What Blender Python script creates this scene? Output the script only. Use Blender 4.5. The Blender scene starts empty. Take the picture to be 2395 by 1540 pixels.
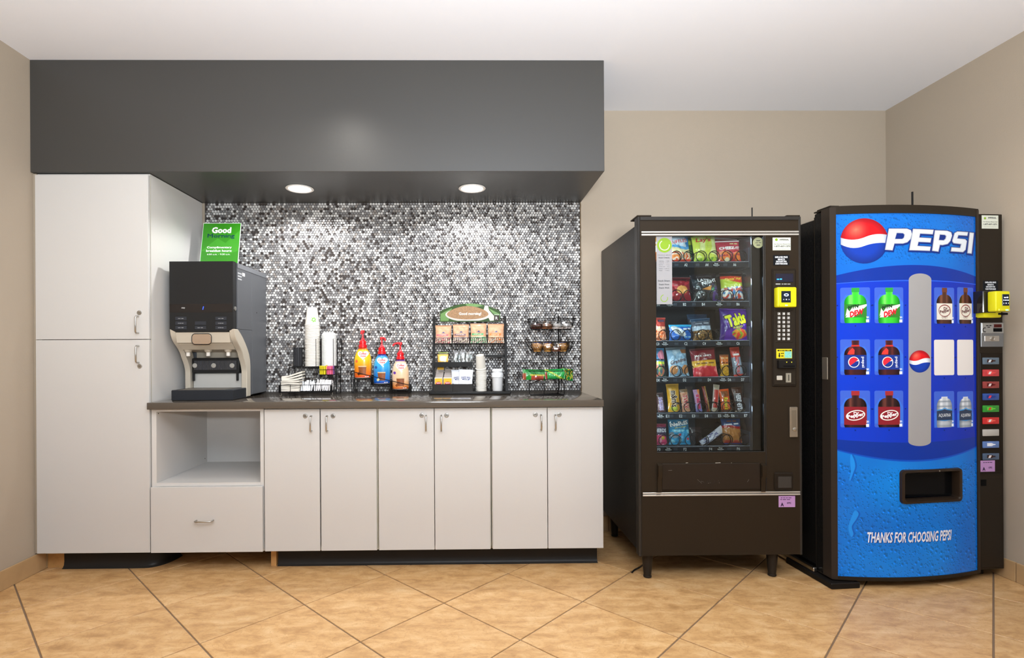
import bpy, bmesh, math, random
from mathutils import Vector, Matrix, noise
from mathutils.geometry import tessellate_polygon
R = math.radians
rnd = random.Random(7)
sc = bpy.context.scene
col = sc.collection

# ---------------------------------------------------------------- camera
IW, IH = 2395.0, 1540.0
FP, CX, CY, YAW, ROLL, CH = 1244.3, 1107.7, 822.97, 0.01194, -0.00561, 1.1685
_c, _s = math.cos(YAW), math.sin(YAW)
_fwd = Vector((_s, _c, 0)); _xr = Vector((_c, -_s, 0))
_cr, _sr = math.cos(ROLL), math.sin(ROLL)
_right = _cr * _xr + _sr * Vector((0, 0, 1)); _up = -_sr * _xr + _cr * Vector((0, 0, 1))
cam = bpy.data.cameras.new('camera'); camo = bpy.data.objects.new('camera', cam); col.objects.link(camo)
cam.sensor_fit = 'HORIZONTAL'; cam.sensor_width = 36.0; cam.lens = FP / IW * 36.0
cam.shift_x = (IW / 2 - CX) / IW; cam.shift_y = (CY - IH / 2) / IW
cam.clip_start = 0.05; cam.clip_end = 60
mm = Matrix((_right, _up, -_fwd)).transposed().to_4x4(); mm.translation = Vector((0, 0, CH))
camo.matrix_world = mm
sc.camera = camo

def ray(x, y):
    U = x - CX; V = y - CY
    u = _cr * U + _sr * V; v = -_sr * U + _cr * V
    return _xr * (u / FP) + _fwd + Vector((0, 0, -v / FP))
def at(x, y, Y):
    r = ray(x, y); t = Y / r.y; return Vector((r.x * t, Y, CH + r.z * t))
def onz(x, y, z):
    r = ray(x, y); t = (z - CH) / r.z; return Vector((r.x * t, r.y * t, z))
def onx(x, y, X):
    r = ray(x, y); t = X / r.x; return Vector((X, r.y * t, CH + r.z * t))

# ---------------------------------------------------------------- world, exposure, room lamps and added fill
sc.view_settings.view_transform = 'Standard'; sc.view_settings.look = 'None'
sc.view_settings.gamma = 1.0; sc.view_settings.use_curve_mapping = False
sc.view_settings.exposure = -0.36
w = bpy.data.worlds.new('lobby_light'); sc.world = w; w.use_nodes = True
bgn = w.node_tree.nodes['Background']; bgn.inputs[0].default_value = (0.97, 0.985, 1.0, 1); bgn.inputs[1].default_value = 0.6
def lamp(name, kind, loc, energy, color, size=0.1, spot=None, blend=0.4, rot=(0, 0, 0)):
    l = bpy.data.lights.new(name, kind); l.energy = energy; l.color = color
    if kind == 'AREA': l.shape = 'DISK'; l.size = size
    else: l.shadow_soft_size = size
    if spot: l.spot_size = R(spot); l.spot_blend = blend
    o = bpy.data.objects.new(name, l); col.objects.link(o); o.location = loc; o.rotation_euler = rot
    return o
CEIL = 2.731
WARM = (1.0, 0.94, 0.85); COOL = (0.98, 0.99, 1.0)
for x, y, e in ((-0.75, 2.12, 32), (1.75, 2.12, 32), (-0.75, 0.1, 34), (1.75, 0.1, 32)):
    lamp('ceiling_lamp', 'SPOT', (x, y, CEIL - 0.03), e, WARM, 0.07, 150, 0.6)
lamp('ceiling_lamp', 'SPOT', (-1.85, 1.25, CEIL - 0.03), 24, (1.0, .86, .70), 0.07, 150, 0.6)  # unseen warm lamp added to brighten the left wall
lamp('added_ceiling_fill', 'AREA', (0.3, -0.5, 1.5), 345, (0.90, .955, 1.0), 0.9, rot=(R(160), 0, 0))  # added fill lamp behind the camera, aimed up to brighten the ceiling
for x in (-0.978, 0.034):
    lamp('bulkhead_lamp', 'SPOT', (x, 3.135, 2.118), 43, COOL, 0.045, 156, 0.28)

# ---------------------------------------------------------------- helpers
def lin(c):
    if isinstance(c, str):
        c = c.lstrip('#'); c = [int(c[i:i + 2], 16) / 255 for i in (0, 2, 4)]
    return tuple((v / 12.92 if v <= 0.04045 else ((v + 0.055) / 1.055) ** 2.4) for v in c)
MATS = {}
def mat(name, c, rough=0.5, metal=0.0, var=0.04, scale=18.0, bump=0.0, bscale=60.0, emit=0.0, coat=0.0, alpha=1.0, trans=0.0, ior=1.45, spec=0.5, attr=None, sheen=0):
    if name in MATS: return MATS[name]
    m = bpy.data.materials.new(name); MATS[name] = m; m.use_nodes = True
    nt = m.node_tree; b = nt.nodes['Principled BSDF']; L = nt.links.new
    rgb = lin(c)
    b.inputs['Roughness'].default_value = rough; b.inputs['Metallic'].default_value = metal
    if sum(rgb) < .25 and spec == 0.5: spec = 0.16
    b.inputs['IOR'].default_value = ior; b.inputs['Specular IOR Level'].default_value = spec
    b.inputs['Coat Weight'].default_value = coat; b.inputs['Coat Roughness'].default_value = 0.08
    b.inputs['Alpha'].default_value = alpha; b.inputs['Transmission Weight'].default_value = trans
    tc = nt.nodes.new('ShaderNodeTexCoord')
    if attr:
        a = nt.nodes.new('ShaderNodeAttribute'); a.attribute_name = attr; src = a.outputs['Color']
    else:
        a = nt.nodes.new('ShaderNodeRGB'); a.outputs[0].default_value = (*rgb, 1); src = a.outputs[0]
    if var > 0:
        n = nt.nodes.new('ShaderNodeTexNoise'); n.inputs['Scale'].default_value = scale; n.inputs['Detail'].default_value = 3
        L(tc.outputs['Object'], n.inputs['Vector'])
        mr = nt.nodes.new('ShaderNodeMapRange'); mr.inputs['To Min'].default_value = 1 - var; mr.inputs['To Max'].default_value = 1 + var
        L(n.outputs['Fac'], mr.inputs['Value'])
        mx = nt.nodes.new('ShaderNodeMix'); mx.data_type = 'RGBA'; mx.blend_type = 'MULTIPLY'; mx.inputs['Factor'].default_value = 1
        L(src, mx.inputs['A']); L(mr.outputs[0], mx.inputs['B']); src = mx.outputs['Result']
    L(src, b.inputs['Base Color'])
    if emit > 0:
        L(src, b.inputs['Emission Color']); b.inputs['Emission Strength'].default_value = emit
    if bump > 0:
        n2 = nt.nodes.new('ShaderNodeTexNoise'); n2.inputs['Scale'].default_value = bscale; n2.inputs['Detail'].default_value = 4
        L(tc.outputs['Object'], n2.inputs['Vector'])
        bp = nt.nodes.new('ShaderNodeBump'); bp.inputs['Strength'].default_value = bump; bp.inputs['Distance'].default_value = 0.004
        L(n2.outputs['Fac'], bp.inputs['Height']); L(bp.outputs[0], b.inputs['Normal'])
    return m

WM = {}
def wmat(o): return WM.get(o.name, Matrix.Identity(4))
def tag(o, label=None, cat=None, group=None, kind=None):
    if label: o['label'] = label
    if cat: o['category'] = cat
    if group: o['group'] = group
    if kind: o['kind'] = kind
    return o
def thing(name, label, cat, loc=(0, 0, 0), rz=0.0, group=None, rot=None):
    o = bpy.data.objects.new(name, None); col.objects.link(o)
    o.empty_display_size = 0.05
    o.location = loc
    o.rotation_euler = rot if rot else (0, 0, rz)
    m = Matrix.Translation(Vector(loc)) @ (o.rotation_euler.to_matrix().to_4x4())
    WM[o.name] = m
    return tag(o, label, cat, group)
def dup(o, loc=None, rz=None, label=None, parent=None):
    c = o.copy(); col.objects.link(c)
    if parent: c.parent = parent
    if loc is not None: c.location = loc
    if rz is not None: c.rotation_euler = (o.rotation_euler[0], o.rotation_euler[1], rz)
    if label: c['label'] = label
    if parent is None: WM[c.name] = Matrix.Translation(Vector(c.location)) @ c.rotation_euler.to_matrix().to_4x4()
    for ch in list(o.children): dup(ch, parent=c)
    return c

class MB:
    def __init__(s): s.bm = bmesh.new()
    def box(s, x0, x1, y0, y1, z0, z1, b=0.0, seg=1):
        v = [s.bm.verts.new((x, y, z)) for z in (z0, z1) for y in (y0, y1) for x in (x0, x1)]
        f = [s.bm.faces.new([v[i] for i in q]) for q in ((0, 2, 3, 1), (4, 5, 7, 6), (0, 1, 5, 4), (2, 6, 7, 3), (0, 4, 6, 2), (1, 3, 7, 5))]
        if b > 0:
            ed = list({e for k in f for e in k.edges})
            bmesh.ops.bevel(s.bm, geom=ed, offset=b, segments=seg, profile=0.5, affect='EDGES', clamp_overlap=True)
        return s
    def hexa(s, P):                                     # eight corners: bottom 4 ccw, top 4 ccw
        v = [s.bm.verts.new(p) for p in P]
        for q in ((3, 2, 1, 0), (4, 5, 6, 7), (0, 1, 5, 4), (1, 2, 6, 5), (2, 3, 7, 6), (3, 0, 4, 7)):
            s.bm.faces.new([v[i] for i in q])
        return s
    def tube(s, pts, r=0.002, n=6, closed=False, caps=True, flat=None):
        pts = [Vector(p) for p in pts]; N = len(pts); rings = []
        prev = None
        for i, p in enumerate(pts):
            a = pts[(i - 1) % N] if (closed or i > 0) else p; c = pts[(i + 1) % N] if (closed or i < N - 1) else p
            t = (c - a)
            if t.length < 1e-9: t = Vector((0, 0, 1))
            t.normalize()
            if prev is None:
                up = Vector((0, 0, 1)) if abs(t.z) < 0.9 else Vector((1, 0, 0))
                u = t.cross(up).normalized()
            else:
                u = prev - t * prev.dot(t)
                if u.length < 1e-6: u = t.cross(Vector((0, 0, 1)))
                u.normalize()
            prev = u; w2 = t.cross(u)
            rr = r[i] if isinstance(r, (list, tuple)) else r
            rings.append([s.bm.verts.new(p + (u * math.cos(2 * math.pi * k / n) + w2 * math.sin(2 * math.pi * k / n)) * rr) for k in range(n)])
        M = N if closed else N - 1
        for i in range(M):
            A, B = rings[i], rings[(i + 1) % N]
            for k in range(n):
                s.bm.faces.new((A[k], A[(k + 1) % n], B[(k + 1) % n], B[k]))
        if caps and not closed:
            s.bm.faces.new(rings[0][::-1]); s.bm.faces.new(rings[-1])
        return s
    def lathe(s, prof, c=(0, 0, 0), n=24, sx=1.0, sy=1.0, M=None, cap=True):
        c = Vector(c); rings = []
        for r, z in prof:
            rg = []
            for k in range(n):
                a = 2 * math.pi * k / n
                p = Vector((r * sx * math.cos(a), r * sy * math.sin(a), z))
                if M: p = M @ p
                rg.append(s.bm.verts.new(p + c))
            rings.append(rg)
        for A, B in zip(rings, rings[1:]):
            for k in range(n): s.bm.faces.new((A[k], A[(k + 1) % n], B[(k + 1) % n], B[k]))
        if cap:
            s.bm.faces.new(rings[0][::-1]); s.bm.faces.new(rings[-1])
        return s
    def prism(s, poly, O, U, V, d, b=0.0):              # polygon in the U,V plane extruded by vector d
        O, U, V, d = Vector(O), Vector(U), Vector(V), Vector(d)
        a = [s.bm.verts.new(O + U * p[0] + V * p[1]) for p in poly]
        c = [s.bm.verts.new(v.co + d) for v in a]
        n = len(a); fs = []
        fs.append(s.bm.faces.new(a)); fs.append(s.bm.faces.new(c[::-1]))
        for i in range(n): fs.append(s.bm.faces.new((a[i], c[i], c[(i + 1) % n], a[(i + 1) % n])))
        bmesh.ops.recalc_face_normals(s.bm, faces=fs)
        if b > 0:
            ed = list({e for k in fs[:2] for e in k.edges})
            bmesh.ops.bevel(s.bm, geom=ed, offset=b, segments=1, affect='EDGES', clamp_overlap=True)
        return s
    def grid(s, f, nu, nv, wrapu=False):
        g = [[s.bm.verts.new(f(i / (nu if wrapu else nu - 1), j / (nv - 1))) for i in range(nu)] for j in range(nv)]
        for j in range(nv - 1):
            for i in range(nu if wrapu else nu - 1):
                k = (i + 1) % nu
                s.bm.faces.new((g[j][i], g[j][k], g[j + 1][k], g[j + 1][i]))
        return s
    def build(s, name, m, parent=None, ang=35, local=False, label=None, kind=None, recalc=False, smooth=True):
        if recalc: bmesh.ops.recalc_face_normals(s.bm, faces=s.bm.faces[:])
        if parent is not None and not local:
            s.bm.transform(wmat(parent).inverted())
        me = bpy.data.meshes.new(name); s.bm.to_mesh(me); s.bm.free()
        if m: me.materials.append(m)
        if smooth:
            me.shade_smooth(); me.set_sharp_from_angle(angle=R(ang))
        o = bpy.data.objects.new(name, me); col.objects.link(o)
        if parent is not None:
            o.parent = parent; WM[o.name] = wmat(parent)
        return tag(o, label, kind=kind)
def rrect(w, h, r, n=4, cx=0, cy=0):
    p = []
    for (sx, sy, a0) in ((1, -1, -90), (1, 1, 0), (-1, 1, 90), (-1, -1, 180)):
        for k in range(n + 1):
            a = R(a0 + 90 * k / n); p.append((cx + sx * (w / 2 - r) + r * math.cos(a), cy + sy * (h / 2 - r) + r * math.sin(a)))
    return p
def arc(cx, cy, r, a0, a1, n=16, ry=None):
    ry = ry or r
    return [(cx + r * math.cos(R(a0 + (a1 - a0) * k / n)), cy + ry * math.sin(R(a0 + (a1 - a0) * k / n))) for k in range(n + 1)]
def bez(P, n=8):
    out = []
    for i in range(0, len(P) - 3, 3):
        a, b, c, d = P[i:i + 4]
        for k in range(n):
            t = k / n; q = 1 - t
            out.append(tuple(q ** 3 * a[j] + 3 * q * q * t * b[j] + 3 * q * t * t * c[j] + t ** 3 * d[j] for j in range(len(a))))
    out.append(P[-1]); return out
def spline(P, n=6, closed=False):
    P = [Vector(p) for p in P]; N = len(P); out = []
    for i in range(N if closed else N - 1):
        p0 = P[(i - 1) % N] if (closed or i > 0) else P[i]; p1 = P[i]; p2 = P[(i + 1) % N]
        p3 = P[(i + 2) % N] if (closed or i < N - 2) else p2
        for k in range(n):
            t = k / n
            out.append(0.5 * ((2 * p1) + (p2 - p0) * t + (2 * p0 - 5 * p1 + 4 * p2 - p3) * t * t + (3 * p1 - p0 - 3 * p2 + p3) * t ** 3))
    if not closed: out.append(P[-1])
    return out
def frame(O, U, V):
    O, U, V = Vector(O), Vector(U).normalized(), Vector(V).normalized(); N = U.cross(V)
    return lambda u, v, h=0.0: O + U * u + V * v + N * h
def decal(name, polys, m, parent, F, h=0.0004, cut=None, local=False, label=None):
    """flat print: 2D outlines laid on the surface F(u, v, h)"""
    bm = bmesh.new()
    for p in polys:
        if isinstance(p, dict): p, holes = p['o'], p['h']
        else: holes = []
        loops = [[Vector((x, y, 0)) for x, y in q] for q in [p] + holes]
        flat = [v for l in loops for v in l]
        vs = [bm.verts.new(v) for v in flat]
        for t in tessellate_polygon(loops):
            try: bm.faces.new([vs[i] for i in t])
            except ValueError: pass
    _finish_print(bm, name, m, parent, F, h, cut, local, label)
    return bpy.context.scene.collection.objects[-1]
def _finish_print(bm, name, m, parent, F, h, cut, local, label):
    if cut:
        for ax in (0, 1):
            st = cut[ax]
            if not st: continue
            lo = min(v.co[ax] for v in bm.verts); hi = max(v.co[ax] for v in bm.verts)
            k = math.floor(lo / st) + 1
            while k * st < hi:
                no = Vector((1, 0, 0)) if ax == 0 else Vector((0, 1, 0))
                bmesh.ops.bisect_plane(bm, geom=bm.verts[:] + bm.edges[:] + bm.faces[:], plane_co=no * (k * st), plane_no=no)
                k += 1
    bm.normal_update()
    for f in bm.faces:
        if f.normal.z < 0: f.normal_flip()
    for v in bm.verts: v.co = F(v.co.x, v.co.y, h + v.co.z)
    if parent is not None and not local: bm.transform(wmat(parent).inverted())
    me = bpy.data.meshes.new(name); bm.to_mesh(me); bm.free(); me.materials.append(m)
    me.shade_smooth()
    o = bpy.data.objects.new(name, me); col.objects.link(o)
    if parent is not None: o.parent = parent; WM[o.name] = wmat(parent)
    tag(o, label)
    return o
_TC = {}
def glyphs(s, bold=0.0, res=2):
    key = (s, bold)
    if key in _TC: return _TC[key]
    if s.startswith('~'):                                 # writing too small to read in the photograph: short dashes
        V, P, x, q = [], [], 0.0, random.Random(s)
        for k in range(int(s[1:])):
            w_ = q.uniform(1.2, 2.6); h_ = q.uniform(.55, .75)
            V += [(x, 0, 0), (x + w_, 0, 0), (x + w_, h_, 0), (x, h_, 0)]; P.append(tuple(range(4 * k, 4 * k + 4))); x += w_ + .5
        _TC[key] = (V, P); return V, P
    cu = bpy.data.curves.new('t', 'FONT'); cu.body = s; cu.size = 1; cu.resolution_u = res; cu.align_x = 'CENTER'; cu.fill_mode = 'FRONT'
    ob = bpy.data.objects.new('t', cu); col.objects.link(ob)
    dg = bpy.context.evaluated_depsgraph_get(); dg.update()
    me = bpy.data.meshes.new_from_object(ob.evaluated_get(dg))
    V = [tuple(v.co) for v in me.vertices]; P = [tuple(p.vertices) for p in me.polygons]
    if bold > 0:
        n = len(V); V0, P0 = V, P; V, P = [], []
        for k in range(6):
            a = math.pi * k / 3 + .3; V += [(x + bold * math.cos(a), y + bold * math.sin(a), k * 6e-5) for x, y, z in V0]; P += [tuple(i + n * k for i in p) for p in P0]
    bpy.data.meshes.remove(me); bpy.data.objects.remove(ob); bpy.data.curves.remove(cu)
    _TC[key] = (V, P); return V, P
def text(s, parent, F, cx, cy, w=None, h=None, m=None, bold=0.0, shear=0.0, hh=0.0006, cut=None, local=False, name='lettering', rot=0.0, arcf=None, label=None):
    """lettering centred on (cx, cy), fitted to width w and/or height h"""
    V, P = glyphs(s, bold)
    if not V: return
    xs = [v[0] + shear * v[1] for v in V]; ys = [v[1] for v in V]
    x0, x1, y0, y1 = min(xs), max(xs), min(ys), max(ys)
    kx = (w / (x1 - x0)) if w else None; ky = (h / (y1 - y0)) if h else None
    kx = kx or ky; ky = ky or kx
    bm = bmesh.new(); vs = []
    cr, sr = math.cos(R(rot)), math.sin(R(rot))
    for (x, y, v_) in zip(xs, ys, V):
        a = (x - (x0 + x1) / 2) * kx; b = (y - (y0 + y1) / 2) * ky
        if arcf: b += arcf(a)
        vs.append(bm.verts.new((cx + a * cr - b * sr, cy + a * sr + b * cr, v_[2])))
    for p in P:
        try: bm.faces.new([vs[i] for i in p])
        except ValueError: pass
    return _finish_print(bm, name, m, parent, F, hh, cut, local, label)
def join_text(items, parent, F, m, name='lettering', **k):
    """several lines of writing as one print: items = (string, cx, cy, w, h)"""
    bm = bmesh.new()
    for it in items:
        s, cx, cy, w_, h_ = it[:5]; bold = it[5] if len(it) > 5 else 0.0
        V, P = glyphs(s, bold); xs = [v[0] for v in V]; ys = [v[1] for v in V]
        x0, x1, y0, y1 = min(xs), max(xs), min(ys), max(ys)
        kx = (w_ / (x1 - x0)) if w_ else None; ky = (h_ / (y1 - y0)) if h_ else None
        kx = kx or ky; ky = ky or kx
        vs = [bm.verts.new((cx + (x - (x0 + x1) / 2) * kx, cy + (y - (y0 + y1) / 2) * ky, v_[2])) for x, y, v_ in zip(xs, ys, V)]
        for p in P:
            try: bm.faces.new([vs[i] for i in p])
            except ValueError: pass
    return _finish_print(bm, name, m, parent, F, k.get('h', 0.0006), k.get('cut'), k.get('local', False), k.get('label'))

# ---------------------------------------------------------------- setting
XL, XR, YB = -2.3124, 2.745, 3.448
YF = -1.0
def wallmat():
    m = mat('beige_paint', '#aa9d8c', 0.75, var=0.03, scale=1.6, bump=0.12, bscale=140)
    return m
M_wall = wallmat()
M_ceil = mat('ceiling_paint', '#f0f3fa', 0.9, var=0.01, scale=1.0, bump=0.05, bscale=120)
def setting(name, mb, m, label, parent=None, **k):
    o = mb.build(name, m, parent, **k); tag(o, label, kind='structure'); return o
floor = setting('floor', MB().box(XL - .1, XR + .15, YF, YB + .05, -0.06, -0.004), mat('grout', '#77614c', 0.9, var=0.12, scale=30, bump=0.3), 'grey brown grout bed under the diagonal tan floor tiles')
ceiling = setting('ceiling', MB().box(XL - .1, XR + .15, YF, YB + .05, CEIL, CEIL + .05), M_ceil, 'plain white painted ceiling')
wall_back = setting('wall_back', MB().box(XL - .1, XR + .15, YB, YB + .08, 0, CEIL), M_wall, 'beige painted back wall behind the counter and vending machines')
wall_left = setting('wall_left', MB().box(XL - .1, XL, YF, YB, 0, CEIL), M_wall, 'beige painted wall at the left')
wall_right = setting('wall_right', MB().box(XR, XR + .12, YF, YB, 0, CEIL), M_wall, 'beige painted wall at the right')

def tilemat():
    m = bpy.data.materials.new('tan_stone_tile'); m.use_nodes = True; nt = m.node_tree; L = nt.links.new
    b = nt.nodes['Principled BSDF']; tc = nt.nodes.new('ShaderNodeTexCoord'); oi = nt.nodes.new('ShaderNodeObjectInfo')
    va = nt.nodes.new('ShaderNodeVectorMath'); va.operation = 'MULTIPLY_ADD'; va.inputs[1].default_value = (1, 1, 1)
    L(tc.outputs['Object'], va.inputs[0])
    sc_ = nt.nodes.new('ShaderNodeVectorMath'); sc_.operation = 'SCALE'; sc_.inputs['Scale'].default_value = 37.0
    cmb = nt.nodes.new('ShaderNodeCombineXYZ'); L(oi.outputs['Random'], cmb.inputs[0]); L(oi.outputs['Random'], cmb.inputs[1])
    L(cmb.outputs[0], sc_.inputs[0]); L(sc_.outputs[0], va.inputs[2])
    mp = nt.nodes.new('ShaderNodeMapping'); mp.inputs['Scale'].default_value = (1.0, 2.2, 1.0); L(va.outputs[0], mp.inputs[0])
    n1 = nt.nodes.new('ShaderNodeTexNoise'); n1.inputs['Scale'].default_value = 8.5; n1.inputs['Detail'].default_value = 8; n1.inputs['Roughness'].default_value = 0.68; n1.inputs['Distortion'].default_value = 0.35
    L(mp.outputs[0], n1.inputs['Vector'])
    r1 = nt.nodes.new('ShaderNodeValToRGB'); e = r1.color_ramp.elements
    e[0].position = 0.30; e[0].color = (*lin('#a47b4d'), 1); e[1].position = 0.72; e[1].color = (*lin('#d6b384'), 1)
    x = r1.color_ramp.elements.new(0.5); x.color = (*lin('#c49a67'), 1)
    L(n1.outputs['Fac'], r1.inputs[0])
    n2 = nt.nodes.new('ShaderNodeTexNoise'); n2.inputs['Scale'].default_value = 13.0; n2.inputs['Detail'].default_value = 6; n2.inputs['Distortion'].default_value = 2.2
    L(va.outputs[0], n2.inputs['Vector'])
    r2 = nt.nodes.new('ShaderNodeValToRGB'); e = r2.color_ramp.elements; e[0].position = 0.485; e[0].color = (0, 0, 0, 1); e[1].position = 0.5; e[1].color = (1, 1, 1, 1)
    x = r2.color_ramp.elements.new(0.515); x.color = (0, 0, 0, 1); L(n2.outputs['Fac'], r2.inputs[0])
    mul = nt.nodes.new('ShaderNodeMath'); mul.operation = 'MULTIPLY'; mul.inputs[1].default_value = 0.38; L(r2.outputs[0], mul.inputs[0])
    mx = nt.nodes.new('ShaderNodeMix'); mx.data_type = 'RGBA'; L(mul.outputs[0], mx.inputs['Factor']); L(r1.outputs[0], mx.inputs['A']); mx.inputs['B'].default_value = (*lin('#8f6234'), 1)
    mr = nt.nodes.new('ShaderNodeMapRange'); mr.inputs['To Min'].default_value = 0.93; mr.inputs['To Max'].default_value = 1.05; L(oi.outputs['Random'], mr.inputs[0])
    m2 = nt.nodes.new('ShaderNodeMix'); m2.data_type = 'RGBA'; m2.blend_type = 'MULTIPLY'; m2.inputs['Factor'].default_value = 1; L(mx.outputs['Result'], m2.inputs['A']); L(mr.outputs[0], m2.inputs['B'])
    L(m2.outputs['Result'], b.inputs['Base Color'])
    b.inputs['Roughness'].default_value = 0.42
    bp = nt.nodes.new('ShaderNodeBump'); bp.inputs['Strength'].default_value = 0.12; bp.inputs['Distance'].default_value = 0.003; L(n1.outputs['Fac'], bp.inputs['Height']); L(bp.outputs[0], b.inputs['Normal'])
    MATS['tile'] = m; return m
M_tile = tilemat()
def clip_poly(poly, x0, x1, y0, y1):
    for ax, lim, sg in ((0, x0, 1), (0, x1, -1), (1, y0, 1), (1, y1, -1)):
        out = []
        for i, p in enumerate(poly):
            q = poly[(i + 1) % len(poly)]
            ip = sg * (p[ax] - lim) >= 0; iq = sg * (q[ax] - lim) >= 0
            if ip: out.append(p)
            if ip != iq:
                t = (lim - p[ax]) / (q[ax] - p[ax]); out.append((p[0] + t * (q[0] - p[0]), p[1] + t * (q[1] - p[1])))
        poly = out
        if len(poly) < 3: return None
    return poly
NX, NY, PIT = -0.1147, 2.4755, 0.457
dgl = PIT / math.sqrt(2); g2 = 0.0045 * math.sqrt(2) / 2
for a in range(-9, 16):
    for b_ in range(-14, 12):
        cx_ = NX + (a - b_) * dgl; cy_ = NY - (a + b_ + 1) * dgl
        hd = dgl - 0.0046
        poly = clip_poly([(cx_ + hd, cy_), (cx_, cy_ + hd), (cx_ - hd, cy_), (cx_, cy_ - hd)], XL + .001, XR - .001, YF + .3, YB - .002)
        if not poly: continue
        A = abs(sum(p[0] * q[1] - q[0] * p[1] for p, q in zip(poly, poly[1:] + poly[:1]))) / 2
        if A < 0.0008: continue
        zt = rnd.uniform(-0.0006, 0.0006)
        bm_ = MB(); vv = [bm_.bm.verts.new((x, y, zt)) for x, y in poly]
        f = bm_.bm.faces.new(vv); bmesh.ops.recalc_face_normals(bm_.bm, faces=[f])
        if f.normal.z < 0: f.normal_flip()
        r_ = bmesh.ops.inset_individual(bm_.bm, faces=[f], thickness=0.0016, depth=0.0)
        for v in vv: v.co.z -= 0.0014
        ring = vv
        low = [bm_.bm.verts.new((v.co.x, v.co.y, -0.008)) for v in ring]
        for i in range(len(ring)):
            bm_.bm.faces.new((ring[i], ring[(i + 1) % len(ring)], low[(i + 1) % len(ring)], low[i]))
        bm_.build('floor_tile', M_tile, floor, ang=20, recalc=True)
# tiled skirting
M_skirt = mat('skirting_stone', '#b3936a', 0.35, var=0.16, scale=14, bump=0.1)
bl = setting('baseboard_left', MB().box(XL - .001, XL + .006, YF + .3, YB, 0, 0.094), mat('grout', '#8a6f52'), 'tan tiled skirting along the left wall')
y = YB - 0.02
ys = [3.44, 2.93, 2.475, 2.02, 1.565, 1.11, .655, .2, -.255, -.69]
for y0, y1 in zip(ys[1:], ys): MB().box(XL + .002, XL + .012, y0 + .0025, y1 - .0025, 0.001, 0.098, .0012).build('skirting_tile', M_skirt, bl)
br = setting('baseboard_right', MB().box(XR - .006, XR + .001, YF + .3, YB, 0, 0.094), mat('grout', '#8a6f52'), 'tan tiled skirting along the right wall')
ys = [3.44, 3.08, 2.625, 2.17, 1.713, 1.256, .8, .343, -.114, -.57]
for y0, y1 in zip(ys[1:], ys): MB().box(XR - .012, XR - .002, y0 + .0025, y1 - .0025, 0.001, 0.098, .0012).build('skirting_tile', M_skirt, br)
bb = setting('baseboard_back', MB().box(XL + .012, XR - .012, YB - .006, YB + .001, 0, 0.094), mat('grout', '#8a6f52'), 'tan tiled skirting along the back wall')
x = XL + .014
while x < XR - .05:
    x1 = min(x + .455, XR - .014); MB().box(x, x1, YB - .012, YB - .002, 0.001, 0.098, .0012).build('skirting_tile', M_skirt, bb); x = x1 + .004

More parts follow.
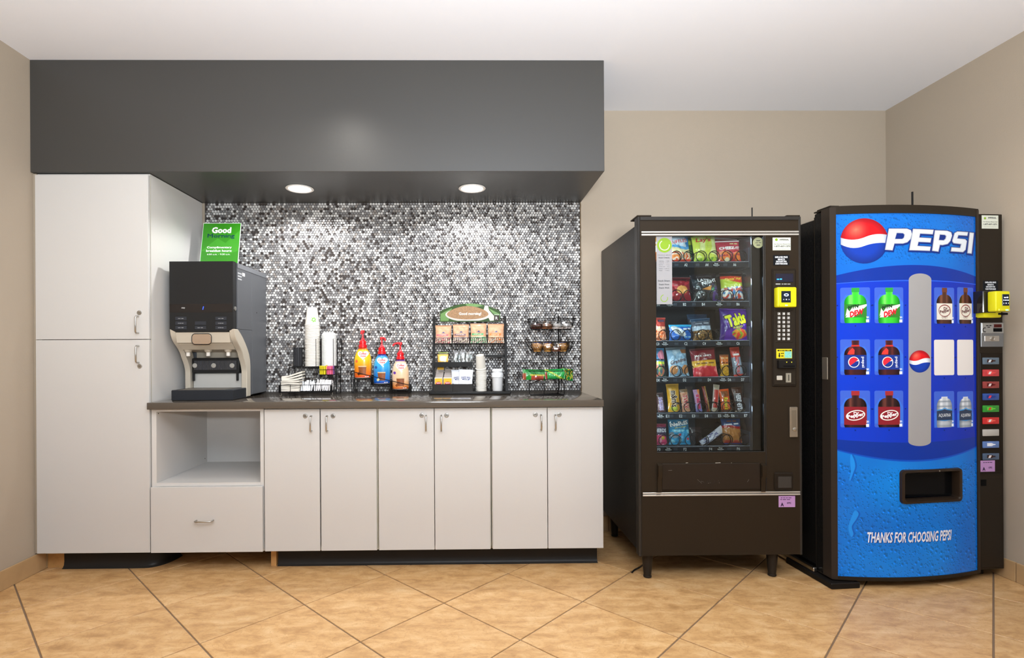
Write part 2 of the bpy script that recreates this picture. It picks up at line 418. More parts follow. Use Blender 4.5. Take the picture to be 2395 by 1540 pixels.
# mosaic of penny tiles
def penny():
    x0, x1, z0, z1 = -1.684, 0.737, 0.905, 2.134
    dark = mat('mosaic_grout', '#4a4744', 0.85, var=0.1, scale=60)
    MB().box(x0, x1, YB - .003, YB + .001, z0, z1).build('grout_bed', dark, wall_back)
    m = mat('glazed_penny', '#888888', 0.16, var=0.05, scale=9, attr='Col', coat=0.3)
    cols = [lin(c) for c in ('#c4c3c1', '#7d7c7c', '#8a847f', '#3a3432', '#6c6a6b')]
    wts = [.36, .30, .10, .14, .10]
    P = 0.01735; rr = 0.0079; rows = int((z1 - z0) / (P * .8660)); ncol = int((x1 - x0) / P)
    n = 10; verts = []; faces = []; fc = []
    cs = [(math.cos(2 * math.pi * k / n), math.sin(2 * math.pi * k / n)) for k in range(n)]
    yb = YB - .003
    for j in range(rows):
        z = z1 - .0085 - j * P * .866
        for i in range(ncol + 1):
            x = x0 + .009 + i * P + (P / 2 if j % 2 else 0)
            if x > x1 - .007: continue
            c = rnd.choices(cols, wts)[0]; k0 = rnd.uniform(.93, 1.07); c = tuple(min(1, v * k0) for v in c)
            bse = len(verts)
            tx, tz = rnd.uniform(-.02, .02), rnd.uniform(-.02, .02)
            for (r_, d) in ((rr, 0), (rr, .0018), (rr * .86, .0027), (rr * .42, .0020)):
                for a, b_ in cs: verts.append((x + r_ * a, yb - d - (tx * a + tz * b_) * r_ * (1 if d else 0), z + r_ * b_))
            for l in (0, n, 2 * n):
                for k in range(n):
                    faces.append((bse + l + k, bse + l + (k + 1) % n, bse + l + n + (k + 1) % n, bse + l + n + k))
            faces.append(tuple(bse + 3 * n + k for k in range(n)))
            fc += [c] * (3 * n + 1)
    me = bpy.data.meshes.new('penny_tiles'); me.from_pydata(verts, [], faces)
    ca = me.color_attributes.new('Col', 'FLOAT_COLOR', 'CORNER')
    buf = []
    for f, c in zip(faces, fc): buf += [c[0], c[1], c[2], 1.0] * len(f)
    ca.data.foreach_set('color', buf)
    me.materials.append(m); me.shade_smooth(); me.set_sharp_from_angle(angle=R(38))
    o = bpy.data.objects.new('penny_tiles', me); col.objects.link(o); o.parent = wall_back
    tag(o, 'white, grey and brown round penny tiles', kind='stuff')
    # rough caulk bead down the right edge
    pts = [(x1 + .003 + rnd.uniform(-.001, .001), YB - .002, z0 + (z1 - z0) * k / 60) for k in range(61)]
    MB().tube(pts, [rnd.uniform(.0022, .0042) for _ in pts], 6).build('edge_bead', mat('caulk', '#6d5a41', 0.8, var=0.2, scale=90), wall_back)
    # little dark hook
    h = at(794, 591, YB - .006)
    t = thing('wall_hook', 'tiny black hook stuck high on the mosaic above the creamer bottles', 'hook', (h.x, YB - .006, h.z))
    MB().lathe([(.0055, 0), (.0062, .002), (.0045, .0045)], (0, 0, 0), 10, M=Matrix.Rotation(R(90), 4, 'X')).build('plate', mat('black_plastic', '#1c1b1b', .4), t, local=True)
    MB().tube([(0, -.004, .002), (0, -.012, 0), (0, -.013, -.006), (0, -.009, -.012)], .0022, 6).build('prong', mat('black_plastic', '#1c1b1b'), t, local=True)
penny()

# dark grey bulkhead
M_bulk = mat('bulkhead_paint', '#403f3d', 0.36, spec=.5001, var=0.03, scale=2.0, bump=0.06, bscale=60)
BZ = 2.134
bulk = setting('trim_1', MB().box(XL + .001, .7425, 2.848, YB - .0005, BZ, CEIL - .0005, .002), M_bulk, 'dark grey boxed bulkhead hanging over the counter')
for x, side in ((-0.978, 'left'), (0.034, 'right')):
    t = thing('recessed_light', 'round white recessed downlight at the %s end of the bulkhead underside' % side, 'light', (x, 3.135, BZ))
    prof = [(.070, -.0005), (.078, -.0015), (.080, -.005), (.074, -.008), (.066, -.006), (.064, -.003)]
    MB().lathe(prof, n=40, cap=False).build('trim_ring', mat('white_enamel', '#f2f0ec', .4), t, local=True)
    MB().lathe([(.0645, -.0030), (.03, -.0036), (.004, -.0038)], n=40).build('lens', mat('lit_lens', '#fffaf0', .5, emit=7.0, var=0), t, local=True, label='glowing white lens')
# ---------------------------------------------------------------- cabinets
M_lam = mat('white_laminate', '#c7c5c2', 0.38, var=0.015, scale=1.5, bump=0.02, bscale=200)
M_lamin = mat('white_melamine', '#cecbc7', 0.45, var=0.015, scale=2)
M_edge = mat('cream_edge_band', '#b9b4a8', 0.6)
M_steel = mat('brushed_steel', '#b9b6b0', 0.28, 1.0, var=0.06, scale=80)
M_black = mat('black_plastic', '#1c1b1b', .4)
M_dark = mat('dark_gap', '#2a2724', .9)
ZC = 0.908
def handle(parent, x, z, ln, horiz=False, Y=2.854):
    s = .028; pts = []
    if horiz: P = [(x - ln / 2, Y, z), (x - ln / 2, Y - s + .006, z), (x - ln / 2 + .006, Y - s, z), (x + ln / 2 - .006, Y - s, z), (x + ln / 2, Y - s + .006, z), (x + ln / 2, Y, z)]
    else: P = [(x, Y, z - ln / 2), (x, Y - s + .006, z - ln / 2), (x, Y - s, z - ln / 2 + .006), (x, Y - s, z + ln / 2 - .006), (x, Y - s + .006, z + ln / 2), (x, Y, z + ln / 2)]
    return MB().tube(P, .0042, 10).build('handle', M_steel, parent, ang=50, label='brushed steel wire pull')
def lock(parent, x, z, Y=2.854):
    Mx = Matrix.Rotation(R(90), 4, 'X')
    o = MB().lathe([(.0125, 0), (.0125, .002), (.011, .0045), (.009, .0050), (.0085, .0035)], (x, Y, z), 20, M=Mx).build('lock', M_steel, parent, label='round steel cam lock')
    MB().box(x - .0055, x + .0055, Y - .0047, Y - .003, z - .001, z + .001).build('keyhole', M_dark, o)
FY = 2.854
def door(parent, x0, x1, z0, z1, hx=None, hz=None, lx=None, lz=None, ln=.078):
    d = MB().box(x0, x1, FY, FY + .018, z0, z1, .0012).build('door', M_lam, parent)
    if hx is not None: handle(d, hx, hz, ln)
    if lx is not None: lock(d, lx, lz)
    return d
# tall cabinet
tc_ = thing('tall_cabinet', 'floor to bulkhead white laminate cabinet with two stacked doors', 'cabinet', (-1.994, 3.15, 0))
xl, xr = -2.2925, -1.6955
mb = MB(); mb.box(xl, xl + .018, FY + .019, YB - .013, .105, 2.131); mb.box(xr - .0, xr - .018, FY + .019, YB - .001, .105, 2.131) if False else mb.box(xr - .018, xr, FY + .0185, YB - .0135, .105, 2.131)
mb.box(xl + .018, xr - .018, FY + .019, YB - .013, .105, .123); mb.box(xl + .018, xr - .018, FY + .019, YB - .013, 2.113, 2.131); mb.box(xl + .018, xr - .018, YB - .02, YB - .0135, .123, 2.113)
mb.build('carcass', M_lamin, tc_)
MB().box(XL + .001, xl - .0005, FY + .012, FY + .03, .105, 2.131).build('filler_strip', mat('filler', '#a89c8a', .7), tc_)
p = at(324, 760, FY); q = at(326, 732, FY)
zs = at(200, 795, FY).z
door(tc_, xl, xr, zs + .0015, 2.122, p.x, p.z, q.x, q.z, .088)
p = at(325, 829, FY); q = at(327, 857, FY)
door(tc_, xl, xr, .107, zs - .0015, p.x, p.z, q.x, q.z, .088)
MB().box(xr - .0035, xr + .0025, FY + .0185, FY + .021, .107, 2.12).build('edge_strip', M_edge, tc_)
# toe space under it
wd = mat('raw_plywood', '#b98a52', .7, var=0.2, scale=40)
MB().box(XL + .014, -2.2065, 2.935, 2.953, 0, .1045).build('plywood_toe_end', wd, tc_)
# loose black cove base curling back at its end
def cove(name, path, z1, parent, lab=None):
    # vinyl strip following path, toe flared towards the room
    P = [Vector((a, b, 0)) for a, b in path]; prof = [(0, z1), (0, z1 * .35), (-.003, .016), (-.011, .005), (-.017, .001), (-.017, .0), (.004, .0), (.004, z1)]
    mb = MB(); rings = []
    for i, p in enumerate(P):
        t = (P[min(i + 1, len(P) - 1)] - P[max(i - 1, 0)]).normalized(); n = Vector((-t.y, t.x, 0))
        rings.append([mb.bm.verts.new(p + n * a + Vector((0, 0, z))) for a, z in prof])
    for A, B in zip(rings, rings[1:]):
        for k in range(len(prof)): mb.bm.faces.new((A[k], B[k], B[(k + 1) % len(prof)], A[(k + 1) % len(prof)]))
    mb.bm.faces.new(rings[0]); mb.bm.faces.new(rings[-1][::-1])
    return mb.build(name, mat('black_vinyl', '#292725', .33, var=0.05), parent, label=lab, recalc=True)
path = [(-2.2055, 2.93), (-2.0, 2.93), (-1.85, 2.93), (-1.765, 2.932)]
path += [(-1.765 + .10 * math.sin(R(a)), 2.932 + .16 * (1 - math.cos(R(a)))) for a in range(10, 91, 8)] 
cove('cove_base', path, .1, tc_, 'loose black vinyl toe strip curling back at its free end')
# niche cabinet
nc = thing('niche_cabinet', 'white base cabinet with open empty niche above one wide drawer', 'cabinet', (-1.39, 3.15, 0))
nx0, nx1 = -1.6905, -1.0935; zt = .871
MB().box(nx0, nx0 + .0255, FY + .012, YB - .0135, .105, zt).build('side_panel', M_lamin, nc)
MB().box(nx1 - .0185, nx1, FY + .012, YB - .0135, .105, zt).build('side_panel', M_lamin, nc)
MB().box(nx0 + .026, nx1 - .019, FY + .012, YB - .03, .456, .474).build('shelf', M_lamin, nc)
MB().box(nx0 + .026, nx1 - .019, FY + .012, FY + .05, .8565, zt).build('top_rail', M_lamin, nc)
MB().box(nx0 + .026, nx1 - .019, YB - .05, YB - .0325, .80, zt - .001).build('back_rail', M_lamin, nc)
MB().box(nx0 + .026, nx1 - .019, YB - .0315, YB - .0255, .105, .868).build('back_panel', M_lamin, nc)
MB().box(nx0 + .026, nx1 - .019, FY + .03, YB - .032, .105, .123).build('bottom_panel', M_lamin, nc)
for yy, zz in ((2.885, .845), (3.39, .50)):
    MB().lathe([(.0035, 0), (.0035, .0006)], (nx0 + .0256, yy, zz), 8, M=Matrix.Rotation(R(90), 4, 'Y')).build('screw_hole', M_dark, nc)
dw = MB().box(nx0 + .003, nx1 - .002, FY - .006, FY + .0115, .107, .4555, .0012).build('drawer', M_lam, nc)
p = at(481, 1217, FY); handle(dw, p.x, p.z, .088, True, FY - .006)
# base cabinets
edges = [(618.8, 748), (750.6, 881), (885.7, 1015.5), (1017, 1146.5), (1151.8, 1280), (1281.6, 1410.5)]
names = ['left of the three, beside the niche cabinet', 'middle of the three double-door units', 'right of the three, at the open end by the vending machine']
hx = [(729, 714), (766, 779), (997, 986.5), (1032.5, 1044.5), (1265, 1252), (1298, 1308)]
for k in range(3):
    a, b_ = edges[2 * k], edges[2 * k + 1]
    X0 = at(a[0], 1120, FY).x; X1 = at(b_[1], 1120, FY).x
    X0 += .0; e0 = X0 - .004 if k else X0 - .0005; e1 = X1 + .0045 if k < 2 else X1
    bc = thing('base_cabinet', 'white double-door base cabinet, ' + names[k], 'cabinet', ((X0 + X1) / 2, 3.15, 0), group='double-door base cabinets')
    mb = MB(); mb.box(e0, e0 + .017, FY + .019, YB - .0135, .105, zt); mb.box(e1 - .017, e1, FY + .019, YB - .0135, .105, zt)
    mb.box(e0 + .017, e1 - .017, FY + .019, YB - .0135, .105, .122); mb.box(e0 + .017, e1 - .017, FY + .019, FY + .1, zt - .018, zt); mb.box(e0 + .017, e1 - .017, YB - .02, YB - .0135, .122, zt)
    mb.build('carcass', mat('cream_carcass', '#cfc8b4', .55), bc)
    for j in (0, 1):
        E_ = edges[2 * k + j]; A = at(E_[0], 1120, FY).x; B = at(E_[1], 1120, FY).x
        H = hx[2 * k + j]; yy = 991 - 1.4 * k
        hp = at(H[0], yy, FY); lp = at(H[1], 973.5 - 1.6 * k, FY)
        door(bc, A, B, .107, .8655, hp.x, hp.z, lp.x, lp.z, .08)
    if k == 0:
        MB().box(X0 + .006, X0 + .034, 2.925, 2.95, 0, .1045).build('plywood_toe_end', wd, bc)
# toe kick under the run
tk = thing('toe_kick', 'long black vinyl faced toe kick under the double-door cabinets', 'toe kick', (-.17, 2.95, 0))
MB().box(-1.04, .7, 2.944, 2.96, 0.0005, .1045).build('toe_board', wd, tk)
cove('vinyl_strip', [(-1.045, 2.938), (-.6, 2.938), (0, 2.938), (.4, 2.938), (.712, 2.938)], .1, tk)
# worktop
M_top = mat('solid_surface', '#574f46', 0.12, var=0.05, scale=120, coat=0.5)
wt = MB().box(-1.6925, .7265, 2.826, YB - .0005, .8715, ZC, .0025, 2).build('countertop', M_top)
tag(wt, 'long grey-brown solid surface worktop with a glossy top', 'countertop')
# ---------------------------------------------------------------- things on the counter
M_wire = mat('black_wire', '#141313', .35, var=0)
M_white = mat('white_plastic', '#eceae5', .35, var=.01)
M_paper = mat('white_paper', '#efece6', .75, var=.02)
def paint(o, fn):
    me = o.data
    ca = me.color_attributes.new('Col', 'FLOAT_COLOR', 'POINT')
    buf = []
    for v in me.vertices:
        c = lin(fn(v.co)); buf += [c[0], c[1], c[2], 1.0]
    ca.data.foreach_set('color', buf)
def mixc(a, b, t):
    t = max(0, min(1, t)); f = lambda c: c if not isinstance(c, str) else tuple(int(c.lstrip('#')[i:i + 2], 16) / 255 for i in (0, 2, 4))
    a, b = f(a), f(b); return tuple(a[i] * (1 - t) + b[i] * t for i in range(3))

# coffee machine
def coffee_machine():
    m_pan = mat('machine_black', '#262626', .32, var=.02); m_side = mat('machine_grey', '#5c5e62', .38, 0.2, var=.03, scale=3)
    m_bei = mat('machine_beige', '#b9b0a0', .4, var=.02); m_tray = mat('machine_tray', '#2b2d31', .4)
    x0, x1, yf, yr = -1.643, -1.287, 2.955, 3.425
    t = thing('coffee_machine', 'tall black and beige coffee dispenser beside the tall cabinet', 'coffee machine', ((x0 + x1) / 2, 3.18, ZC))
    zt = at(470, 611, 2.95).z; zb = at(470, 777, 2.95).z; zc_ = at(405, 770, 2.95).z
    # housing
    zmid = at(582, 850, 3.12).z; zq = at(470, 802, 2.975).z - .03
    MB().box(x0 + .004, x1, 3.2, yr, ZC + .012, zt - .004, .003).build('housing', m_side, t)
    MB().box(x0 + .004, x1, 3.0, 3.2, zc_ + .001, zt - .004, .001).build('hopper_housing', m_side, t)
    sp = [(3.2, ZC + .012), (3.16, ZC + .012), (3.16, zmid - .02)] + bez([(3.155, zmid + .02), (3.14, zmid + .08), (3.05, zc_ - .03), (3.0, zc_)], 6) + [(3.2, zc_)]
    for xx in (x0 + .004, x1 - .010): MB().prism(sp, (xx, 0, 0), (0, 1, 0), (0, 0, 1), (.0095, 0, 0)).build('side_panel', m_side, t)
    mb = MB()
    for k in range(3): mb.box(x1 - .0005, x1 + .0008, 3.005, 3.055, zt - .062 - .016 * k, zt - .054 - .016 * k)
    mb.build('vent', mat('vent_light', '#a9abad', .5), t, kind='stuff')
    MB().box(x1 - .0002, x1 + .0006, 3.065, 3.10, zt - .066, zt - .048).build('rating_sticker', M_paper, t)
    MB().lathe([(.0045, 0), (.0045, .0005)], (x1, 3.27, at(599, 732, 3.27).z), 10, M=Matrix.Rotation(R(90), 4, 'Y')).build('screw_hole', M_dark, t)
    MB().box(x1 - .003, x1 + .002, 3.0, yr, zt - .030, zt - .0035).build('top_edge', mat('machine_trim', '#6c6e72', .4), t)
    # door with clipped lower corners
    dp = [(x0, zt), (x0, zc_), (x0 + .035, zb), (x1 - .042, zb), (x1 - .005, zc_), (x1 - .005, zt)]
    d = MB().prism(dp, (0, yf, 0), (1, 0, 0), (0, 0, 1), (0, .045, 0), .003).build('front_door', m_pan, t)
    z1, z2 = at(470, 711, yf).z, at(470, 731, yf).z
    MB().box(x0 + .003, x1 - .009, yf - .0012, yf + .001, z2, z1).build('display_band', mat('gloss_black', '#201c1b', .12, coat=.5), d)
    F = frame((0, yf - .0013, 0), (1, 0, 0), (0, 0, 1))
    q = at(429, 721, yf); text('stop', d, F, q.x, q.z, w=.019, m=mat('pale_print', '#cfcfcf', .5), bold=.03)
    q = at(475, 721, yf); decal('status_light', [[(q.x - .003, q.z - .009), (q.x + .001, q.z - .009), (q.x + .005, q.z + .009), (q.x + .001, q.z + .009)]], mat('blue_led', '#3a5cff', .4, emit=1.6), d, F)
    # buttons
    F2 = frame((0, yf - .0032, 0), (1, 0, 0), (0, 0, 1))
    words = {(0, 0): '~2', (0, 1): '~3', (0, 2): '~2', (2, 0): '~2', (2, 1): '~3', (2, 2): '~3', (1, 2): '~2'}
    for cxp, c in ((423.5, 0), (469, 1), (517, 2)):
        for ry, r_ in ((745.5, 0), (756.5, 1), (767, 2)):
            if c == 1 and r_ == 0: continue
            q = at(cxp, ry, yf)
            b = MB().box(q.x - .031, q.x + .031, yf - .003, yf + .001, q.z - .010, q.z + .010, .0015).build('button', mat('button_black', '#33353a', .35), d)
            if (c, r_) in words: text(words[(c, r_)], b, F2, q.x, q.z, w=.030, h=.0030, m=mat('dim_print', '#9a9a9a', .5))
    # key cylinder on the door edge
    q = at(552, 722, 2.97); MB().lathe([(.012, 0), (.012, .004), (.008, .005)], (x1 - .0052, 2.978, q.z), 14, M=Matrix.Rotation(R(90), 4, 'Y')).build('door_lock', M_steel, t)
    # beige cheeks with an S-shaped front edge
    ztop = zc_ - .001; zmid = at(582, 850, 3.12).z; ztr = ZC + .006
    prof = bez([(2.957, ztop), (2.965, ztop - .09), (3.045, ztop - .085), (3.075, ztop - .16), (3.105, ztop - .20), (3.115, ztop - .23), (3.115, zmid - .05)], 7) + [(3.115, ztr)]
    back = [(3.17, ztr)] + [(3.17, zmid - .02)] + bez([(3.165, zmid + .02), (3.15, zmid + .08), (3.06, ztop - .03), (3.0, ztop)], 6)
    for a, b_ in ((x0, x0 + .030), (x1 - .030, x1 + .002)):
        MB().prism(prof + back, (a, 0, 0), (0, 1, 0), (0, 0, 1), (b_ - a, 0, 0), .0025).build('side_cheek', m_bei, t)
    # brow and nozzle housing
    zb2 = at(470, 802, 2.975).z
    br_ = MB().prism([(2.962, zb - .001), (2.972, zb2), (3.0, zb2 - .004), (3.0, zb - .001)], (x0 + .0305, 0, 0), (0, 1, 0), (0, 0, 1), (x1 - x0 - .061, 0, 0), .002).build('brow', m_bei, t)
    q = at(471, 793.5, 2.957)
    bd = MB().prism(rrect(.106, .058, .018, 5, q.x, q.z), (0, 2.966, 0), (1, 0, 0), (0, 0, 1), (0, -.008, 0), .002).build('badge', mat('badge_mirror', '#cdbbaa', .12, .85), br_)
    MB().tube([(x, 2.960, z) for x, z in rrect(.108, .060, .019, 5, q.x, q.z)], .0018, 6, closed=True).build('badge_rim', M_black, br_)
    zr = zb2 - .004
    MB().prism([(3.0, zr), (3.0, zr - .004), (3.03, zr - .034), (3.19, zr - .05), (3.19, zr)], (x0 + .0305, 0, 0), (0, 1, 0), (0, 0, 1), (x1 - x0 - .061, 0, 0)).build('spout_housing', m_bei, t)
    for xx in (437, 484, 531):
        q = at(xx, 818, 3.04); zz = zr - .03
        n = MB().lathe([(.022, zz), (.019, zz - .014), (.013, zz - .02)], (q.x, 3.055, 0), 16).build('nozzle', m_bei, t)
        MB().lathe([(.011, zz - .0195), (.011, zz - .040), (.009, zz - .042)], (q.x, 3.055, 0), 14).build('spout_tip', mat('clear_tip', '#e8e4dc', .15, coat=.5), n)
    # bay: back wall, ribbed black lamp bar, flap
    MB().box(x0 + .031, x1 - .031, 3.19, 3.2, ZC + .03, zr - .001).build('bay_wall', m_bei, t)
    ly = 3.125; a = at(441, 838, ly); b_ = at(560, 873, ly); a.x = max(a.x, x0 + .033); b_.x = min(b_.x, x1 - .033)
    bar = MB().box(a.x, b_.x, ly, ly + .06, b_.z, a.z, .008, 2).build('drip_guard', m_pan, t)
    n = 34
    for k in range(n):
        xx = a.x + .02 + (b_.x - a.x - .04) * k / (n - 1)
        MB().box(xx - .0014, xx + .0014, ly - .003, ly + .001, b_.z + .02, a.z - .016).build('rib', mat('rib_grey', '#55565a', .35), bar)
    for xx in (456.5, 500.5, 543.5):
        q = at(xx, 855.5, ly)
        MB().lathe([(.0135, 0), (.0135, .005), (.009, .006), (.008, .004), (.003, .0045)], (q.x, ly - .001, q.z), 18, M=Matrix.Rotation(R(90), 4, 'X')).build('guard_knob', mat('satin_grey', '#b5b4ae', .35, .4), bar)
    for xx in (a.x + .012, b_.x - .012):
        MB().box(xx - .005, xx + .005, ly - .006, ly + .01, b_.z - .045, b_.z + .004, .002).build('guard_arm', m_pan, bar)
    q = at(500, 885, 3.15)
    MB().box(x0 + .034, x1 - .034, 3.145, 3.152, ZC + .045, b_.z - .002, .002).build('splash_panel', mat('panel_pale', '#b4b3ae', .3), t)
    # drip tray
    tz = at(470, 913, 2.94).z
    tx0, tx1 = at(399, 925, 2.93).x, at(545, 925, 2.93).x
    poly = [(tx0, 2.938), (tx0 + .006, 2.932), (tx1 - .0, 2.932), (x1 - .002, 2.995), (x1 - .002, 3.18), (x0 + .002, 3.18), (tx0, 3.10)]
    MB().prism(poly, (0, 0, ZC + .0005), (1, 0, 0), (0, 1, 0), (0, 0, tz - ZC), .003).build('drip_tray', m_tray, t)
    mb = MB()
    for k in range(15): mb.box(x0 + .05, x1 - .05, 2.95 + .011 * k, 2.954 + .011 * k, tz, tz + .0022)
    mb.build('drip_grille', M_steel, t, kind='stuff')
coffee_machine()

# green welcome sign on the machine
def sign():
    zt = at(470, 611, 2.95).z - .004; Y = 3.26
    c = at(516, 611, Y); hh = .30; wdt = at(560.5, 611, Y).x - at(471, 611, Y).x
    zt0 = zt
    t = thing('tabletop_sign', 'green breakfast hours sign leaning back on top of the coffee machine', 'sign', (c.x, Y - .03, zt0), rot=(R(-11), 0, 0))
    MB().box(-wdt / 2, wdt / 2, -.0015, .0015, 0, hh, .0005).build('acrylic_panel', mat('clear_edge', '#dff0dd', .15, var=0), t, local=True)
    F = lambda u, v, h=0: Vector((u, -.0016 - h, v))
    def rect(x0, y0, x1, y1): return [(x0, y0), (x1, y0), (x1, y1), (x0, y1)]
    b = wdt / 2 - .003
    pr = decal('printed_sheet', [rect(-b, .003, b, hh - .003)], mat('sign_green', '#338a1a', .25, var=.03, scale=6, coat=.4), t, F, .0002, local=True)
    decal('leaf_print', [[(-b, .12), (-.02, .20), (.03, .17), (b, .255), (b, .12), (.02, .09)]], mat('sign_green_pale', '#41992a', .25), pr, F, .0004, local=True)
    W = mat('sign_white', '#f4f7ef', .5)
    text('Good', pr, F, .0, hh - .047, w=.118, m=W, bold=.045, hh=.001, local=True)
    text('Morning', pr, F, .0, hh - .087, w=.165, h=.033, m=mat('sign_navy', '#143a4a', .5), bold=.012, hh=.001, local=True)
    text('Complimentary', pr, F, -.005, hh - .160, w=.150, h=.017, m=W, bold=.03, hh=.001, local=True)
    text('breakfast hours:', pr, F, -.005, hh - .180, w=.155, h=.015, m=W, bold=.03, hh=.001, local=True)
    text('6:00 a.m. - 9:30 a.m.', pr, F, -.005, hh - .203, w=.14, h=.010, m=W, bold=.01, hh=.001, local=True)
    MB().box(-wdt / 2, wdt / 2, -.0016, .05, 0, .003).build('foot', mat('clear_edge', '#dff0dd'), t, local=True)
sign()

# cups
def cup_profile(r0, r1, h, rim=.0025):
    return [(r0, 0), (r0 + .0005, .002), (r1, h - .004), (r1 + rim, h - .003), (r1 + rim, h), (r1, h), (r1 - .0012, h - .005), (r0 - .001, .006)]
def cup_body(parent, r0, r1, h, m, down=True, name='sleeve', z0=0):
    pr = cup_profile(r0, r1, h)
    if down: pr = [(r, h - z) for r, z in pr]
    pr = [(r, z + z0) for r, z in pr]
    return MB().lathe(pr, n=28, cap=False).build(name, m, parent, ang=60, recalc=True, local=True)
def star(cx, cz, r1, r2, n=6, rot=0):
    p = []
    for k in range(2 * n):
        r = r1 if k % 2 == 0 else r2; a = R(rot + 180 * k / n); p.append((cx + r * math.cos(a), cz + r * math.sin(a)))
    return p
def stacks():
    Yc = 3.375; base = at(731, 857, Yc); zs = base.z
    r1 = (at(748.6, 800, Yc).x - at(714, 800, Yc).x) / 2 - .0025; r0 = r1 * .68; H = .112
    ztop = at(731, 761.5, Yc).z; n = 27; st = (ztop - zs) / (n - 1)
    m_cup = mat('cup_board', '#e9e3d8', .6, var=.015)
    cup = thing('paper_cup', 'white paper cups nested upside down in the tall rack stack', 'cup', (base.x, Yc, zs), group='paper cups in the tall upside down stack')
    MB().lathe([(r1, .005), (r1 + .0025, .004), (r1 + .0028, .001), (r1 + .0022, -.0002), (r1 - .001, .000)], n=28, cap=False).build('rim', mat('cup_rim', '#f1ece4', .5), cup, local=True)
    cup_body(cup, r0, r1, H, m_cup)
    for k in range(1, n):
        last = k == n - 1
        c = dup(cup, (base.x + rnd.uniform(-.0006, .0006), Yc, zs + st * k))
        if last:
            c['label'] = 'topmost upside down paper cup with a green star print'; del c['group']
            s_ = k
            F = lambda u, v, h=0: Vector((math.sin(u / r1) * (r1 + (r0 - r1) * v / H + .0004 + h), -math.cos(u / r1) * (r1 + (r0 - r1) * v / H + .0004 + h), v))
            decal('star_print', [{'o': star(.022, .034, .020, .0105, 6, 15), 'h': [star(.022, .034, .007, .006, 6, 0)]}], mat('leaf_green', '#6cc832', .5), c, F, .0003, cut=(.006, .01), local=True)
            text('~3', c, F, .014, .078, w=.03, h=.004, m=mat('grey_print', '#b5b2aa', .6), local=True, hh=.0003)
    # lids
    Yl = 3.375; b2 = at(770, 856, Yl); R2 = (at(787.5, 800, Yl).x - at(753.5, 800, Yl).x) / 2
    zt = at(770, 779, Yl).z; n = 24; st = (zt - .018 - b2.z) / (n - 1)
    lid = thing('cup_lid', 'white plastic lids nested in the rack stack beside the paper cups', 'lid', (b2.x, Yl, b2.z), group='plastic lids in the rack stack')
    MB().lathe([(R2 - .003, 0), (R2, .001), (R2, .006), (R2 - .003, .010), (R2 - .006, .012), (R2 - .0065, .018), (R2 - .011, .018), (R2 - .012, .014), (.003, .0142)], n=32).build('shell', mat('lid_plastic', '#e6e8e6', .3, coat=.3), lid, local=True)
    for k in range(1, n):
        c = dup(lid, (b2.x, Yl, b2.z + st * k))
        if k == n - 1: c['label'] = 'topmost white plastic lid with a small sip bump'; del c['group']; MB().lathe([(.004, .014), (.003, .0195), (.001, .0205)], (.006, .018, 0), 10).build('sip_bump', MATS['lid_plastic'], c, local=True)
    return zs
zs_shelf = stacks()

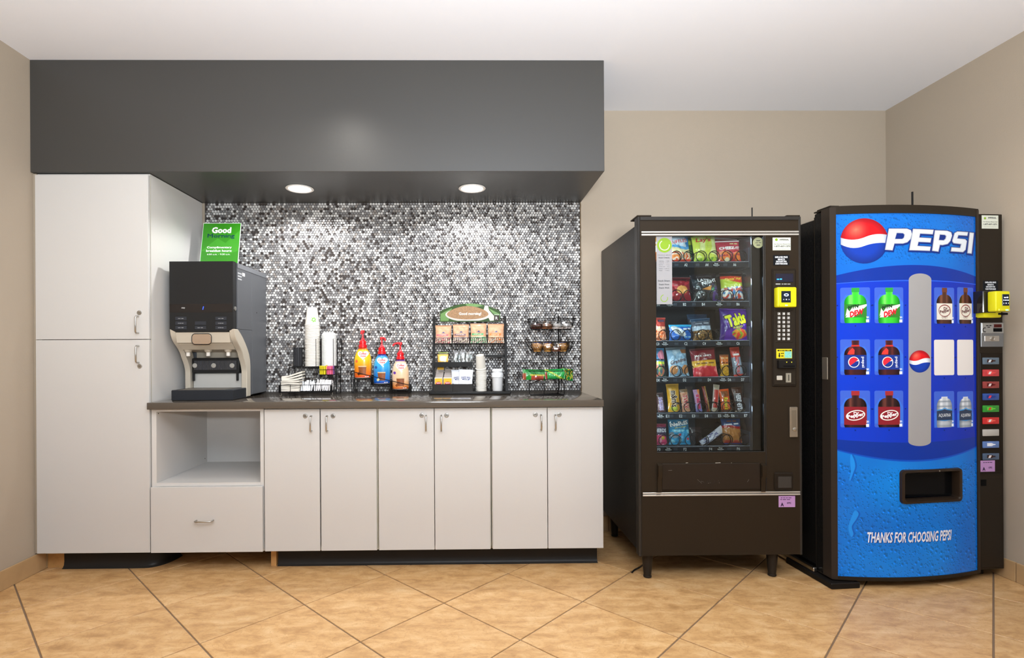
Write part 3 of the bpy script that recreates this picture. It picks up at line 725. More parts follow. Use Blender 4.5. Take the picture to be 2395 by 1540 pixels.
def cup_rack():
    t = thing('wire_rack', 'two-tier black wire rack holding cups, lids, napkins and packets', 'rack', (-.98, 3.32, ZC))
    w_ = .0024
    zs = zs_shelf - .002
    def px(x, y, Y): return at(x, y, Y)
    xl_, xr_ = px(686, 857, 3.40).x, px(794, 857, 3.40).x
    zt1 = px(690, 814, 3.40).z
    # rear shelf: frame and wires
    mb = MB()
    for yy in (3.318, 3.43): mb.tube([(xl_, yy, zs - .004), (xr_, yy, zs - .004)], .0035, 6)
    for k in range(14):
        x = xl_ + (xr_ - xl_) * k / 13; mb.tube([(x, 3.318, zs - .003), (x, 3.43, zs - .003)], .0015, 5)
    mb.build('upper_shelf', M_wire, t, kind='stuff')
    # legs of the rear shelf
    for x in (xl_, xr_):
        MB().tube([(x, 3.318, zs - .004), (x, 3.318, ZC + .003), (x, 3.43, ZC + .003), (x, 3.43, zs - .004)], .003, 6).build('leg', M_wire, t)
    # holders: three open wire cells
    def cell(x0, x1, z1, name):
        mb = MB(); a, b = px(x0, 857, 3.325).x, px(x1, 857, 3.325).x
        mb.tube([(a, 3.322, zs), (a, 3.322, z1), (a, 3.43, z1), (a, 3.43, zs)], w_, 6)
        mb.tube([(b, 3.322, zs), (b, 3.322, z1), (b, 3.43, z1), (b, 3.43, zs)], w_, 6)
        mb.tube([(a, 3.43, z1), (b, 3.43, z1)], w_, 6); mb.tube([(a, 3.43, (z1 + zs) / 2), (b, 3.43, (z1 + zs) / 2)], w_ * .7, 6)
        mb.build(name, M_wire, t)
        return a, b
    z_hi = px(731, 793, 3.33).z; z_lo = px(697, 814, 3.33).z
    cell(687, 708, z_lo, 'narrow_cell'); cell(711.5, 751, z_hi, 'cup_cell'); cell(752, 789.5, z_hi, 'lid_cell')
    # retaining bars in front of cups and lids
    for x0, x1 in ((739, 750.5), (779.5, 789)):
        a, b = px(x0, 800, 3.318).x, px(x1, 800, 3.318).x
        MB().tube([(a, 3.316, zs), (a, 3.316, z_hi), (b, 3.316, z_hi), (b, 3.316, zs)], .0017, 6).build('retaining_loop', M_wire, t)
    # middle packet tray
    zm = px(760, 877, 3.29).z; a, b = px(748, 877, 3.29).x, px(783, 877, 3.29).x
    mb = MB(); zu = px(760, 865, 3.28).z
    mb.tube([(a, 3.27, zu), (b, 3.27, zu), (b, 3.315, zu), (a, 3.315, zu)], .0018, 6, closed=True)
    mb.tube([(a, 3.27, zm), (b, 3.27, zm), (b, 3.315, zm), (a, 3.315, zm)], .0018, 6, closed=True)
    mb.tube([((a + b) / 2, 3.27, zu), ((a + b) / 2, 3.27, zm)], .0018, 6)
    mb.build('packet_tray', M_wire, t)
    # creamer step
    zc2 = px(757, 882, 3.25).z; a2, b2 = px(739, 882, 3.25).x, px(776, 882, 3.25).x
    MB().tube([(a2, 3.245, zc2), (b2, 3.245, zc2), (b2, 3.245, ZC + .02), (b2, 3.31, ZC + .02)], .0018, 6).build('step_rail', M_wire, t)
    # lower tray
    zf = px(715, 918, 3.20).z; zf = max(zf, ZC + .016); zu = px(715, 901, 3.20).z
    xa, xb = px(655, 915, 3.20).x, px(775, 915, 3.20).x
    mb = MB()
    mb.tube([(xa, 3.20, zu), (xb, 3.20, zu), (xb + .03, 3.312, zu + .05), (xa + .03, 3.312, zu)], .002, 6, closed=True)
    mb.tube([(xa, 3.20, zf), (xb, 3.20, zf), (xb, 3.312, zf), (xa, 3.312, zf)], .0035, 6, closed=True)
    for k in range(6): x = xa + (xb - xa) * (k + .0) / 5; mb.tube([(x, 3.20, zu), (x, 3.20, zf)], .0018, 6)
    for k in range(9): x = xa + (xb - xa) * (k + .5) / 9; mb.tube([(x, 3.2, zf), (x, 3.312, zf)], .0013, 5)
    mb.build('lower_tray', M_wire, t, kind='stuff')
    for x in (xa, xb): MB().box(x - .006, x + .006, 3.192, 3.202, zf - .004, zu - .002, .002).build('corner_post', M_wire, t)
    for x in (xa + .003, xb + .002):
        MB().tube(spline([(x, 3.205, zf), (x + .006, 3.20, ZC + .008), (x, 3.195, ZC + .002), (x - .006, 3.20, ZC + .006)], 5), .0016, 6).build('foot_loop', M_steel, t)
    MB().tube([(xr_, 3.318, zs - .004), (xb + .012, 3.24, zu + .02), (xb + .01, 3.22, zf)], .0022, 6).build('side_rail', M_wire, t)
    # stirrer holder
    s = at(697.5, 857, 3.37); zt = at(697.5, 814.5, 3.37).z
    h = thing('stirrer_cup', 'black ribbed stirrer holder at the left end of the rack', 'holder', (s.x, 3.372, zs_shelf))
    MB().lathe([(.026, 0), (.028, zt - zs_shelf), (.026, zt - zs_shelf), (.024, .004)], n=20, cap=False).build('tube', mat('smoked_plastic', '#232326', .2, coat=.4), h, local=True)
    for k in range(9):
        a = R(190 + 20 * k); MB().tube([(.0275 * math.cos(a), .0275 * math.sin(a), .004), (.0285 * math.cos(a), .0285 * math.sin(a), zt - zs_shelf - .002)], .0011, 5).build('rib', mat('rib_grey', '#55565a'), h, local=True)
    # sugar packets: yellow then pink, purple last
    zz = zm + .002; zt = at(760, 856, 3.29).z
    cols = [('yellow', '#e3d01f')] * 6 + [('pink', '#ee6f93')] * 5 + [('purple', '#7c4a8c')]
    a, b = at(749, 877, 3.29).x, at(782.5, 877, 3.29).x
    for k, (cn, cc) in enumerate(cols):
        x = a + (b - a) * (k + .5) / len(cols)
        o = MB().box(-.0024, .0024, -.018, .018, 0, zt - zz + rnd.uniform(-.004, .004), .001).build('sweetener_packet', mat('packet_' + cn, cc, .5, var=.25, scale=90))
        o.location = (x, 3.293, zz); o.rotation_euler = (0, R(rnd.uniform(-3, 3)), R(rnd.uniform(-8, 8))); 
        tag(o, {'yellow': 'yellow sweetener packets standing in the middle wire tray', 'pink': 'pink sweetener packets beside the yellow ones', 'purple': 'single purple sweetener packet at the right of the pink ones'}[cn], 'packet', None if cn == 'purple' else cn + ' sweetener packets')
    # creamer pods / white packets below
    a, b = at(741, 890, 3.25).x, at(775, 890, 3.25).x
    for k in range(9):
        x = a + (b - a) * (k + .5) / 9
        o = MB().box(-.0042, .0042, -.022, .022, 0, .062 + rnd.uniform(-.004, .004), .0018).build('sugar_packet', mat('packet_white', '#ece8e6', .6, var=.08, scale=60))
        o.location = (x, 3.272, ZC + .030); o.rotation_euler = (R(-14), R(rnd.uniform(-5, 5)), R(rnd.uniform(-12, 12)))
        tag(o, 'upright white sugar packets in the step below the coloured sweetener packets', 'packet', 'white sugar packets')
    # napkins
    xa_, xb_ = at(661, 910, 3.24).x, at(702, 910, 3.24).x; zb_ = zf + .005; zt_ = at(680, 880, 3.22).z; n = 9
    for k in range(n):
        z = zb_ + (zt_ - zb_) * k / n; th = (zt_ - zb_) / n * .92; L_ = .054 if k < 6 else .060
        def f(u, v, top, k=k, L_=L_, th=th):
            c = 0 if k < 5 else .004 * (k - 4) * u ** 1.6 * 1.8
            return Vector((-L_ + 2 * L_ * u, -.045 + .09 * v, .0018 * math.sin(5 * u + k * 1.3) * (k > 0) + c + (th if top else 0)))
        mb = MB(); T = [[mb.bm.verts.new(f(i / 9, j / 3, 1)) for i in range(10)] for j in range(4)]; B = [[mb.bm.verts.new(f(i / 9, j / 3, 0)) for i in range(10)] for j in range(4)]
        for j in range(3):
            for i in range(9): mb.bm.faces.new((T[j][i], T[j][i + 1], T[j + 1][i + 1], T[j + 1][i])); mb.bm.faces.new((B[j][i], B[j + 1][i], B[j + 1][i + 1], B[j][i + 1]))
        ring = lambda G: G[0] + [G[j][9] for j in (1, 2, 3)] + G[3][-2::-1] + [G[j][0] for j in (2, 1)]
        rt, rb = ring(T), ring(B)
        for i in range(len(rt)): mb.bm.faces.new((rb[i], rb[(i + 1) % len(rt)], rt[(i + 1) % len(rt)], rt[i]))
        o = mb.build('paper_napkin', mat('napkin', '#e6dfd2', .9, var=.03), recalc=True, ang=30); o.location = ((xa_ + xb_) / 2 + (.002 if k < 6 else .008), 3.256, z); o.rotation_euler = (0, 0, R(rnd.uniform(-2, 2) + (7 if k > 5 else 0)))
        tag(o, 'folded cream napkins piled at the left of the lower wire tray', 'napkin', 'cream napkins in the wire rack')
    tag(o, 'topmost cream napkin of the pile, curling up at the right', 'napkin')
    # wrapped stirrers fanning out
    for k in range(16):
        x = at(704, 912, 3.24).x + .105 * (k / 15) * .62
        ln = .075 + rnd.uniform(-.006, .006)
        o = MB().box(-.0028, .0028, -.0010, .0010, 0, ln, .0006).build('wrapped_stirrer', mat('stirrer_wrap', '#e3e6ea', .5, var=.05))
        o.location = (x, 3.225 + .006 * (k % 5), zf + .006); o.rotation_euler = (R(-35 - rnd.uniform(0, 10)), R(-20 + 2.2 * k + rnd.uniform(-4, 4)), R(10))
        tag(o, 'thin white wrapped stirrers leaning in the lower tray right of the napkins', 'stirrer', 'white wrapped stirrers')
    for k in range(10):
        x = at(738, 912, 3.24).x + .085 * k / 9
        o = MB().box(-.0035, .0035, -.001, .001, 0, .055 + rnd.uniform(-.004, .004), .0008).build('creamer_stick', mat('packet_grey', '#d6d4d6', .5, var=.1))
        o.location = (x, 3.222 + .005 * (k % 4), zf + .006); o.rotation_euler = (R(-28), R(rnd.uniform(-14, 14)), R(rnd.uniform(-20, 20)))
        tag(o, 'pale grey creamer sticks at the right end of the lower wire tray', 'packet', 'pale creamer sticks')
cup_rack()

# creamer pump bottles on a stepped wire rack
def creamers():
    Y = 3.372
    specs = [(849, 885, 770, 'orange', '#f0c018', '#ec6a1a', '#e05510', '#f06a3a', 0),
             (893.5, 898.5, 786, 'blue', '#35a3d8', '#1565c0', '#28359a', '#1d4fa0', -60),
             (937, 911.5, 798, 'peach', '#edc7a0', '#d9772e', '#5a2a8a', '#6b3aa0', -100)]
    red = mat('pump_red', '#d8161f', .25, var=.02, coat=.5)
    hm = {'orange': 'tallest standing yellow and orange coffee creamer pump bottle, left on the stepped rack', 'blue': 'blue coffee creamer pump bottle in the middle of the stepped rack', 'peach': 'peach coloured coffee creamer pump bottle on the lowest step at the right'}
    zb = []
    for (xc, yb_, yt, cn, c1, c2, neck, dot, spin) in specs:
        b = at(xc, yb_, Y); top = at(xc, yt, Y); Ht = top.z - b.z; S = Ht / .312; zb.append((b.x, b.z))
        t = thing('creamer_bottle', hm[cn], 'bottle', (b.x, Y, b.z), group='creamer pump bottles')
        prof = [(.040, 0), (.0505, .004), (.0525, .012), (.0535, .05), (.0545, .095), (.0525, .125), (.046, .150), (.036, .172), (.0265, .188), (.0225, .196), (.0225, .205)]
        prof = [(r * S, z * S) for r, z in prof]
        P = [(p[0], p[1]) for p in spline([(r, z, 0) for r, z in prof], 4)]
        def rad(z):
            for (r0, z0), (r1, z1) in zip(P, P[1:]):
                if z0 <= z <= z1: return r0 + (r1 - r0) * (z - z0) / max(1e-6, z1 - z0)
            return P[-1][0]
        DY = .72
        body = MB().lathe(P, n=40, sy=DY).build('bottle_body', mat('sleeve', '#ffffff', .28, attr='Col', var=.02, coat=.5), t, local=True)
        hb = P[-1][1]
        def col_(co, c1=c1, c2=c2, neck=neck, hb=hb):
            z = co.z / hb
            if z < .03: return mixc('#efe6d8', c2, .1)
            if z > .87: return mixc(c1, neck, (z - .87) / .04)
            return mixc(c2, c1, (z - .12) / .45) if cn != 'peach' else mixc(c2, c1, (z - .05) / .25)
        paint(body, col_)
        F = lambda u, v, h=0, rad=rad: Vector((u, -(rad(v) * DY) * math.sqrt(max(0.0, 1 - min(.98, (u / rad(v)) ** 2))) - h, v))
        W = mat('label_white', '#f3efe8', .5)
        cx, cz = .006 * S, .150 * S
        heart = [(cx + .034 * S * math.sin(a) ** 3 * 1.0, cz - .002 + .0021 * S * (13 * math.cos(a) - 5 * math.cos(2 * a) - 2 * math.cos(3 * a) - math.cos(4 * a)) * .95) for a in [2 * math.pi * k / 40 for k in range(40)]]
        hp = decal('heart_label', [heart], W, body, F, .0005, cut=(.006, .008), local=True)
        rm = mat('label_red', '#c8202c', .5)
        text('Coffee', hp, F, cx - .002, cz + .006 * S, w=.046 * S, h=.014 * S, m=rm, bold=.03, hh=.0009, cut=(.008, None), local=True, shear=.15)
        text('mate', hp, F, cx + .002, cz - .010 * S, w=.034 * S, h=.010 * S, m=rm, bold=.03, hh=.0009, cut=(.008, None), local=True, shear=.15)
        text("NESTLE", hp, F, cx + .004, cz + .018 * S, w=.016 * S, h=.003 * S, m=mat('label_navy', '#2a3a80', .5), hh=.0009, local=True)
        decal('flavour_dot', [arc(-.034 * S, .108 * S, .009 * S, 0, 360, 18)[:-1]], mat('dot_' + cn, dot, .4), body, F, .0006, cut=(.005, None), local=True)
        # iced coffee glass print
        gl = [(-.022 * S, .075 * S), (.028 * S, .075 * S), (.025 * S, .024 * S), (-.017 * S, .024 * S)]
        g = decal('coffee_glass_print', [gl], mat('coffee_print', '#8a4a20', .4, var=.45, scale=70), body, F, .0006, cut=(.006, .01), local=True)
        decal('glass_rim_print', [[(-.023 * S, .079 * S), (.029 * S, .079 * S), (.028 * S, .072 * S), (-.022 * S, .072 * S)]], mat('cream_print', '#d9b98a', .4, var=.2, scale=90), g, F, .0009, cut=(.006, None), local=True)
        decal('flavour_print', [[(-.030 * S, .028 * S), (-.018 * S, .041 * S), (-.008 * S, .030 * S), (-.020 * S, .018 * S)]], mat('flavour_' + cn, {'orange': '#5a2d14', 'blue': '#e9dfae', 'peach': '#8a4a20'}[cn], .4, var=.2, scale=80), g, F, .0010, cut=(.006, None), local=True)
        decal('brown_swirl_print', [[(-.048 * S, .006 * S), (.048 * S, .006 * S), (.048 * S, .020 * S), (.0, .014 * S), (-.048 * S, .012 * S)]], mat('swirl_' + cn, {'orange': '#e04a18', 'blue': '#1b3f9a', 'peach': '#b8531c'}[cn], .4), body, F, .0004, cut=(.006, None), local=True)
        text('~2', body, F, .030 * S, .012 * S, w=.022 * S, h=.005 * S, m=W, hh=.0008, local=True)
        # pump
        z0 = hb
        pump = MB().lathe([(r * S, z0 + z * S) for r, z in [(.0245, -.012), (.0265, -.011), (.0268, .004), (.025, .006), (.021, .007), (.0205, .016), (.0225, .017), (.0225, .029), (.018, .031), (.012, .040), (.0075, .050), (.0055, .052), (.0055, .082)]], n=28).build('pump_collar', red, t, local=True)
        zt = z0 + .083 * S; a = R(spin - 90)
        dx, dy = math.cos(a), math.sin(a)
        if cn == 'blue': dx, dy = .62, -.78
        if cn == 'peach': dx, dy = -1, -.1
        MB().lathe([(.0055 * S, zt - .004), (.011 * S, zt), (.0115 * S, zt + .012 * S), (.009 * S, zt + .016 * S), (.002, zt + .017 * S)], n=20).build('pump_head', red, t, local=True)
        pts = [(0, 0, zt + .009 * S), (dx * .022, dy * .022, zt + .009 * S), (dx * .040, dy * .040, zt + .003 * S), (dx * .045, dy * .045, zt - .010 * S)]
        MB().tube(spline(pts, 5), [.0068 * S] * 6 + [.0062 * S] * 6 + [.0058 * S] * 4, 12).build('spout', red, t, local=True)
    # rack
    r = thing('bottle_rack', 'stepped black wire rack holding the three creamer bottles', 'rack', (at(890, 915, Y).x, Y, ZC))
    hw = .056
    for k, (x, z) in enumerate(zb):
        z -= .0035
        MB().box(x - hw, x + hw, Y - .046, Y + .046, z - .002, z, .0005).build('step', M_wire, r)
        MB().box(x + hw, x + hw + .0025, Y - .046, Y + .046, (zb[k + 1][1] - .004 if k < 2 else ZC + .002), z + .022).build('riser', M_wire, r)
    xa = zb[0][0] - .066; z0 = zb[0][1]; xe = zb[2][0] + .062; z2 = zb[2][1]
    for yy, nm in ((Y - .05, 'front'), (Y + .05, 'rear')):
        MB().tube([(xa, yy, z0 + .046), (xe, yy, z2 + .030)], .0024, 8).build('side_rail', M_wire, r)
        MB().tube([(xa, yy, z0 + .046), (xa + .008, yy, ZC + .003)], .0028, 8).build('leg', M_wire, r)
        MB().tube([(xa + .018, yy, z0 - .004), (xa + .018, yy, ZC + .003)], .0028, 8).build('leg', M_wire, r)
        MB().tube([(xe, yy, z2 + .030), (xe, yy, ZC + .003)], .0028, 8).build('leg', M_wire, r)
    MB().tube([(xa, Y - .05, z0 + .046), (xa, Y + .05, z0 + .046)], .0024, 8).build('end_rail', M_wire, r)
    MB().tube([(xe, Y - .05, z2 + .030), (xe, Y + .05, z2 + .030)], .0024, 8).build('end_rail', M_wire, r)
creamers()
# ---------------------------------------------------------------- breakfast rack
def glassmat(name, tint='#ffffff', gloss=0.05, rough=0.05, fac=None):
    if name in MATS: return MATS[name]
    m = bpy.data.materials.new(name); m.use_nodes = True; nt = m.node_tree; L = nt.links.new
    nt.nodes.remove(nt.nodes['Principled BSDF']); out = nt.nodes['Material Output']
    tr = nt.nodes.new('ShaderNodeBsdfTransparent'); tr.inputs[0].default_value = (*lin(tint), 1)
    gl = nt.nodes.new('ShaderNodeBsdfGlossy'); gl.inputs['Roughness'].default_value = rough
    fr = nt.nodes.new('ShaderNodeFresnel'); fr.inputs[0].default_value = 1.45
    mr = nt.nodes.new('ShaderNodeMath'); mr.operation = 'MULTIPLY_ADD'; mr.inputs[1].default_value = 1.0; mr.inputs[2].default_value = gloss; L(fr.outputs[0], mr.inputs[0])
    mx = nt.nodes.new('ShaderNodeMixShader'); L(mr.outputs[0], mx.inputs[0]); L(tr.outputs[0], mx.inputs[1]); L(gl.outputs[0], mx.inputs[2]); L(mx.outputs[0], out.inputs[0])
    MATS[name] = m; return m
def pillow(name, w, h, t, paintfn, m, seed=0, nu=22, nv=26, seal=.05, wr=.35, parent=None, back=None, taper=0.0, bend=0.0):
    """sealed pouch: flat crimped ends, bulging middle; origin at bottom centre, front towards -y. returns (object, F)"""
    def front(u, v):
        x = (u - .5); e = max(0.0, 1 - (2 * abs(x)) ** 2.6) ** .55
        if v < seal or v > 1 - seal: k = 0.04
        else:
            q = (v - seal) / (1 - 2 * seal); k = math.sin(math.pi * q) ** .5
        n = noise.noise(Vector((u * 4.2 + seed, v * 5 + seed * 1.7, seed))) * wr + .5 * wr * noise.noise(Vector((u * 9 + seed, v * 11, seed * 2.1)))
        d = t / 2 * k * e * (1 + n * .6)
        if v < seal * 1.01 or v > 1 - seal * 1.01: d += .0009 * math.sin(v * h * 2600)
        ww = w * (1 - .07 * k * 1.0 - taper * v) 
        return Vector((x * ww, -d - bend * v * v, v * h))
    mb = MB(); mb.grid(front, nu, nv)
    mb.grid(lambda u, v: Vector((front(1 - u, v).x, -2 * bend * v * v - front(1 - u, v).y + .0006 * 1, v * h)) if True else None, max(8, nu // 2), max(8, nv // 2)) if back is None else None
    o = mb.build(name, m, parent, ang=80, local=True)
    def fn(co):
        u = co.x / w + .5; v = co.z / h; return paintfn(u, v)
    paint(o, fn)
    F = lambda u, v, hh=0: (lambda p: p + Vector((0, -hh - .0004, 0)))(front(min(1, max(0, u / w + .5)), min(1, max(0, v / h))))
    return o, F
def foil(name='foil_print', rough=.28, coat=.6): return mat(name, '#ffffff', rough, attr='Col', var=.03, scale=30, coat=coat, bump=.55, bscale=30)
def breakfast_rack():
    M_rk = mat('rack_black', '#171615', .38, var=.02)
    x0, x1 = at(1011, 915, 3.27).x, at(1188, 915, 3.27).x
    yf, yr = 3.235, 3.435
    t = thing('breakfast_rack', 'black metal breakfast rack with an arched cereal bowl sign on top', 'rack', ((x0 + x1) / 2, (yf + yr) / 2, ZC))
    bx0, bx1 = at(1003, 920, yf).x, at(1195, 920, yf).x
    zb = at(1100, 917, yf).z
    MB().box(bx0, bx1, yf, yr, ZC + .0005, zb, .003).build('base_tray', M_rk, t)
    zt = at(1185, 740, 3.40).z
    for x in (x0 + .007, x1 - .007): 
        MB().hexa([(x - .008, 3.27, zb), (x + .008, 3.27, zb), (x + .008, 3.31, zb), (x - .008, 3.31, zb), (x - .008, 3.385, zt), (x + .008, 3.385, zt), (x + .008, 3.41, zt), (x - .008, 3.41, zt)]).build('upright', M_rk, t)
    # sign
    Ys = 3.37; s0, s1 = at(1029, 750, Ys).x, at(1170, 750, Ys).x; zb_, ze, zm = at(1100, 753, Ys).z, at(1029, 729, Ys).z, at(1100, 710, Ys).z
    n = 20; top = [(s0 + (s1 - s0) * k / n, ze + (zm - ze) * (1 - (2 * k / n - 1) ** 2)) for k in range(n, -1, -1)]
    sg = MB().prism([(s0, zb_), (s1, zb_)] + top, (0, Ys, 0), (1, 0, 0), (0, 0, 1), (0, .003, 0)).build('sign_board', mat('sign_dark_green', '#2c4718', .4, var=.5, scale=22), t)
    F = frame((0, Ys - .0002, 0), (1, 0, 0), (0, 0, 1))
    W_, H_ = s1 - s0, zm - zb_; cx = (s0 + s1) / 2
    g = lambda a, b: (s0 + W_ * a, zb_ + H_ * b)
    decal('leaf_print', [[g(.01, .05), g(.14, .05), g(.17, .40), g(.20, .74), g(.01, .44)], [g(.42, .97), g(.5, .985), g(.62, .965), g(.72, .86), g(.6, .8), g(.45, .85)], [g(.80, .74), g(.99, .42), g(.99, .20), g(.88, .45)]], mat('leaf_print', '#4c7822', .4, var=.3, scale=30), sg, F, .0004)
    decal('bowl_print', [arc(s0 + W_ * .47, zb_ + H_ * .40, W_ * .38, 180, 0, 24, H_ * .34) + arc(s0 + W_ * .47, zb_ + H_ * .40, W_ * .38, 0, -62, 12, H_ * .39) + arc(s0 + W_ * .47, zb_ + H_ * .40, W_ * .38, -118, -180, 12, H_ * .39)[:-1]], mat('bowl_print', '#b3aea6', .4, var=.06), sg, F, .0006)
    decal('spoon_print', [[g(.72, .60), g(.745, .88), g(.80, .86), g(.815, .62), g(.90, .30), g(.90, .06), g(.83, .04), g(.79, .3)]], MATS['bowl_print'], sg, F, .0004)
    el = arc(s0 + W_ * .46, zb_ + H_ * .41, W_ * .345, 0, 360, 36, H_ * .285)[:-1]
    el = [(x, z + (H_ * .16 * math.sin(math.pi * (x - s0 - W_ * .115) / (W_ * .69)) if z > zb_ + H_ * .42 else 0)) for x, z in el]
    mo = mat('oat_print', '#8f6c46', .5, var=.75, scale=120)
    decal('oatmeal_print', [el], mo, sg, F, .0008)
    text('Good morning!', sg, F, s0 + W_ * .50, zb_ + H_ * .42, w=W_ * .37, m=mat('sign_white', '#f4f7ef'), bold=.02, hh=.0012)
    decal('corner_mark', [[g(.895, .04), g(.985, .04), g(.985, .34), g(.90, .34)]], mat('mark_brown', '#2c2118', .4), sg, F, .0010)
    text('R', sg, F, s0 + W_ * .94, zb_ + H_ * .19, h=H_ * .16, m=MATS['sign_white'], hh=.0013)
    decal('mark_line', [[g(.90, .37), g(.985, .37), g(.985, .385), g(.90, .385)]], MATS['sign_white'], sg, F, .0010)
    for sgn, xa in ((-1, s0), (1, s1)):
        for k in range(4):
            z = at(1100, 738 + 6 * k, Ys).z; xe = x0 + .01 if sgn < 0 else x1 - .01
            MB().tube([(xa, Ys + .002, z), (xe, 3.40, z - .008)], .0014, 6).build('sign_wire', M_wire, t)
    # upper wire basket
    zf = at(1100, 804, 3.31).z; zu = at(1100, 790.5, 3.31).z; a, b = x0 + .012, x1 - .012; yb0 = 3.31
    for s_ in range(4):
        p, q = a + (b - a) * s_ / 4 + .002, a + (b - a) * (s_ + 1) / 4 - .002
        mb = MB(); mb.tube([(p, 3.40, zu), (p, yb0, zu), (q, yb0, zu), (q, 3.40, zu)], .0016, 6); mb.tube([(p, yb0, zf), (q, yb0, zf)], .0028, 6)
        for k in range(9): x = p + (q - p) * k / 8; mb.tube([(x, yb0, zu), (x, yb0, zf), (x, 3.40, zf)], .0012, 5)
        mb.build('basket_bay', M_wire, t)
    # lower shelves
    zs = at(1050, 847, 3.28).z; xm = at(1105, 850, 3.28).x
    MB().box(x0 + .012, xm, 3.275, 3.40, at(1050, 859, 3.275).z, at(1050, 857, 3.275).z, .001).build('shelf', M_rk, t)
    MB().box(x0 + .012, xm, 3.272, 3.2755, at(1050, 859, 3.275).z, zs, .001).build('shelf_lip', M_rk, t)
    zz = at(1150, 833, 3.39).z; MB().box(at(1137, 833, 3.39).x, x1 - .012, 3.39, 3.396, zz - .008, zz + .008, .001).build('rear_rail', M_rk, t)
    for k, (p, q) in enumerate(((1014.5, 1059.5), (1060, 1105.5))):
        X0_, X1_ = at(p, 910, 3.25).x, at(q, 910, 3.25).x; zl = at(1050, 899, 3.25).z
        mb = MB(); mb.box(X0_, X1_, 3.25, 3.252, zb + .001, zl); mb.box(X0_, X0_ + .002, 3.252, 3.34, zb + .001, zl); mb.box(X1_ - .002, X1_, 3.252, 3.34, zb + .001, zl); mb.box(X0_ + .002, X1_ - .002, 3.252, 3.34, zb + .001, zb + .003)
        mb.build('bin', mat('bin_black', '#2b2825', .35), t)
    MB().box(xm + .0005, xm + .003, 3.25, 3.40, zb + .001, at(1105, 900, 3.3).z).build('divider', M_rk, t)
    # wire cup holders
    for p, q in ((1106.5, 1139), (1149, 1180)):
        X0_, X1_ = at(p, 905, 3.262).x, at(q, 905, 3.262).x; zu_ = at(1140, 888, 3.262).z
        for xx, d in ((X0_, .006), (X1_, -.006)):
            MB().tube([(xx, 3.258, zb), (xx, 3.258, zu_), (xx, 3.33, zu_), (xx, 3.33, zb)], .0022, 6).build('cup_guide', M_wire, t)
    # kraft oatmeal pouches: front ones and the ones behind
    kr = foil('kraft_print', .5, .15)
    bands = [('#e2717a', 'pink banded', 'leftmost'), ('#7d5f6b', 'plum banded', 'second from the left'), ('#3f9d62', 'green banded', 'third from the left'), ('#e0813f', 'orange banded', 'rightmost')]
    zpb = zf + .0035
    for k in range(4):
        xc = a + (b - a) * (k + .5) / 4; W = (b - a) / 4 * .93; H = at(1100, [762, 760, 758, 759][k], 3.34).z - zpb
        bc, nm, pos = bands[k]
        for j in (1, 0):
            def pf(u, v, bc=bc):
                if v > .93 or .86 < v < .875: return '#b5845f'
                base = mixc('#cfa07e', '#b98866', noise.noise(Vector((u * 5, v * 5, k))) + .2)
                if .40 < v < .50 and .08 < u < .78: return bc
                if v < .34:
                    if v > .29: return mixc(bc, '#efe4d4', .5)
                    q = noise.noise(Vector((u * 16 + k * 3, v * 16, 2.2)))
                    return '#4d2f22' if q > .28 else ('#e9dcc8' if q > -.15 else bc)
                return base
            p = thing('oatmeal_pouch', ('%s kraft oatmeal pouch, %s in the upper wire basket' % (nm, pos)) if j == 0 else ('kraft pouch standing right behind the %s one in the upper basket' % nm), 'pouch', (xc, 3.335 + .034 * j, zpb), rot=(R(-7 - 1 * j), 0, R(rnd.uniform(-2, 2))), group='kraft oatmeal pouches')
            o, F_ = pillow('pouch_body', W, H + (.006 if j else 0), .026, pf, kr, seed=k * 3 + j, nu=26, nv=30, wr=.5, parent=p)
            if j == 0:
                decal('emblem', [[(-W * .07, H * .57), (W * .09, H * .57), (W * .05, H * .61), (W * .06, H * .65), (W * .01, H * .62), (-W * .02, H * .64)]], mat('logo_blue', '#4d5a8a', .6), o, F_, .0005, cut=(.01, .01), local=True)
                decal('logo_stroke', [[(-W * .14, H * .555), (W * .14, H * .565), (W * .12, H * .585), (-W * .10, H * .575)]], MATS['logo_blue'], o, F_, .0004, cut=(.01, .01), local=True)
                text('~4', o, F_, -W * .06, H * .45, w=W * .5, h=H * .025, m=mat('pale_print2', '#f0dfc8', .6), cut=(.01, .01), local=True)
    # shelf items
    sx = at(1036, 845, 3.30); zsh = at(1050, 857, 3.275).z
    p = thing('snack_packet', 'small yellow and white packet upright on the short middle shelf', 'packet', (sx.x, 3.30, zsh), rot=(R(-8), 0, 0))
    Wp = at(1050, 840, 3.3).x - at(1024.5, 840, 3.3).x; Hp = at(1036, 829, 3.3).z - zsh
    o, F_ = pillow('packet_body', Wp, Hp, .014, lambda u, v: '#e2a43a' if (v > .86 or v < .42 or u < .12 or u > .9) else ('#f0ead8' if (u - .5) ** 2 + (v - .62) ** 2 < .08 else '#e9c069'), foil(), seed=4, parent=p)
    p = thing('snack_packet', 'dark green capped packet behind the yellow and white one', 'packet', (sx.x, 3.345, zsh), rot=(R(-4), 0, 0))
    pillow('packet_body', Wp * .95, Hp + .014, .014, lambda u, v: '#7c8a2a' if v > .9 else '#3c3a28', foil(), seed=6, parent=p)
    # clear cutlery bags
    cl = glassmat('clear_film', '#f3f6f6', .16, .22)
    wp = mat('cutlery_white', '#e9efee', .3)
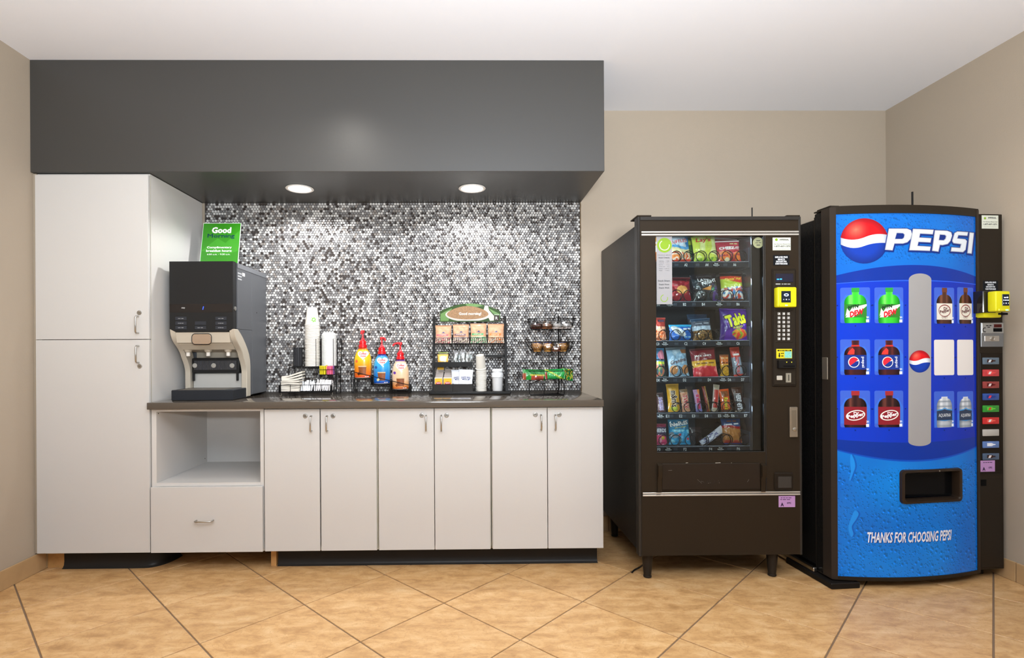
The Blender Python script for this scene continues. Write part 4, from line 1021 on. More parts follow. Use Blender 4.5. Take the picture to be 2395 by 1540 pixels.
    for k in range(6):
        q = at(1065 + 6.5 * k, 845, 3.29 + .012 * (k % 3))
        p = thing('cutlery_packet', 'clear film cutlery sleeves bunched upright on the middle shelf', 'cutlery', (q.x, 3.29 + .012 * (k % 3), zsh + .0005), rot=(R(-6), R(rnd.uniform(-9, 9)), R(rnd.uniform(-15, 15))), group='clear cutlery sleeves')
        o, F_ = pillow('film_sleeve', .040, .088 + rnd.uniform(-.01, .008), .018, lambda u, v: '#ffffff', cl, seed=10 + k, nu=12, nv=14, wr=1.2, parent=p)
        MB().box(-.003, .003, -.001, .001, .004, .05, .0008).lathe([(.006, 0), (.009, .006), (.008, .014), (.003, .02)], (0, 0, .048), 10, sy=.3).build('plastic_spoon', wp, p, local=True)
    # tea boxes
    for k, (p_, q_) in enumerate(((1016.5, 1035), (1037, 1057))):
        X0_, X1_ = at(p_, 900, 3.262).x, at(q_, 900, 3.262).x; ztop = at(1036, 884, 3.262).z
        b = thing('tea_box', 'white and yellow tea box in the bottom left bin, ' + ('left of the pair, flap raised' if k == 0 else 'right of the pair'), 'box', ((X0_ + X1_) / 2, 3.295, zb + .004), group='tea boxes')
        mb = MB().box(X0_, X1_, 3.262, 3.326, zb + .004, ztop, .001); bo = mb.build('carton', mat('carton_white', '#e6dcd2', .55), b)
        F2 = frame((0, 3.2618, 0), (1, 0, 0), (0, 0, 1)); c = (X0_ + X1_) / 2; zl = at(1036, 899, 3.262).z
        decal('yellow_panel', [[(X0_ + .002, zl - .02), (X1_ - .002, zl - .02), (X1_ - .002, ztop - .004), (X0_ + .002, ztop - .004)]], mat('tea_yellow', '#eab41c', .5), bo, F2, .0004)
        decal('red_oval', [arc(c, zl + .004, (X1_ - X0_) * .36, 0, 360, 20, .011)[:-1]], mat('tea_red', '#c4242a', .5), bo, F2, .0007)
        text('Lipton', bo, F2, c, zl + .007, w=(X1_ - X0_) * .5, m=mat('sign_white', '#ffffff'), bold=.03, hh=.001)
        MB().hexa([(X0_, 3.326, ztop), (X1_, 3.326, ztop), (X1_, 3.327, ztop), (X0_, 3.327, ztop), (X0_ + .008, 3.37, ztop + .050), (X1_ + .004, 3.37, ztop + .050), (X1_ + .004, 3.371, ztop + .050), (X0_ + .008, 3.371, ztop + .050)]).build('raised_flap', mat('carton_inner', '#cfc2ba', .7), b)
        if k == 0: MB().box(X0_ + .012, X1_ + .004, 3.366, 3.369, ztop + .044, ztop + .062).build('yellow_tab', mat('tea_yellow', '#eab41c'), b)
    # cocoa packets
    for k, (xp, w_, lab) in enumerate(((1072, .052, 'white cocoa packet partly hidden at the left behind its neighbour'), (1088, .088, 'white cocoa packet with blue lettering in the bottom bin'))):
        q = at(xp, 900, 3.285 - .01 * k); H = at(xp, 867 if k == 0 else 866, 3.29).z - zb
        p = thing('cocoa_packet', lab, 'packet', (q.x, 3.30 - .02 * k, zb + .004), rot=(R(-9), R(3 * k), 0))
        o, F_ = pillow('packet_body', .088, H, .010, lambda u, v: '#dfe3ec' if v > .93 else '#e8e9ee', foil(), seed=20 + k, parent=p)
        text('SWISS MISS', o, F_, 0, H * .62, w=.062, h=.013, m=mat('cocoa_blue', '#26357a', .5), bold=.02, cut=(.01, .01), local=True, arcf=lambda a: -3.2 * a * a)
        decal('blue_ribbon', [[(-.020, H * .50), (.022, H * .50), (.026, H * .54), (-.018, H * .56), (-.024, H * .53)]], MATS['cocoa_blue'], o, F_, .0005, cut=(.01, .01), local=True)
        text('~4', o, F_, 0, H * .525, w=.030, h=.003, m=MATS['sign_white'], local=True, hh=.001, cut=(.01, None))
    # paper bowls
    Yb = 3.315; ax = at(1125.5, 910, Yb); r1 = (at(1138, 900, Yb).x - at(1112, 900, Yb).x) / 2; n = 15
    zt_ = at(1125, 870, Yb).z; m_b = mat('bowl_board', '#ded8cc', .55)
    H = .088; cup = thing('paper_cup', 'off-white paper cups nested upside down in the right bay of the breakfast rack', 'cup', (ax.x, Yb, zb), group='nested paper cups in the breakfast rack')
    cup_body(cup, (r1 - .003) * .74, r1 - .003, H, m_b, name='side')
    MB().lathe([(r1 - .0032, .005), (r1, .004), (r1 + .0003, .001), (r1 - .003, .0)], n=28, cap=False).build('rim', mat('cup_rim', '#f1ece4'), cup, local=True)
    stp = (zt_ - zb) / (n - 1)
    for k in range(1, n): c = dup(cup, (ax.x + rnd.uniform(-.0008, .0008), Yb, zb + stp * k))
    c = dup(cup, (ax.x - .001, Yb - .003, zb + stp * n + .012), label='topmost paper cup tipped forward on the nested stack, its base disc showing'); c.rotation_euler = (R(17), R(-5), 0); del c['group']
    MB().lathe([(r1 * .70, H - .004), (.002, H - .0038)], n=24).build('base_disc', mat('bowl_white', '#f3efe9', .5), c, local=True)
    # lidded container
    Yb = 3.32; ax = at(1163.5, 910, Yb); r = (at(1178, 900, Yb).x - at(1150, 900, Yb).x) / 2; zt_ = at(1163, 862, Yb).z; H = zt_ - zb
    p = thing('lidded_tub', 'white tub with a domed lid at the right of the breakfast rack', 'tub', (ax.x, Yb, zb))
    MB().lathe([(r * .80, 0), (r * .82, .004), (r * .9, H * .62)], n=32).build('tub', mat('tub_white', '#dedddc', .3), p, local=True)
    MB().lathe([(r * .9, H * .60), (r * 1.0, H * .605), (r * 1.0, H * .74), (r * .95, H * .78), (r * .86, H * .80), (r * .84, H * .86), (r * .92, H * .87), (r * .90, H * .93), (r * .80, H * .97), (r * .78, H * .955), (.003, H * .955)], n=36).build('lid', mat('tub_lid', '#e8e9ea', .2, coat=.5), p, local=True)
breakfast_rack()

# ---------------------------------------------------------------- three tier basket
def tier_stand():
    Y = 3.20; cx0 = at(1306.5, 800, Y).x
    t = thing('tiered_basket', 'three-tier black wire basket stand at the right end of the worktop', 'basket stand', (cx0 - .03, Y, ZC))
    z_ = lambda y: at(1300, y, Y).z
    MB().tube([(cx0, Y, z_(912)), (cx0, Y, z_(740))], .0045, 8).build('pole', M_wire, t)
    MB().tube([(cx0 + .016, Y + .01, z_(918)), (cx0 + .012, Y + .01, z_(742))], .0025, 6).build('pole', M_wire, t)
    MB().tube(spline([(cx0 - .026, Y, z_(744)), (cx0 - .024, Y, z_(738)), (cx0 - .012, Y, z_(735)), (cx0 - .002, Y, z_(736)), (cx0, Y, z_(744))], 5), .0022, 6).build('top_loop', M_wire, t)
    tiers = [(1233, 1346, 1242, 1335, 746.5, 771.5), (1229, 1345, 1243, 1332, 801, 824), (1225, 1341, 1236, 1330, 867, 886)]
    info = []
    for k, (a0, a1, b0, b1, yt, yb_) in enumerate(tiers):
        A0, A1, B0, B1 = at(a0, yt, Y).x, at(a1, yt, Y).x, at(b0, yb_, Y).x, at(b1, yb_, Y).x
        zt, zb = z_(yt), z_(yb_); cx = (A0 + A1) / 2; rx, ry = (A1 - A0) / 2, (A1 - A0) / 2 * .62; cb = (B0 + B1) / 2; rb = (B1 - B0) / 2; rby = rb * .6
        info.append((cx, cb, zb, zt, rb, rby, rx, ry))
        top = [(cx + rx * math.cos(2 * math.pi * i / 40), Y + ry * math.sin(2 * math.pi * i / 40), zt) for i in range(40)]
        bot = [(cb + rb * math.cos(2 * math.pi * i / 40), Y + rby * math.sin(2 * math.pi * i / 40), zb) for i in range(40)]
        MB().tube(top, .0024, 6, closed=True).build('basket_rim', M_wire, t)
        MB().tube(bot, .0022, 6, closed=True).build('basket_base', M_wire, t)
        zz = []; n = 22
        for i in range(2 * n):
            a = 2 * math.pi * i / (2 * n)
            zz.append((cx + rx * math.cos(a), Y + ry * math.sin(a), zt) if i % 2 == 0 else (cb + rb * math.cos(a), Y + rby * math.sin(a), zb))
        MB().tube(zz, .0013, 5, closed=True).build('basket_lattice', M_wire, t)
        mb = MB()
        for i in range(9):
            x = cb - rb + 2 * rb * (i + .5) / 9; dy = rby * math.sqrt(max(0, 1 - ((x - cb) / rb) ** 2)); mb.tube([(x, Y - dy, zb), (x, Y + dy, zb)], .0013, 5)
        mb.build('basket_floor', M_wire, t, kind='stuff')
    # angled braces under the baskets
    for (p, q, r_) in (((1266, 777), (1276, 796), (1291, 774)), ((1258, 837), (1283, 864), (1284, 832))):
        a, b, c = at(*p, Y), at(*q, Y), at(*r_, Y)
        a.y = b.y = c.y = Y
        MB().tube([(c.x, Y, c.z), (a.x, Y - .04, a.z), (b.x, Y - .03, b.z), (c.x - .002, Y - .02, c.z - .002)], .0022, 6).build('brace', M_wire, t)
    for k in (1, 2):
        MB().tube([(cx0 + .008, Y, z_([777, 832][k - 1])), (cx0 + .020, Y - .02, z_([781, 838][k - 1])), (cx0 + .014, Y, z_([800, 866][k - 1]))], .0022, 6).build('brace', M_wire, t)
    # base frame
    zf = ZC + .0025
    f0, f1 = at(1239, 925, 3.13).x, at(1320, 925, 3.13).x; zt = info[2][2]
    MB().tube([(cx0 - .10, Y, zt - .002), (f0, 3.14, zt - .03), (f0, 3.13, zf + .008), (f0 + .006, 3.128, zf), (f1 - .004, 3.128, zf), (f1, 3.13, zf + .006), (f1, 3.14, zt - .03), (cx0 + .015, Y, zt - .002)], .0028, 8).build('base_hoop', M_wire, t)
    MB().tube([(f0 + .004, 3.13, zf), (cx0, 3.235, zf), (f1 - .002, 3.13, zf)], .0028, 8).build('base_strut', M_wire, t)
    MB().tube([(cx0, Y, z_(905)), (cx0, 3.234, zf)], .003, 6).build('base_strut', M_wire, t)
    q0, q1 = at(1276, 887, 3.15), at(1272, 922, 3.13)
    MB().tube([(q0.x, 3.16, q0.z), (q1.x, 3.131, zf + .002)], .0024, 6).build('base_strut', M_wire, t)
    # pastries in clear film: top tier chocolate, middle tier muffins
    film = glassmat('clear_film', '#f3f6f6', .16, .22)
    def wrapped(name, label, cat, x, y, z, kind, col_, r, group, seed, lab2=None):
        p = thing(name, label, cat, (x, y, z), rz=R(rnd.uniform(-25, 25)), group=group)
        if kind == 'donut':
            mb = MB(); N, M_ = 20, 10
            g = [[mb.bm.verts.new(((r * .62 + r * .36 * math.cos(b)) * math.cos(a), (r * .62 + r * .36 * math.cos(b)) * math.sin(a) * .8, r * .42 + r * .36 * math.sin(b) * 1.1)) for b in [2 * math.pi * j / M_ for j in range(M_)]] for a in [2 * math.pi * i / N for i in range(N)]]
            for i in range(N):
                for j in range(M_): mb.bm.faces.new((g[i][j], g[(i + 1) % N][j], g[(i + 1) % N][(j + 1) % M_], g[i][(j + 1) % M_]))
            mb.build('pastry', col_, p, local=True, recalc=True)
        else:
            MB().lathe([(r * .55, 0), (r * .62, .004), (r * .78, r * .7), (r * .92, r * .85), (r * .85, r * 1.15), (r * .5, r * 1.4), (.002, r * 1.48)], n=20).build('pastry', col_, p, local=True)
        h = r * (1.15 if kind == 'donut' else 1.75)
        def sh(u, v):
            a = 2 * math.pi * u; n_ = 1 + .16 * noise.noise(Vector((math.cos(a) * 3 + seed, math.sin(a) * 3, v * 5 + seed)))
            rr = r * 1.12 * math.sin(math.pi * min(.999, max(.001, .04 + .92 * v))) ** .45 * n_
            return Vector((rr * math.cos(a), rr * math.sin(a) * .85, h * v * n_))
        MB().grid(sh, 20, 9, wrapu=True).build('film_wrap', film, p, local=True, ang=20)
        return p
    choc = mat('chocolate', '#4a2018', .5, var=.3, scale=60); brn = mat('brown_bread', '#8a5530', .6, var=.3, scale=70); wh = mat('iced_white', '#d8cfcb', .5, var=.1); mf = mat('muffin', '#d89a4c', .7, var=.3, scale=80, bump=.4)
    (cx, cb, zb, zt, rb, rby, rx, ry) = info[0]
    for i, (dx, m_, lab) in enumerate(((-.085, choc, 'film-wrapped chocolate pastry at the left of the top basket'), (-.025, brn, 'film-wrapped brown pastry second from left in the top basket'), (.035, wh, 'film-wrapped white iced pastry third from left in the top basket'), (.088, wh, 'film-wrapped pale pastry at the right of the top basket'))):
        wrapped('wrapped_pastry', lab, 'pastry', cb + dx, Y - .012, zb + .003, 'donut', m_, .041, 'wrapped pastries in the top basket', i)
    (cx, cb, zb, zt, rb, rby, rx, ry) = info[1]
    for i, (dx, lab) in enumerate(((-.082, 'film-wrapped golden muffin at the left of the middle basket'), (-.02, 'film-wrapped golden muffin left of the centre of the middle basket'), (.072, 'film-wrapped golden muffin at the right of the middle basket'))):
        p = wrapped('wrapped_muffin', lab, 'muffin', cb + dx, Y - .018, zb + .003, 'muffin', mf, .036, 'wrapped muffins in the middle basket', 7 + i)
        MB().box(-.020, .022, .004, .006, .038, .056, .001).build('blue_label', mat('label_blue', '#3358b8', .3), p, local=True)
    p = wrapped('wrapped_muffin', 'film-wrapped reddish muffin lying between the golden ones', 'muffin', cb + .028, Y - .03, zb + .003, 'donut', mat('berry_bread', '#a0604a', .6, var=.3, scale=60), .030, 'wrapped muffins in the middle basket', 12)
    # green bar wrappers
    (cx, cb, zb, zt, rb, rby, rx, ry) = info[2]
    def bar(x, y, z, L, H, ang, tilt, pf, lab, seed):
        p = thing('snack_bar', lab, 'snack bar', (x, y, z), rot=(R(-12), R(tilt), R(ang)), group='green wrapped bars in the bottom basket')
        def fr(u, v):
            X = (u - .5) * L; e = 1 if .07 < u < .93 else .25; q = math.sin(math.pi * min(1, max(0, v))) ** .6
            d = .012 * q * (1.0 if .07 < u < .93 else .15) * (1 + .35 * noise.noise(Vector((u * 7 + seed, v * 3, seed))))
            return Vector((X, -d, H * v * (1 if .05 < u < .95 else 1.06)))
        mb = MB(); mb.grid(fr, 34, 10); mb.grid(lambda u, v: Vector((fr(1 - u, v).x, .001 - fr(1 - u, v).y, fr(1 - u, v).z)), 16, 6)
        o = mb.build('wrapper', foil(), p, local=True, ang=80)
        paint(o, lambda co: pf(co.x / L + .5, co.z / H))
        return o, (lambda u, v, h=0: fr(u / L + .5, v / H) + Vector((0, -h - .0003, 0)))
    g1 = lambda u, v: '#8a3d1c' if (u < .14 and v < .6) else ('#c8c040' if .40 < v < .47 and u > .3 else ('#a8422c' if (v < .36 and .35 < u < .85) else mixc('#1d9a3a', '#0f6e2a', v)))
    g2 = lambda u, v: '#8f2f20' if (u < .12 and v < .75) else ('#c7d23c' if ((u - .45) * 1.2 + (v - .5)) ** 2 < .006 else mixc('#1fae4a', '#117a34', abs(v - .5) * 1.6))
    g3 = lambda u, v: '#0f7a35' if noise.noise(Vector((u * 9, v * 5, 3))) > -.1 else '#d8c040'
    o, F_ = bar(at(1252, 880, 3.12).x, 3.15, zb - .005, .145, .062, 6, 2, g1, 'green and brown wrapped bar at the left of the bottom basket', 3)
    o, F_ = bar(at(1300, 878, 3.12).x, 3.145, zb - .002, .115, .062, -3, -3, g2, 'bright green wrapped bar with yellow streak in the middle of the bottom basket', 5)
    bar(at(1327, 876, 3.16).x, 3.165, zb - .008, .075, .070, 20, 9, g3, 'dark green wrapped bar at the right end of the bottom basket', 9)
    bar(at(1275, 872, 3.22).x, 3.225, zb + .003, .14, .05, 0, 0, g2, 'green wrapped bar lying at the back of the bottom basket', 11)
tier_stand()
# ---------------------------------------------------------------- snack vending machine
VX0, VX1, VY, VR = .866, 1.694, 2.680, 3.425
def snack_machine():
    M_v = mat('machine_bronze_black', '#2c241b', .36, .1, var=.04, scale=6, bump=.04, bscale=400)
    M_vs = mat('machine_side_black', '#232221', .30, .2, var=.06, scale=5, bump=.10, bscale=160)
    chrome = mat('chrome_strip', '#c2c0bc', .32, .6, var=0)
    lx = lambda x, y, Y=VY: at(x, y, Y)
    zt, zb = 1.845, .130
    t = thing('snack_vending_machine', 'black glass-front snack vending machine on short legs', 'vending machine', ((VX0 + VX1) / 2, 3.05, 0))
    gx0, gx1 = lx(1535, 800).x, lx(1788, 800).x; gz1, gz0 = lx(1660, 552).z, lx(1660, 1058.5).z
    # cabinet shell, open towards the front behind the glass
    mb = MB()
    BY = VY + .045
    mb.box(VX0 + .004, VX0 + .03, BY, VR, zb + .01, zt - .03, .004)
    mb.build('side_panel', M_vs, t)
    MB().box(VX1 - .06, VX1 - .034, BY, VR, zb + .01, zt - .03, .004).build('side_panel', M_vs, t)
    MB().box(VX0 + .03, VX1 - .06, BY, VR, zt - .055, zt - .03).build('top_panel', M_vs, t)
    MB().box(VX0 + .03, VX1 - .06, BY, VR, zb + .01, zb + .035).build('bottom_panel', M_vs, t)
    MB().box(VX0 + .03, VX1 - .06, VR - .3, VR - .28, zb + .035, zt - .055).build('back_panel', mat('cavity_grey', '#26272a', .5, var=.02), t)
    MB().box(gx1 - .038, gx1 - .034, BY + .01, VR - .3, gz0 - .05, zt - .055).build('inner_wall', mat('inner_steel', '#5d626c', .22, .6), t)
    # door as four members round the window
    door = MB().box(VX0, gx0, VY, BY - .004, gz0, gz1)
    door.box(gx1, VX1 - .004, VY, BY - .004, gz0, gz1); door.box(VX0, VX1 - .004, VY, BY - .004, gz1, zt); door.box(VX0, VX1 - .004, VY, BY - .004, zb, gz0)
    door = door.build('door', M_v, t)
    MB().box(VX0 - .004, VX0 + .010, VY - .006, BY, zb - .004, zt + .002, .004).build('door_edge', mat('edge_satin', '#3a3836', .25, .5), door)
    MB().box(VX1 - .010, VX1 + .002, VY - .004, BY, zb - .004, zt + .002, .004).build('door_edge', MATS['edge_satin'], door)
    MB().box(VX0 + .010, VX1 - .010, VY - .005, VY, zt - .018, zt + .001, .002).build('top_trim', MATS['edge_satin'], door)
    for y0, y1 in ((541, 545), (547, 551.5), (1151, 1154.5), (1156, 1160)):
        z1, z0 = lx(1680, y0).z, lx(1680, y1).z
        MB().box(lx(1501, 800).x, VX1 - .010, VY - .005, VY, z0, z1, .0015).build('chrome_strip', chrome, door)
    # hinge bracket on top
    MB().box(VX0 - .004, VX0 + .07, VY, VY + .11, zt + .0025, zt + .010, .002).build('hinge_plate', M_v, t)
    MB().box(VX1 - .07, VX1 + .0, VY + .0, VY + .11, zt + .0025, zt + .008, .002).build('hinge_plate', M_v, t)
    # legs
    for x, y in ((1518, VY + .05), (1812, VY + .05)):
        X = at(x, 1340, VY + .03).x
        for yy in (VY + .055, VR - .08): MB().lathe([(.018, 0), (.021, .003), (.021, .010), (.019, .012), (.030, zb + .008)], (X, yy, 0), 20).build('leg', mat('leg_bronze', '#2e2924', .3, .3), t)
    # antenna
    a = at(1759, 508, 3.0); MB().tube([(a.x, 3.0, zt - .03), (a.x, 3.0, at(1759, 486, 3.0).z)], .0035, 8).build('antenna', M_black, t)
    # trays
    iy = VY + .07
    L = gx0 - .05; Rr = lx(1753.5, 900, iy).x
    rows = [('A', 613.5, 626), ('B', 706.5, 718), ('C', 798, 810.5), ('D', 883, 895), ('E', 967, 979.5), ('F', 1045, 1057)]
    m_tray = mat('tray_dark', '#2c3038', .3, .3, var=.03); tz = {}
    lab = {'A': [(1604, 'A2'), (1653, 'A4'), (1718, 'A6')], 'B': [(1540, 'B0'), (1601, 'B2'), (1645, 'B4'), (1726, 'B6')], 'C': [(1538, 'C0'), (1604, 'C2'), (1647, 'C4'), (1726, 'C6')],
           'D': [(1539, 'D0'), (1601, 'D2'), (1659, 'D4'), (1706, 'D6'), (1737, 'D7')], 'E': [(1561, 'E1'), (1592, 'E2'), (1622, 'E3'), (1652, 'E4'), (1683, 'E5'), (1714, 'E6'), (1744, 'E7')], 'F': [(1541, 'F0'), (1602, 'F2'), (1662, 'F4'), (1727, 'F6')]}
    press = {'A': [1675], 'B': [1566, 1682], 'C': [1555, 1682], 'D': [1555, 1691], 'E': [1545, 1699], 'F': [1563, 1685]}
    mw = mat('tag_white', '#e8ecf0', .5)
    for r_, y1, y0 in rows:
        z1, z0 = at(1650, y1, iy).z, at(1650, y0, iy).z; tz[r_] = z1
        tr = MB().box(L, Rr, iy, iy + .004, z0, z1 + .002, .001)
        tr.box(L, Rr, iy + .004, iy + .38, z0 + .012, z0 + .014)
        tr = tr.build('tray', m_tray, t)
        MB().box(Rr - .002, Rr + .001, iy, iy + .38, z0, z1 + .075, .0005).build('tray_side', mat('tray_side', '#566072', .3, .3), tr)
        MB().box(L, Rr, iy - .002, iy + .001, z1, z1 + .0035, .001).build('tray_lip', mat('lip_bright', '#aab4c4', .25, .7), tr)
        F = frame((0, iy - .0003, 0), (1, 0, 0), (0, 0, 1)); zc = (z0 + z1) / 2
        it = [(s, at(x, (y0 + y1) / 2, iy).x, zc, None, .0165) for x, s in lab[r_] if at(x, y1, iy).x > L + .01]
        join_text([(s, x, z, .016, .0145, .01) for s, x, z, a_, b_ in it], tr, F, mw)
        for x in press[r_]:
            X = at(x, y1, iy).x
            pl = MB().box(X - .019, X + .019, iy - .0012, iy, zc - .0125, zc + .011).build('press_tag', mat('tag_black', '#15171b', .4), tr)
            join_text([('Press', X, zc + .006, .018, .0065, .03), ('Selection', X, zc - .0015, .032, .006, .03), ('for Price', X, zc - .008, .016, .003, .0)], pl, frame((0, iy - .0014, 0), (1, 0, 0), (0, 0, 1)), mw, h=.0004)
        for x, s in lab[r_]:
            X = at(x - 22, y1, iy).x
            if X > L + .03: MB().box(X - .010, X + .010, iy - .0015, iy, zc - .007, zc + .007, .001).build('price_flip', mat('flip_grey', '#3d434e', .3), tr)
    # spirals
    def coil(row, px, rad, n=6, back=.30):
        z = tz[row]; X = at(px, 700, iy + .02).x; P = []
        for k in range(n * 14 + 1):
            a = R(-90 + 360 * k / 14); P.append((X + rad * math.cos(a), iy + .010 + back * max(0, k - 12) / (n * 14), z + .004 + rad + rad * math.sin(a)))
        MB().tube(P, .0021, 6).build('spiral', M_wire, t)
    for row, xs, rad in (('A', (1581, 1610, 1639, 1669, 1700, 1732), .0285), ('B', (1581, 1610, 1639, 1671, 1700, 1732), .030), ('C', (1551, 1579, 1607, 1641, 1667), .028), ('D', (1545, 1581, 1611, 1641, 1671, 1698, 1730), .028),
                         ('E', (1580, 1608, 1640, 1668, 1698, 1728), .026), ('F', (1550, 1577, 1611, 1641, 1697, 1739), .028)):
        for x in xs: coil(row, x, rad)
    # cool strip lamp inside the window, left and top
    MB().box(gx0 + .02, gx1 - .06, VY + .050, VY + .066, gz1 + .014, gz1 + .024, .002).build('lamp_strip', mat('lamp_glow', '#cfe2ff', .5, emit=1.5, var=0), t, label='cool white light strip')
    for zz, en in ((gz1 - .01, .55), (gz1 - .22, .60), (gz1 - .44, .45), (gz1 - .66, .35), (gz1 - .88, .3)):
        lamp('cabinet_lamp', 'AREA', (gx0 - .012, VY + .055, zz), en, (.80, .90, 1.0), .05, rot=(R(62), 0, R(-58)))
        lamp('cabinet_lamp', 'AREA', (gx1 - .03, VY + .055, zz), en * .3, (.80, .90, 1.0), .05, rot=(R(62), 0, R(58)))
    # glass with its frame
    MB().box(gx0 + .0005, gx1 - .0005, VY + .012, VY + .016, gz0, gz1).build('glass', glassmat('window_glass', '#eef3f2', .0, .01), t, label='clear glass pane')
    MB().tube([(gx1 - .003, VY - .001, gz0), (gx1 - .003, VY - .001, gz1)], .0028, 6).build('window_bead', MATS['edge_satin'], t)
    MB().tube([(gx0, VY - .001, gz0 + .001), (gx1, VY - .001, gz0 + .001)], .0022, 6).build('window_bead', MATS['edge_satin'], t)
    # nutrition strip stuck on the glass
    F = frame((0, VY + .0105, 0), (1, 0, 0), (0, 0, 1)); G = lambda x, y: (lambda p: (p.x, p.z))(at(x, y, VY + .0105))
    s0, s1 = G(1536, 712), G(1571.5, 553)
    st = MB().box(s0[0], s1[0], VY + .0105, VY + .0118, s0[1], s1[1]).build('sticker_strip', mat('sticker_grey', '#959496', .5), t, label='grey snack criteria sticker strip')
    lime = mat('lime', '#7da01a', .4); gy = mat('ring_grey', '#c5c9ae', .4); dk = mat('text_dark', '#3a3a3c', .6)
    c = G(1554, 574); rr = .0375
    decal('green_disc', [arc(c[0], c[1], rr, 0, 360, 40)[:-1]], lime, st, F, .0004)
    def ring(c, r0, r1, a0, a1): return [arc(c[0], c[1], r1, a0, a1, 24) + arc(c[0], c[1], r0, a1, a0, 24)]
    decal('disc_swoosh', ring(c, rr * .60, rr * .72, 120, 370), gy, st, F, .0008)
    c2 = G(1553.5, 698); decal('small_ring', ring(c2, .0155, .019, 100, 380), lime, st, F, .0004)
    cx = c2[0]
    rowsT = [('choice plus', 597, .066, .004), ('Snack Criteria', 603, .056, .0065), ('Calories     < 250', 611, .052, .0032), ('Total Fat    < 10 g', 615.5, .052, .0032), ('Sat Fat       < 3 g', 620, .052, .0032), ('Trans Fat     0 g', 624.5, .052, .0032), ('Sodium   < 230 mg', 629, .052, .0032), ('Sugar     < 20 g', 633.5, .052, .0032),
             ('Snack Smart.', 657, .062, .0085), ('Snack Now.', 665.5, .054, .008), ('Snack Well.', 673.5, .054, .008)]
    join_text([(s, cx, G(1553, y)[1], w_, h_, .012) for s, y, w_, h_ in rowsT], st, F, dk, h=.0005)
    c = G(1773.5, 568); d_ = MB().lathe([(.0275, 0), (.0275, .0006)], (c[0], VY + .0117, c[1]), 30, M=Matrix.Rotation(R(90), 4, 'X')).build('round_sticker', mat('disc_khaki', '#8f9270', .4), t)
    join_text([('~1', c[0], c[1] + .010, .02, .004, .02), ('~2', c[0], c[1], .03, .003, 0), ('~1', c[0], c[1] - .012, .018, .004, .03)], d_, frame((0, VY + .0111, 0), (1, 0, 0), (0, 0, 1)), dk, h=.0004)
    # delivery flap
    z1, z0 = lx(1660, 1084).z, lx(1660, 1145).z
    fl = MB().box(lx(1547, 1100).x, lx(1776, 1100).x, VY - .008, VY, z0, z1, .002).build('delivery_flap', mat('flap_black', '#29211a', .4), t)
    FF = frame((0, VY - .0082, 0), (1, 0, 0), (0, 0, 1)); q = lx(1655, 1127)
    text('PUSH', fl, FF, q.x, q.z, w=.11, h=.014, m=mat('embossed', '#35302c', .25), hh=.0006)
    sc_m = mat('scratch', '#6f685f', .5)
    mb = MB()
    for x0_, y0_, x1_, y1_ in ((1563, 1101, 1572, 1100.5), (1631, 1122, 1641, 1131), (1656, 1131, 1662, 1130), (1680, 1124, 1683, 1131), (1640, 1126, 1646, 1128), (1748, 1128, 1752, 1122)):
        a_, b_ = lx(x0_, y0_, VY - .008), lx(x1_, y1_, VY - .008); mb.tube([a_, b_], .0006, 4)
    mb.build('scratches', sc_m, fl, kind='stuff')
    for x in (1541.5, 1783):
        X = lx(x, 1100).x
        ar = MB().prism([(VY, lx(x, 1084).z), (VY - .022, lx(x, 1088).z), (VY - .022, lx(x, 1112).z), (VY - .010, lx(x, 1120).z), (VY - .010, lx(x, 1150).z), (VY, lx(x, 1150).z)], (X - .011, 0, 0), (0, 1, 0), (0, 0, 1), (.022, 0, 0), .001)
        ar.build('flap_arm', M_v, t)
    mb = MB()
    for x0_, x1_ in ((1604, 1609), (1673, 1685), (1710, 1711.5)):
        a_, b_ = lx(x0_, 1083.5, VY - .001), lx(x1_, 1083, VY - .001); mb.tube([a_, b_], .0010, 4)
    mb.build('paint_chips', mat('paint_chip', '#cfc6b4', .6), t, kind='stuff')
    # payment column
    def bx(name, x0, y0, x1, y1, d0, d1, m, parent=t, b=.002, label=None):
        a_, b_ = lx(x0, y1, VY), lx(x1, y0, VY)
        return MB().box(a_.x, b_.x, VY - d1, VY - d0, a_.z, b_.z, b).build(name, m, parent, label=label)
    FR = lambda d: frame((0, VY - d, 0), (1, 0, 0), (0, 0, 1))
    def P2(x, y): p = lx(x, y, VY); return p.x, p.z
    MB().tube([(lx(1790, 800).x, VY - .001, lx(1790, 541).z - .01), (lx(1790, 800).x, VY - .001, lx(1790, 1150).z)], .002, 6).build('panel_seam', MATS['edge_satin'], t)
    def service_sticker(x0, y0, x1, y1, FRm, bxf, P, parent):
        s = bxf('service_sticker', x0, y0, x1, y1, 0, .0012, mat('sticker_pale', '#ccd0c2', .5), b=.0003) if parent is None else None
    s = bx('service_sticker', 1807, 556, 1849, 586, 0, .0012, mat('sticker_pale', '#ccd0c2', .5), b=.0003, label='pale service phone sticker')
    x_, z_ = P2(1815.5, 561); decal('green_mark', [arc(x_, z_, .007, 0, 360, 16)[:-1]], lime, s, FR(.0013), .0003)
    join_text([('IMPERIAL', *P2(1834, 561), .048, .008, .02), ('For Service, Please Call', *P2(1829, 571.5), .082, .005, .01), ('1-877-437-1373', *P2(1829, 576.5), .082, .0075, .03), ('imperialcompanies.com', *P2(1829, 583), .07, .003, 0)], s, FR(.0013), dk, h=.0004)
    s = bx('price_notice', 1808.5, 597, 1846, 621, 0, .0012, mat('tag_black', '#15171b'), b=.0003)
    join_text([('DISPLAYED PRICE', *P2(1827, 602), .064, .0085, .04), ('REFLECTS', *P2(1827, 607.3), .036, .0085, .04), ('DISCOUNT FOR', *P2(1827, 612.3), .054, .0085, .04), ('CASH PURCHASE', *P2(1827, 617.3), .062, .0085, .04)], s, FR(.0013), mw, h=.0004)
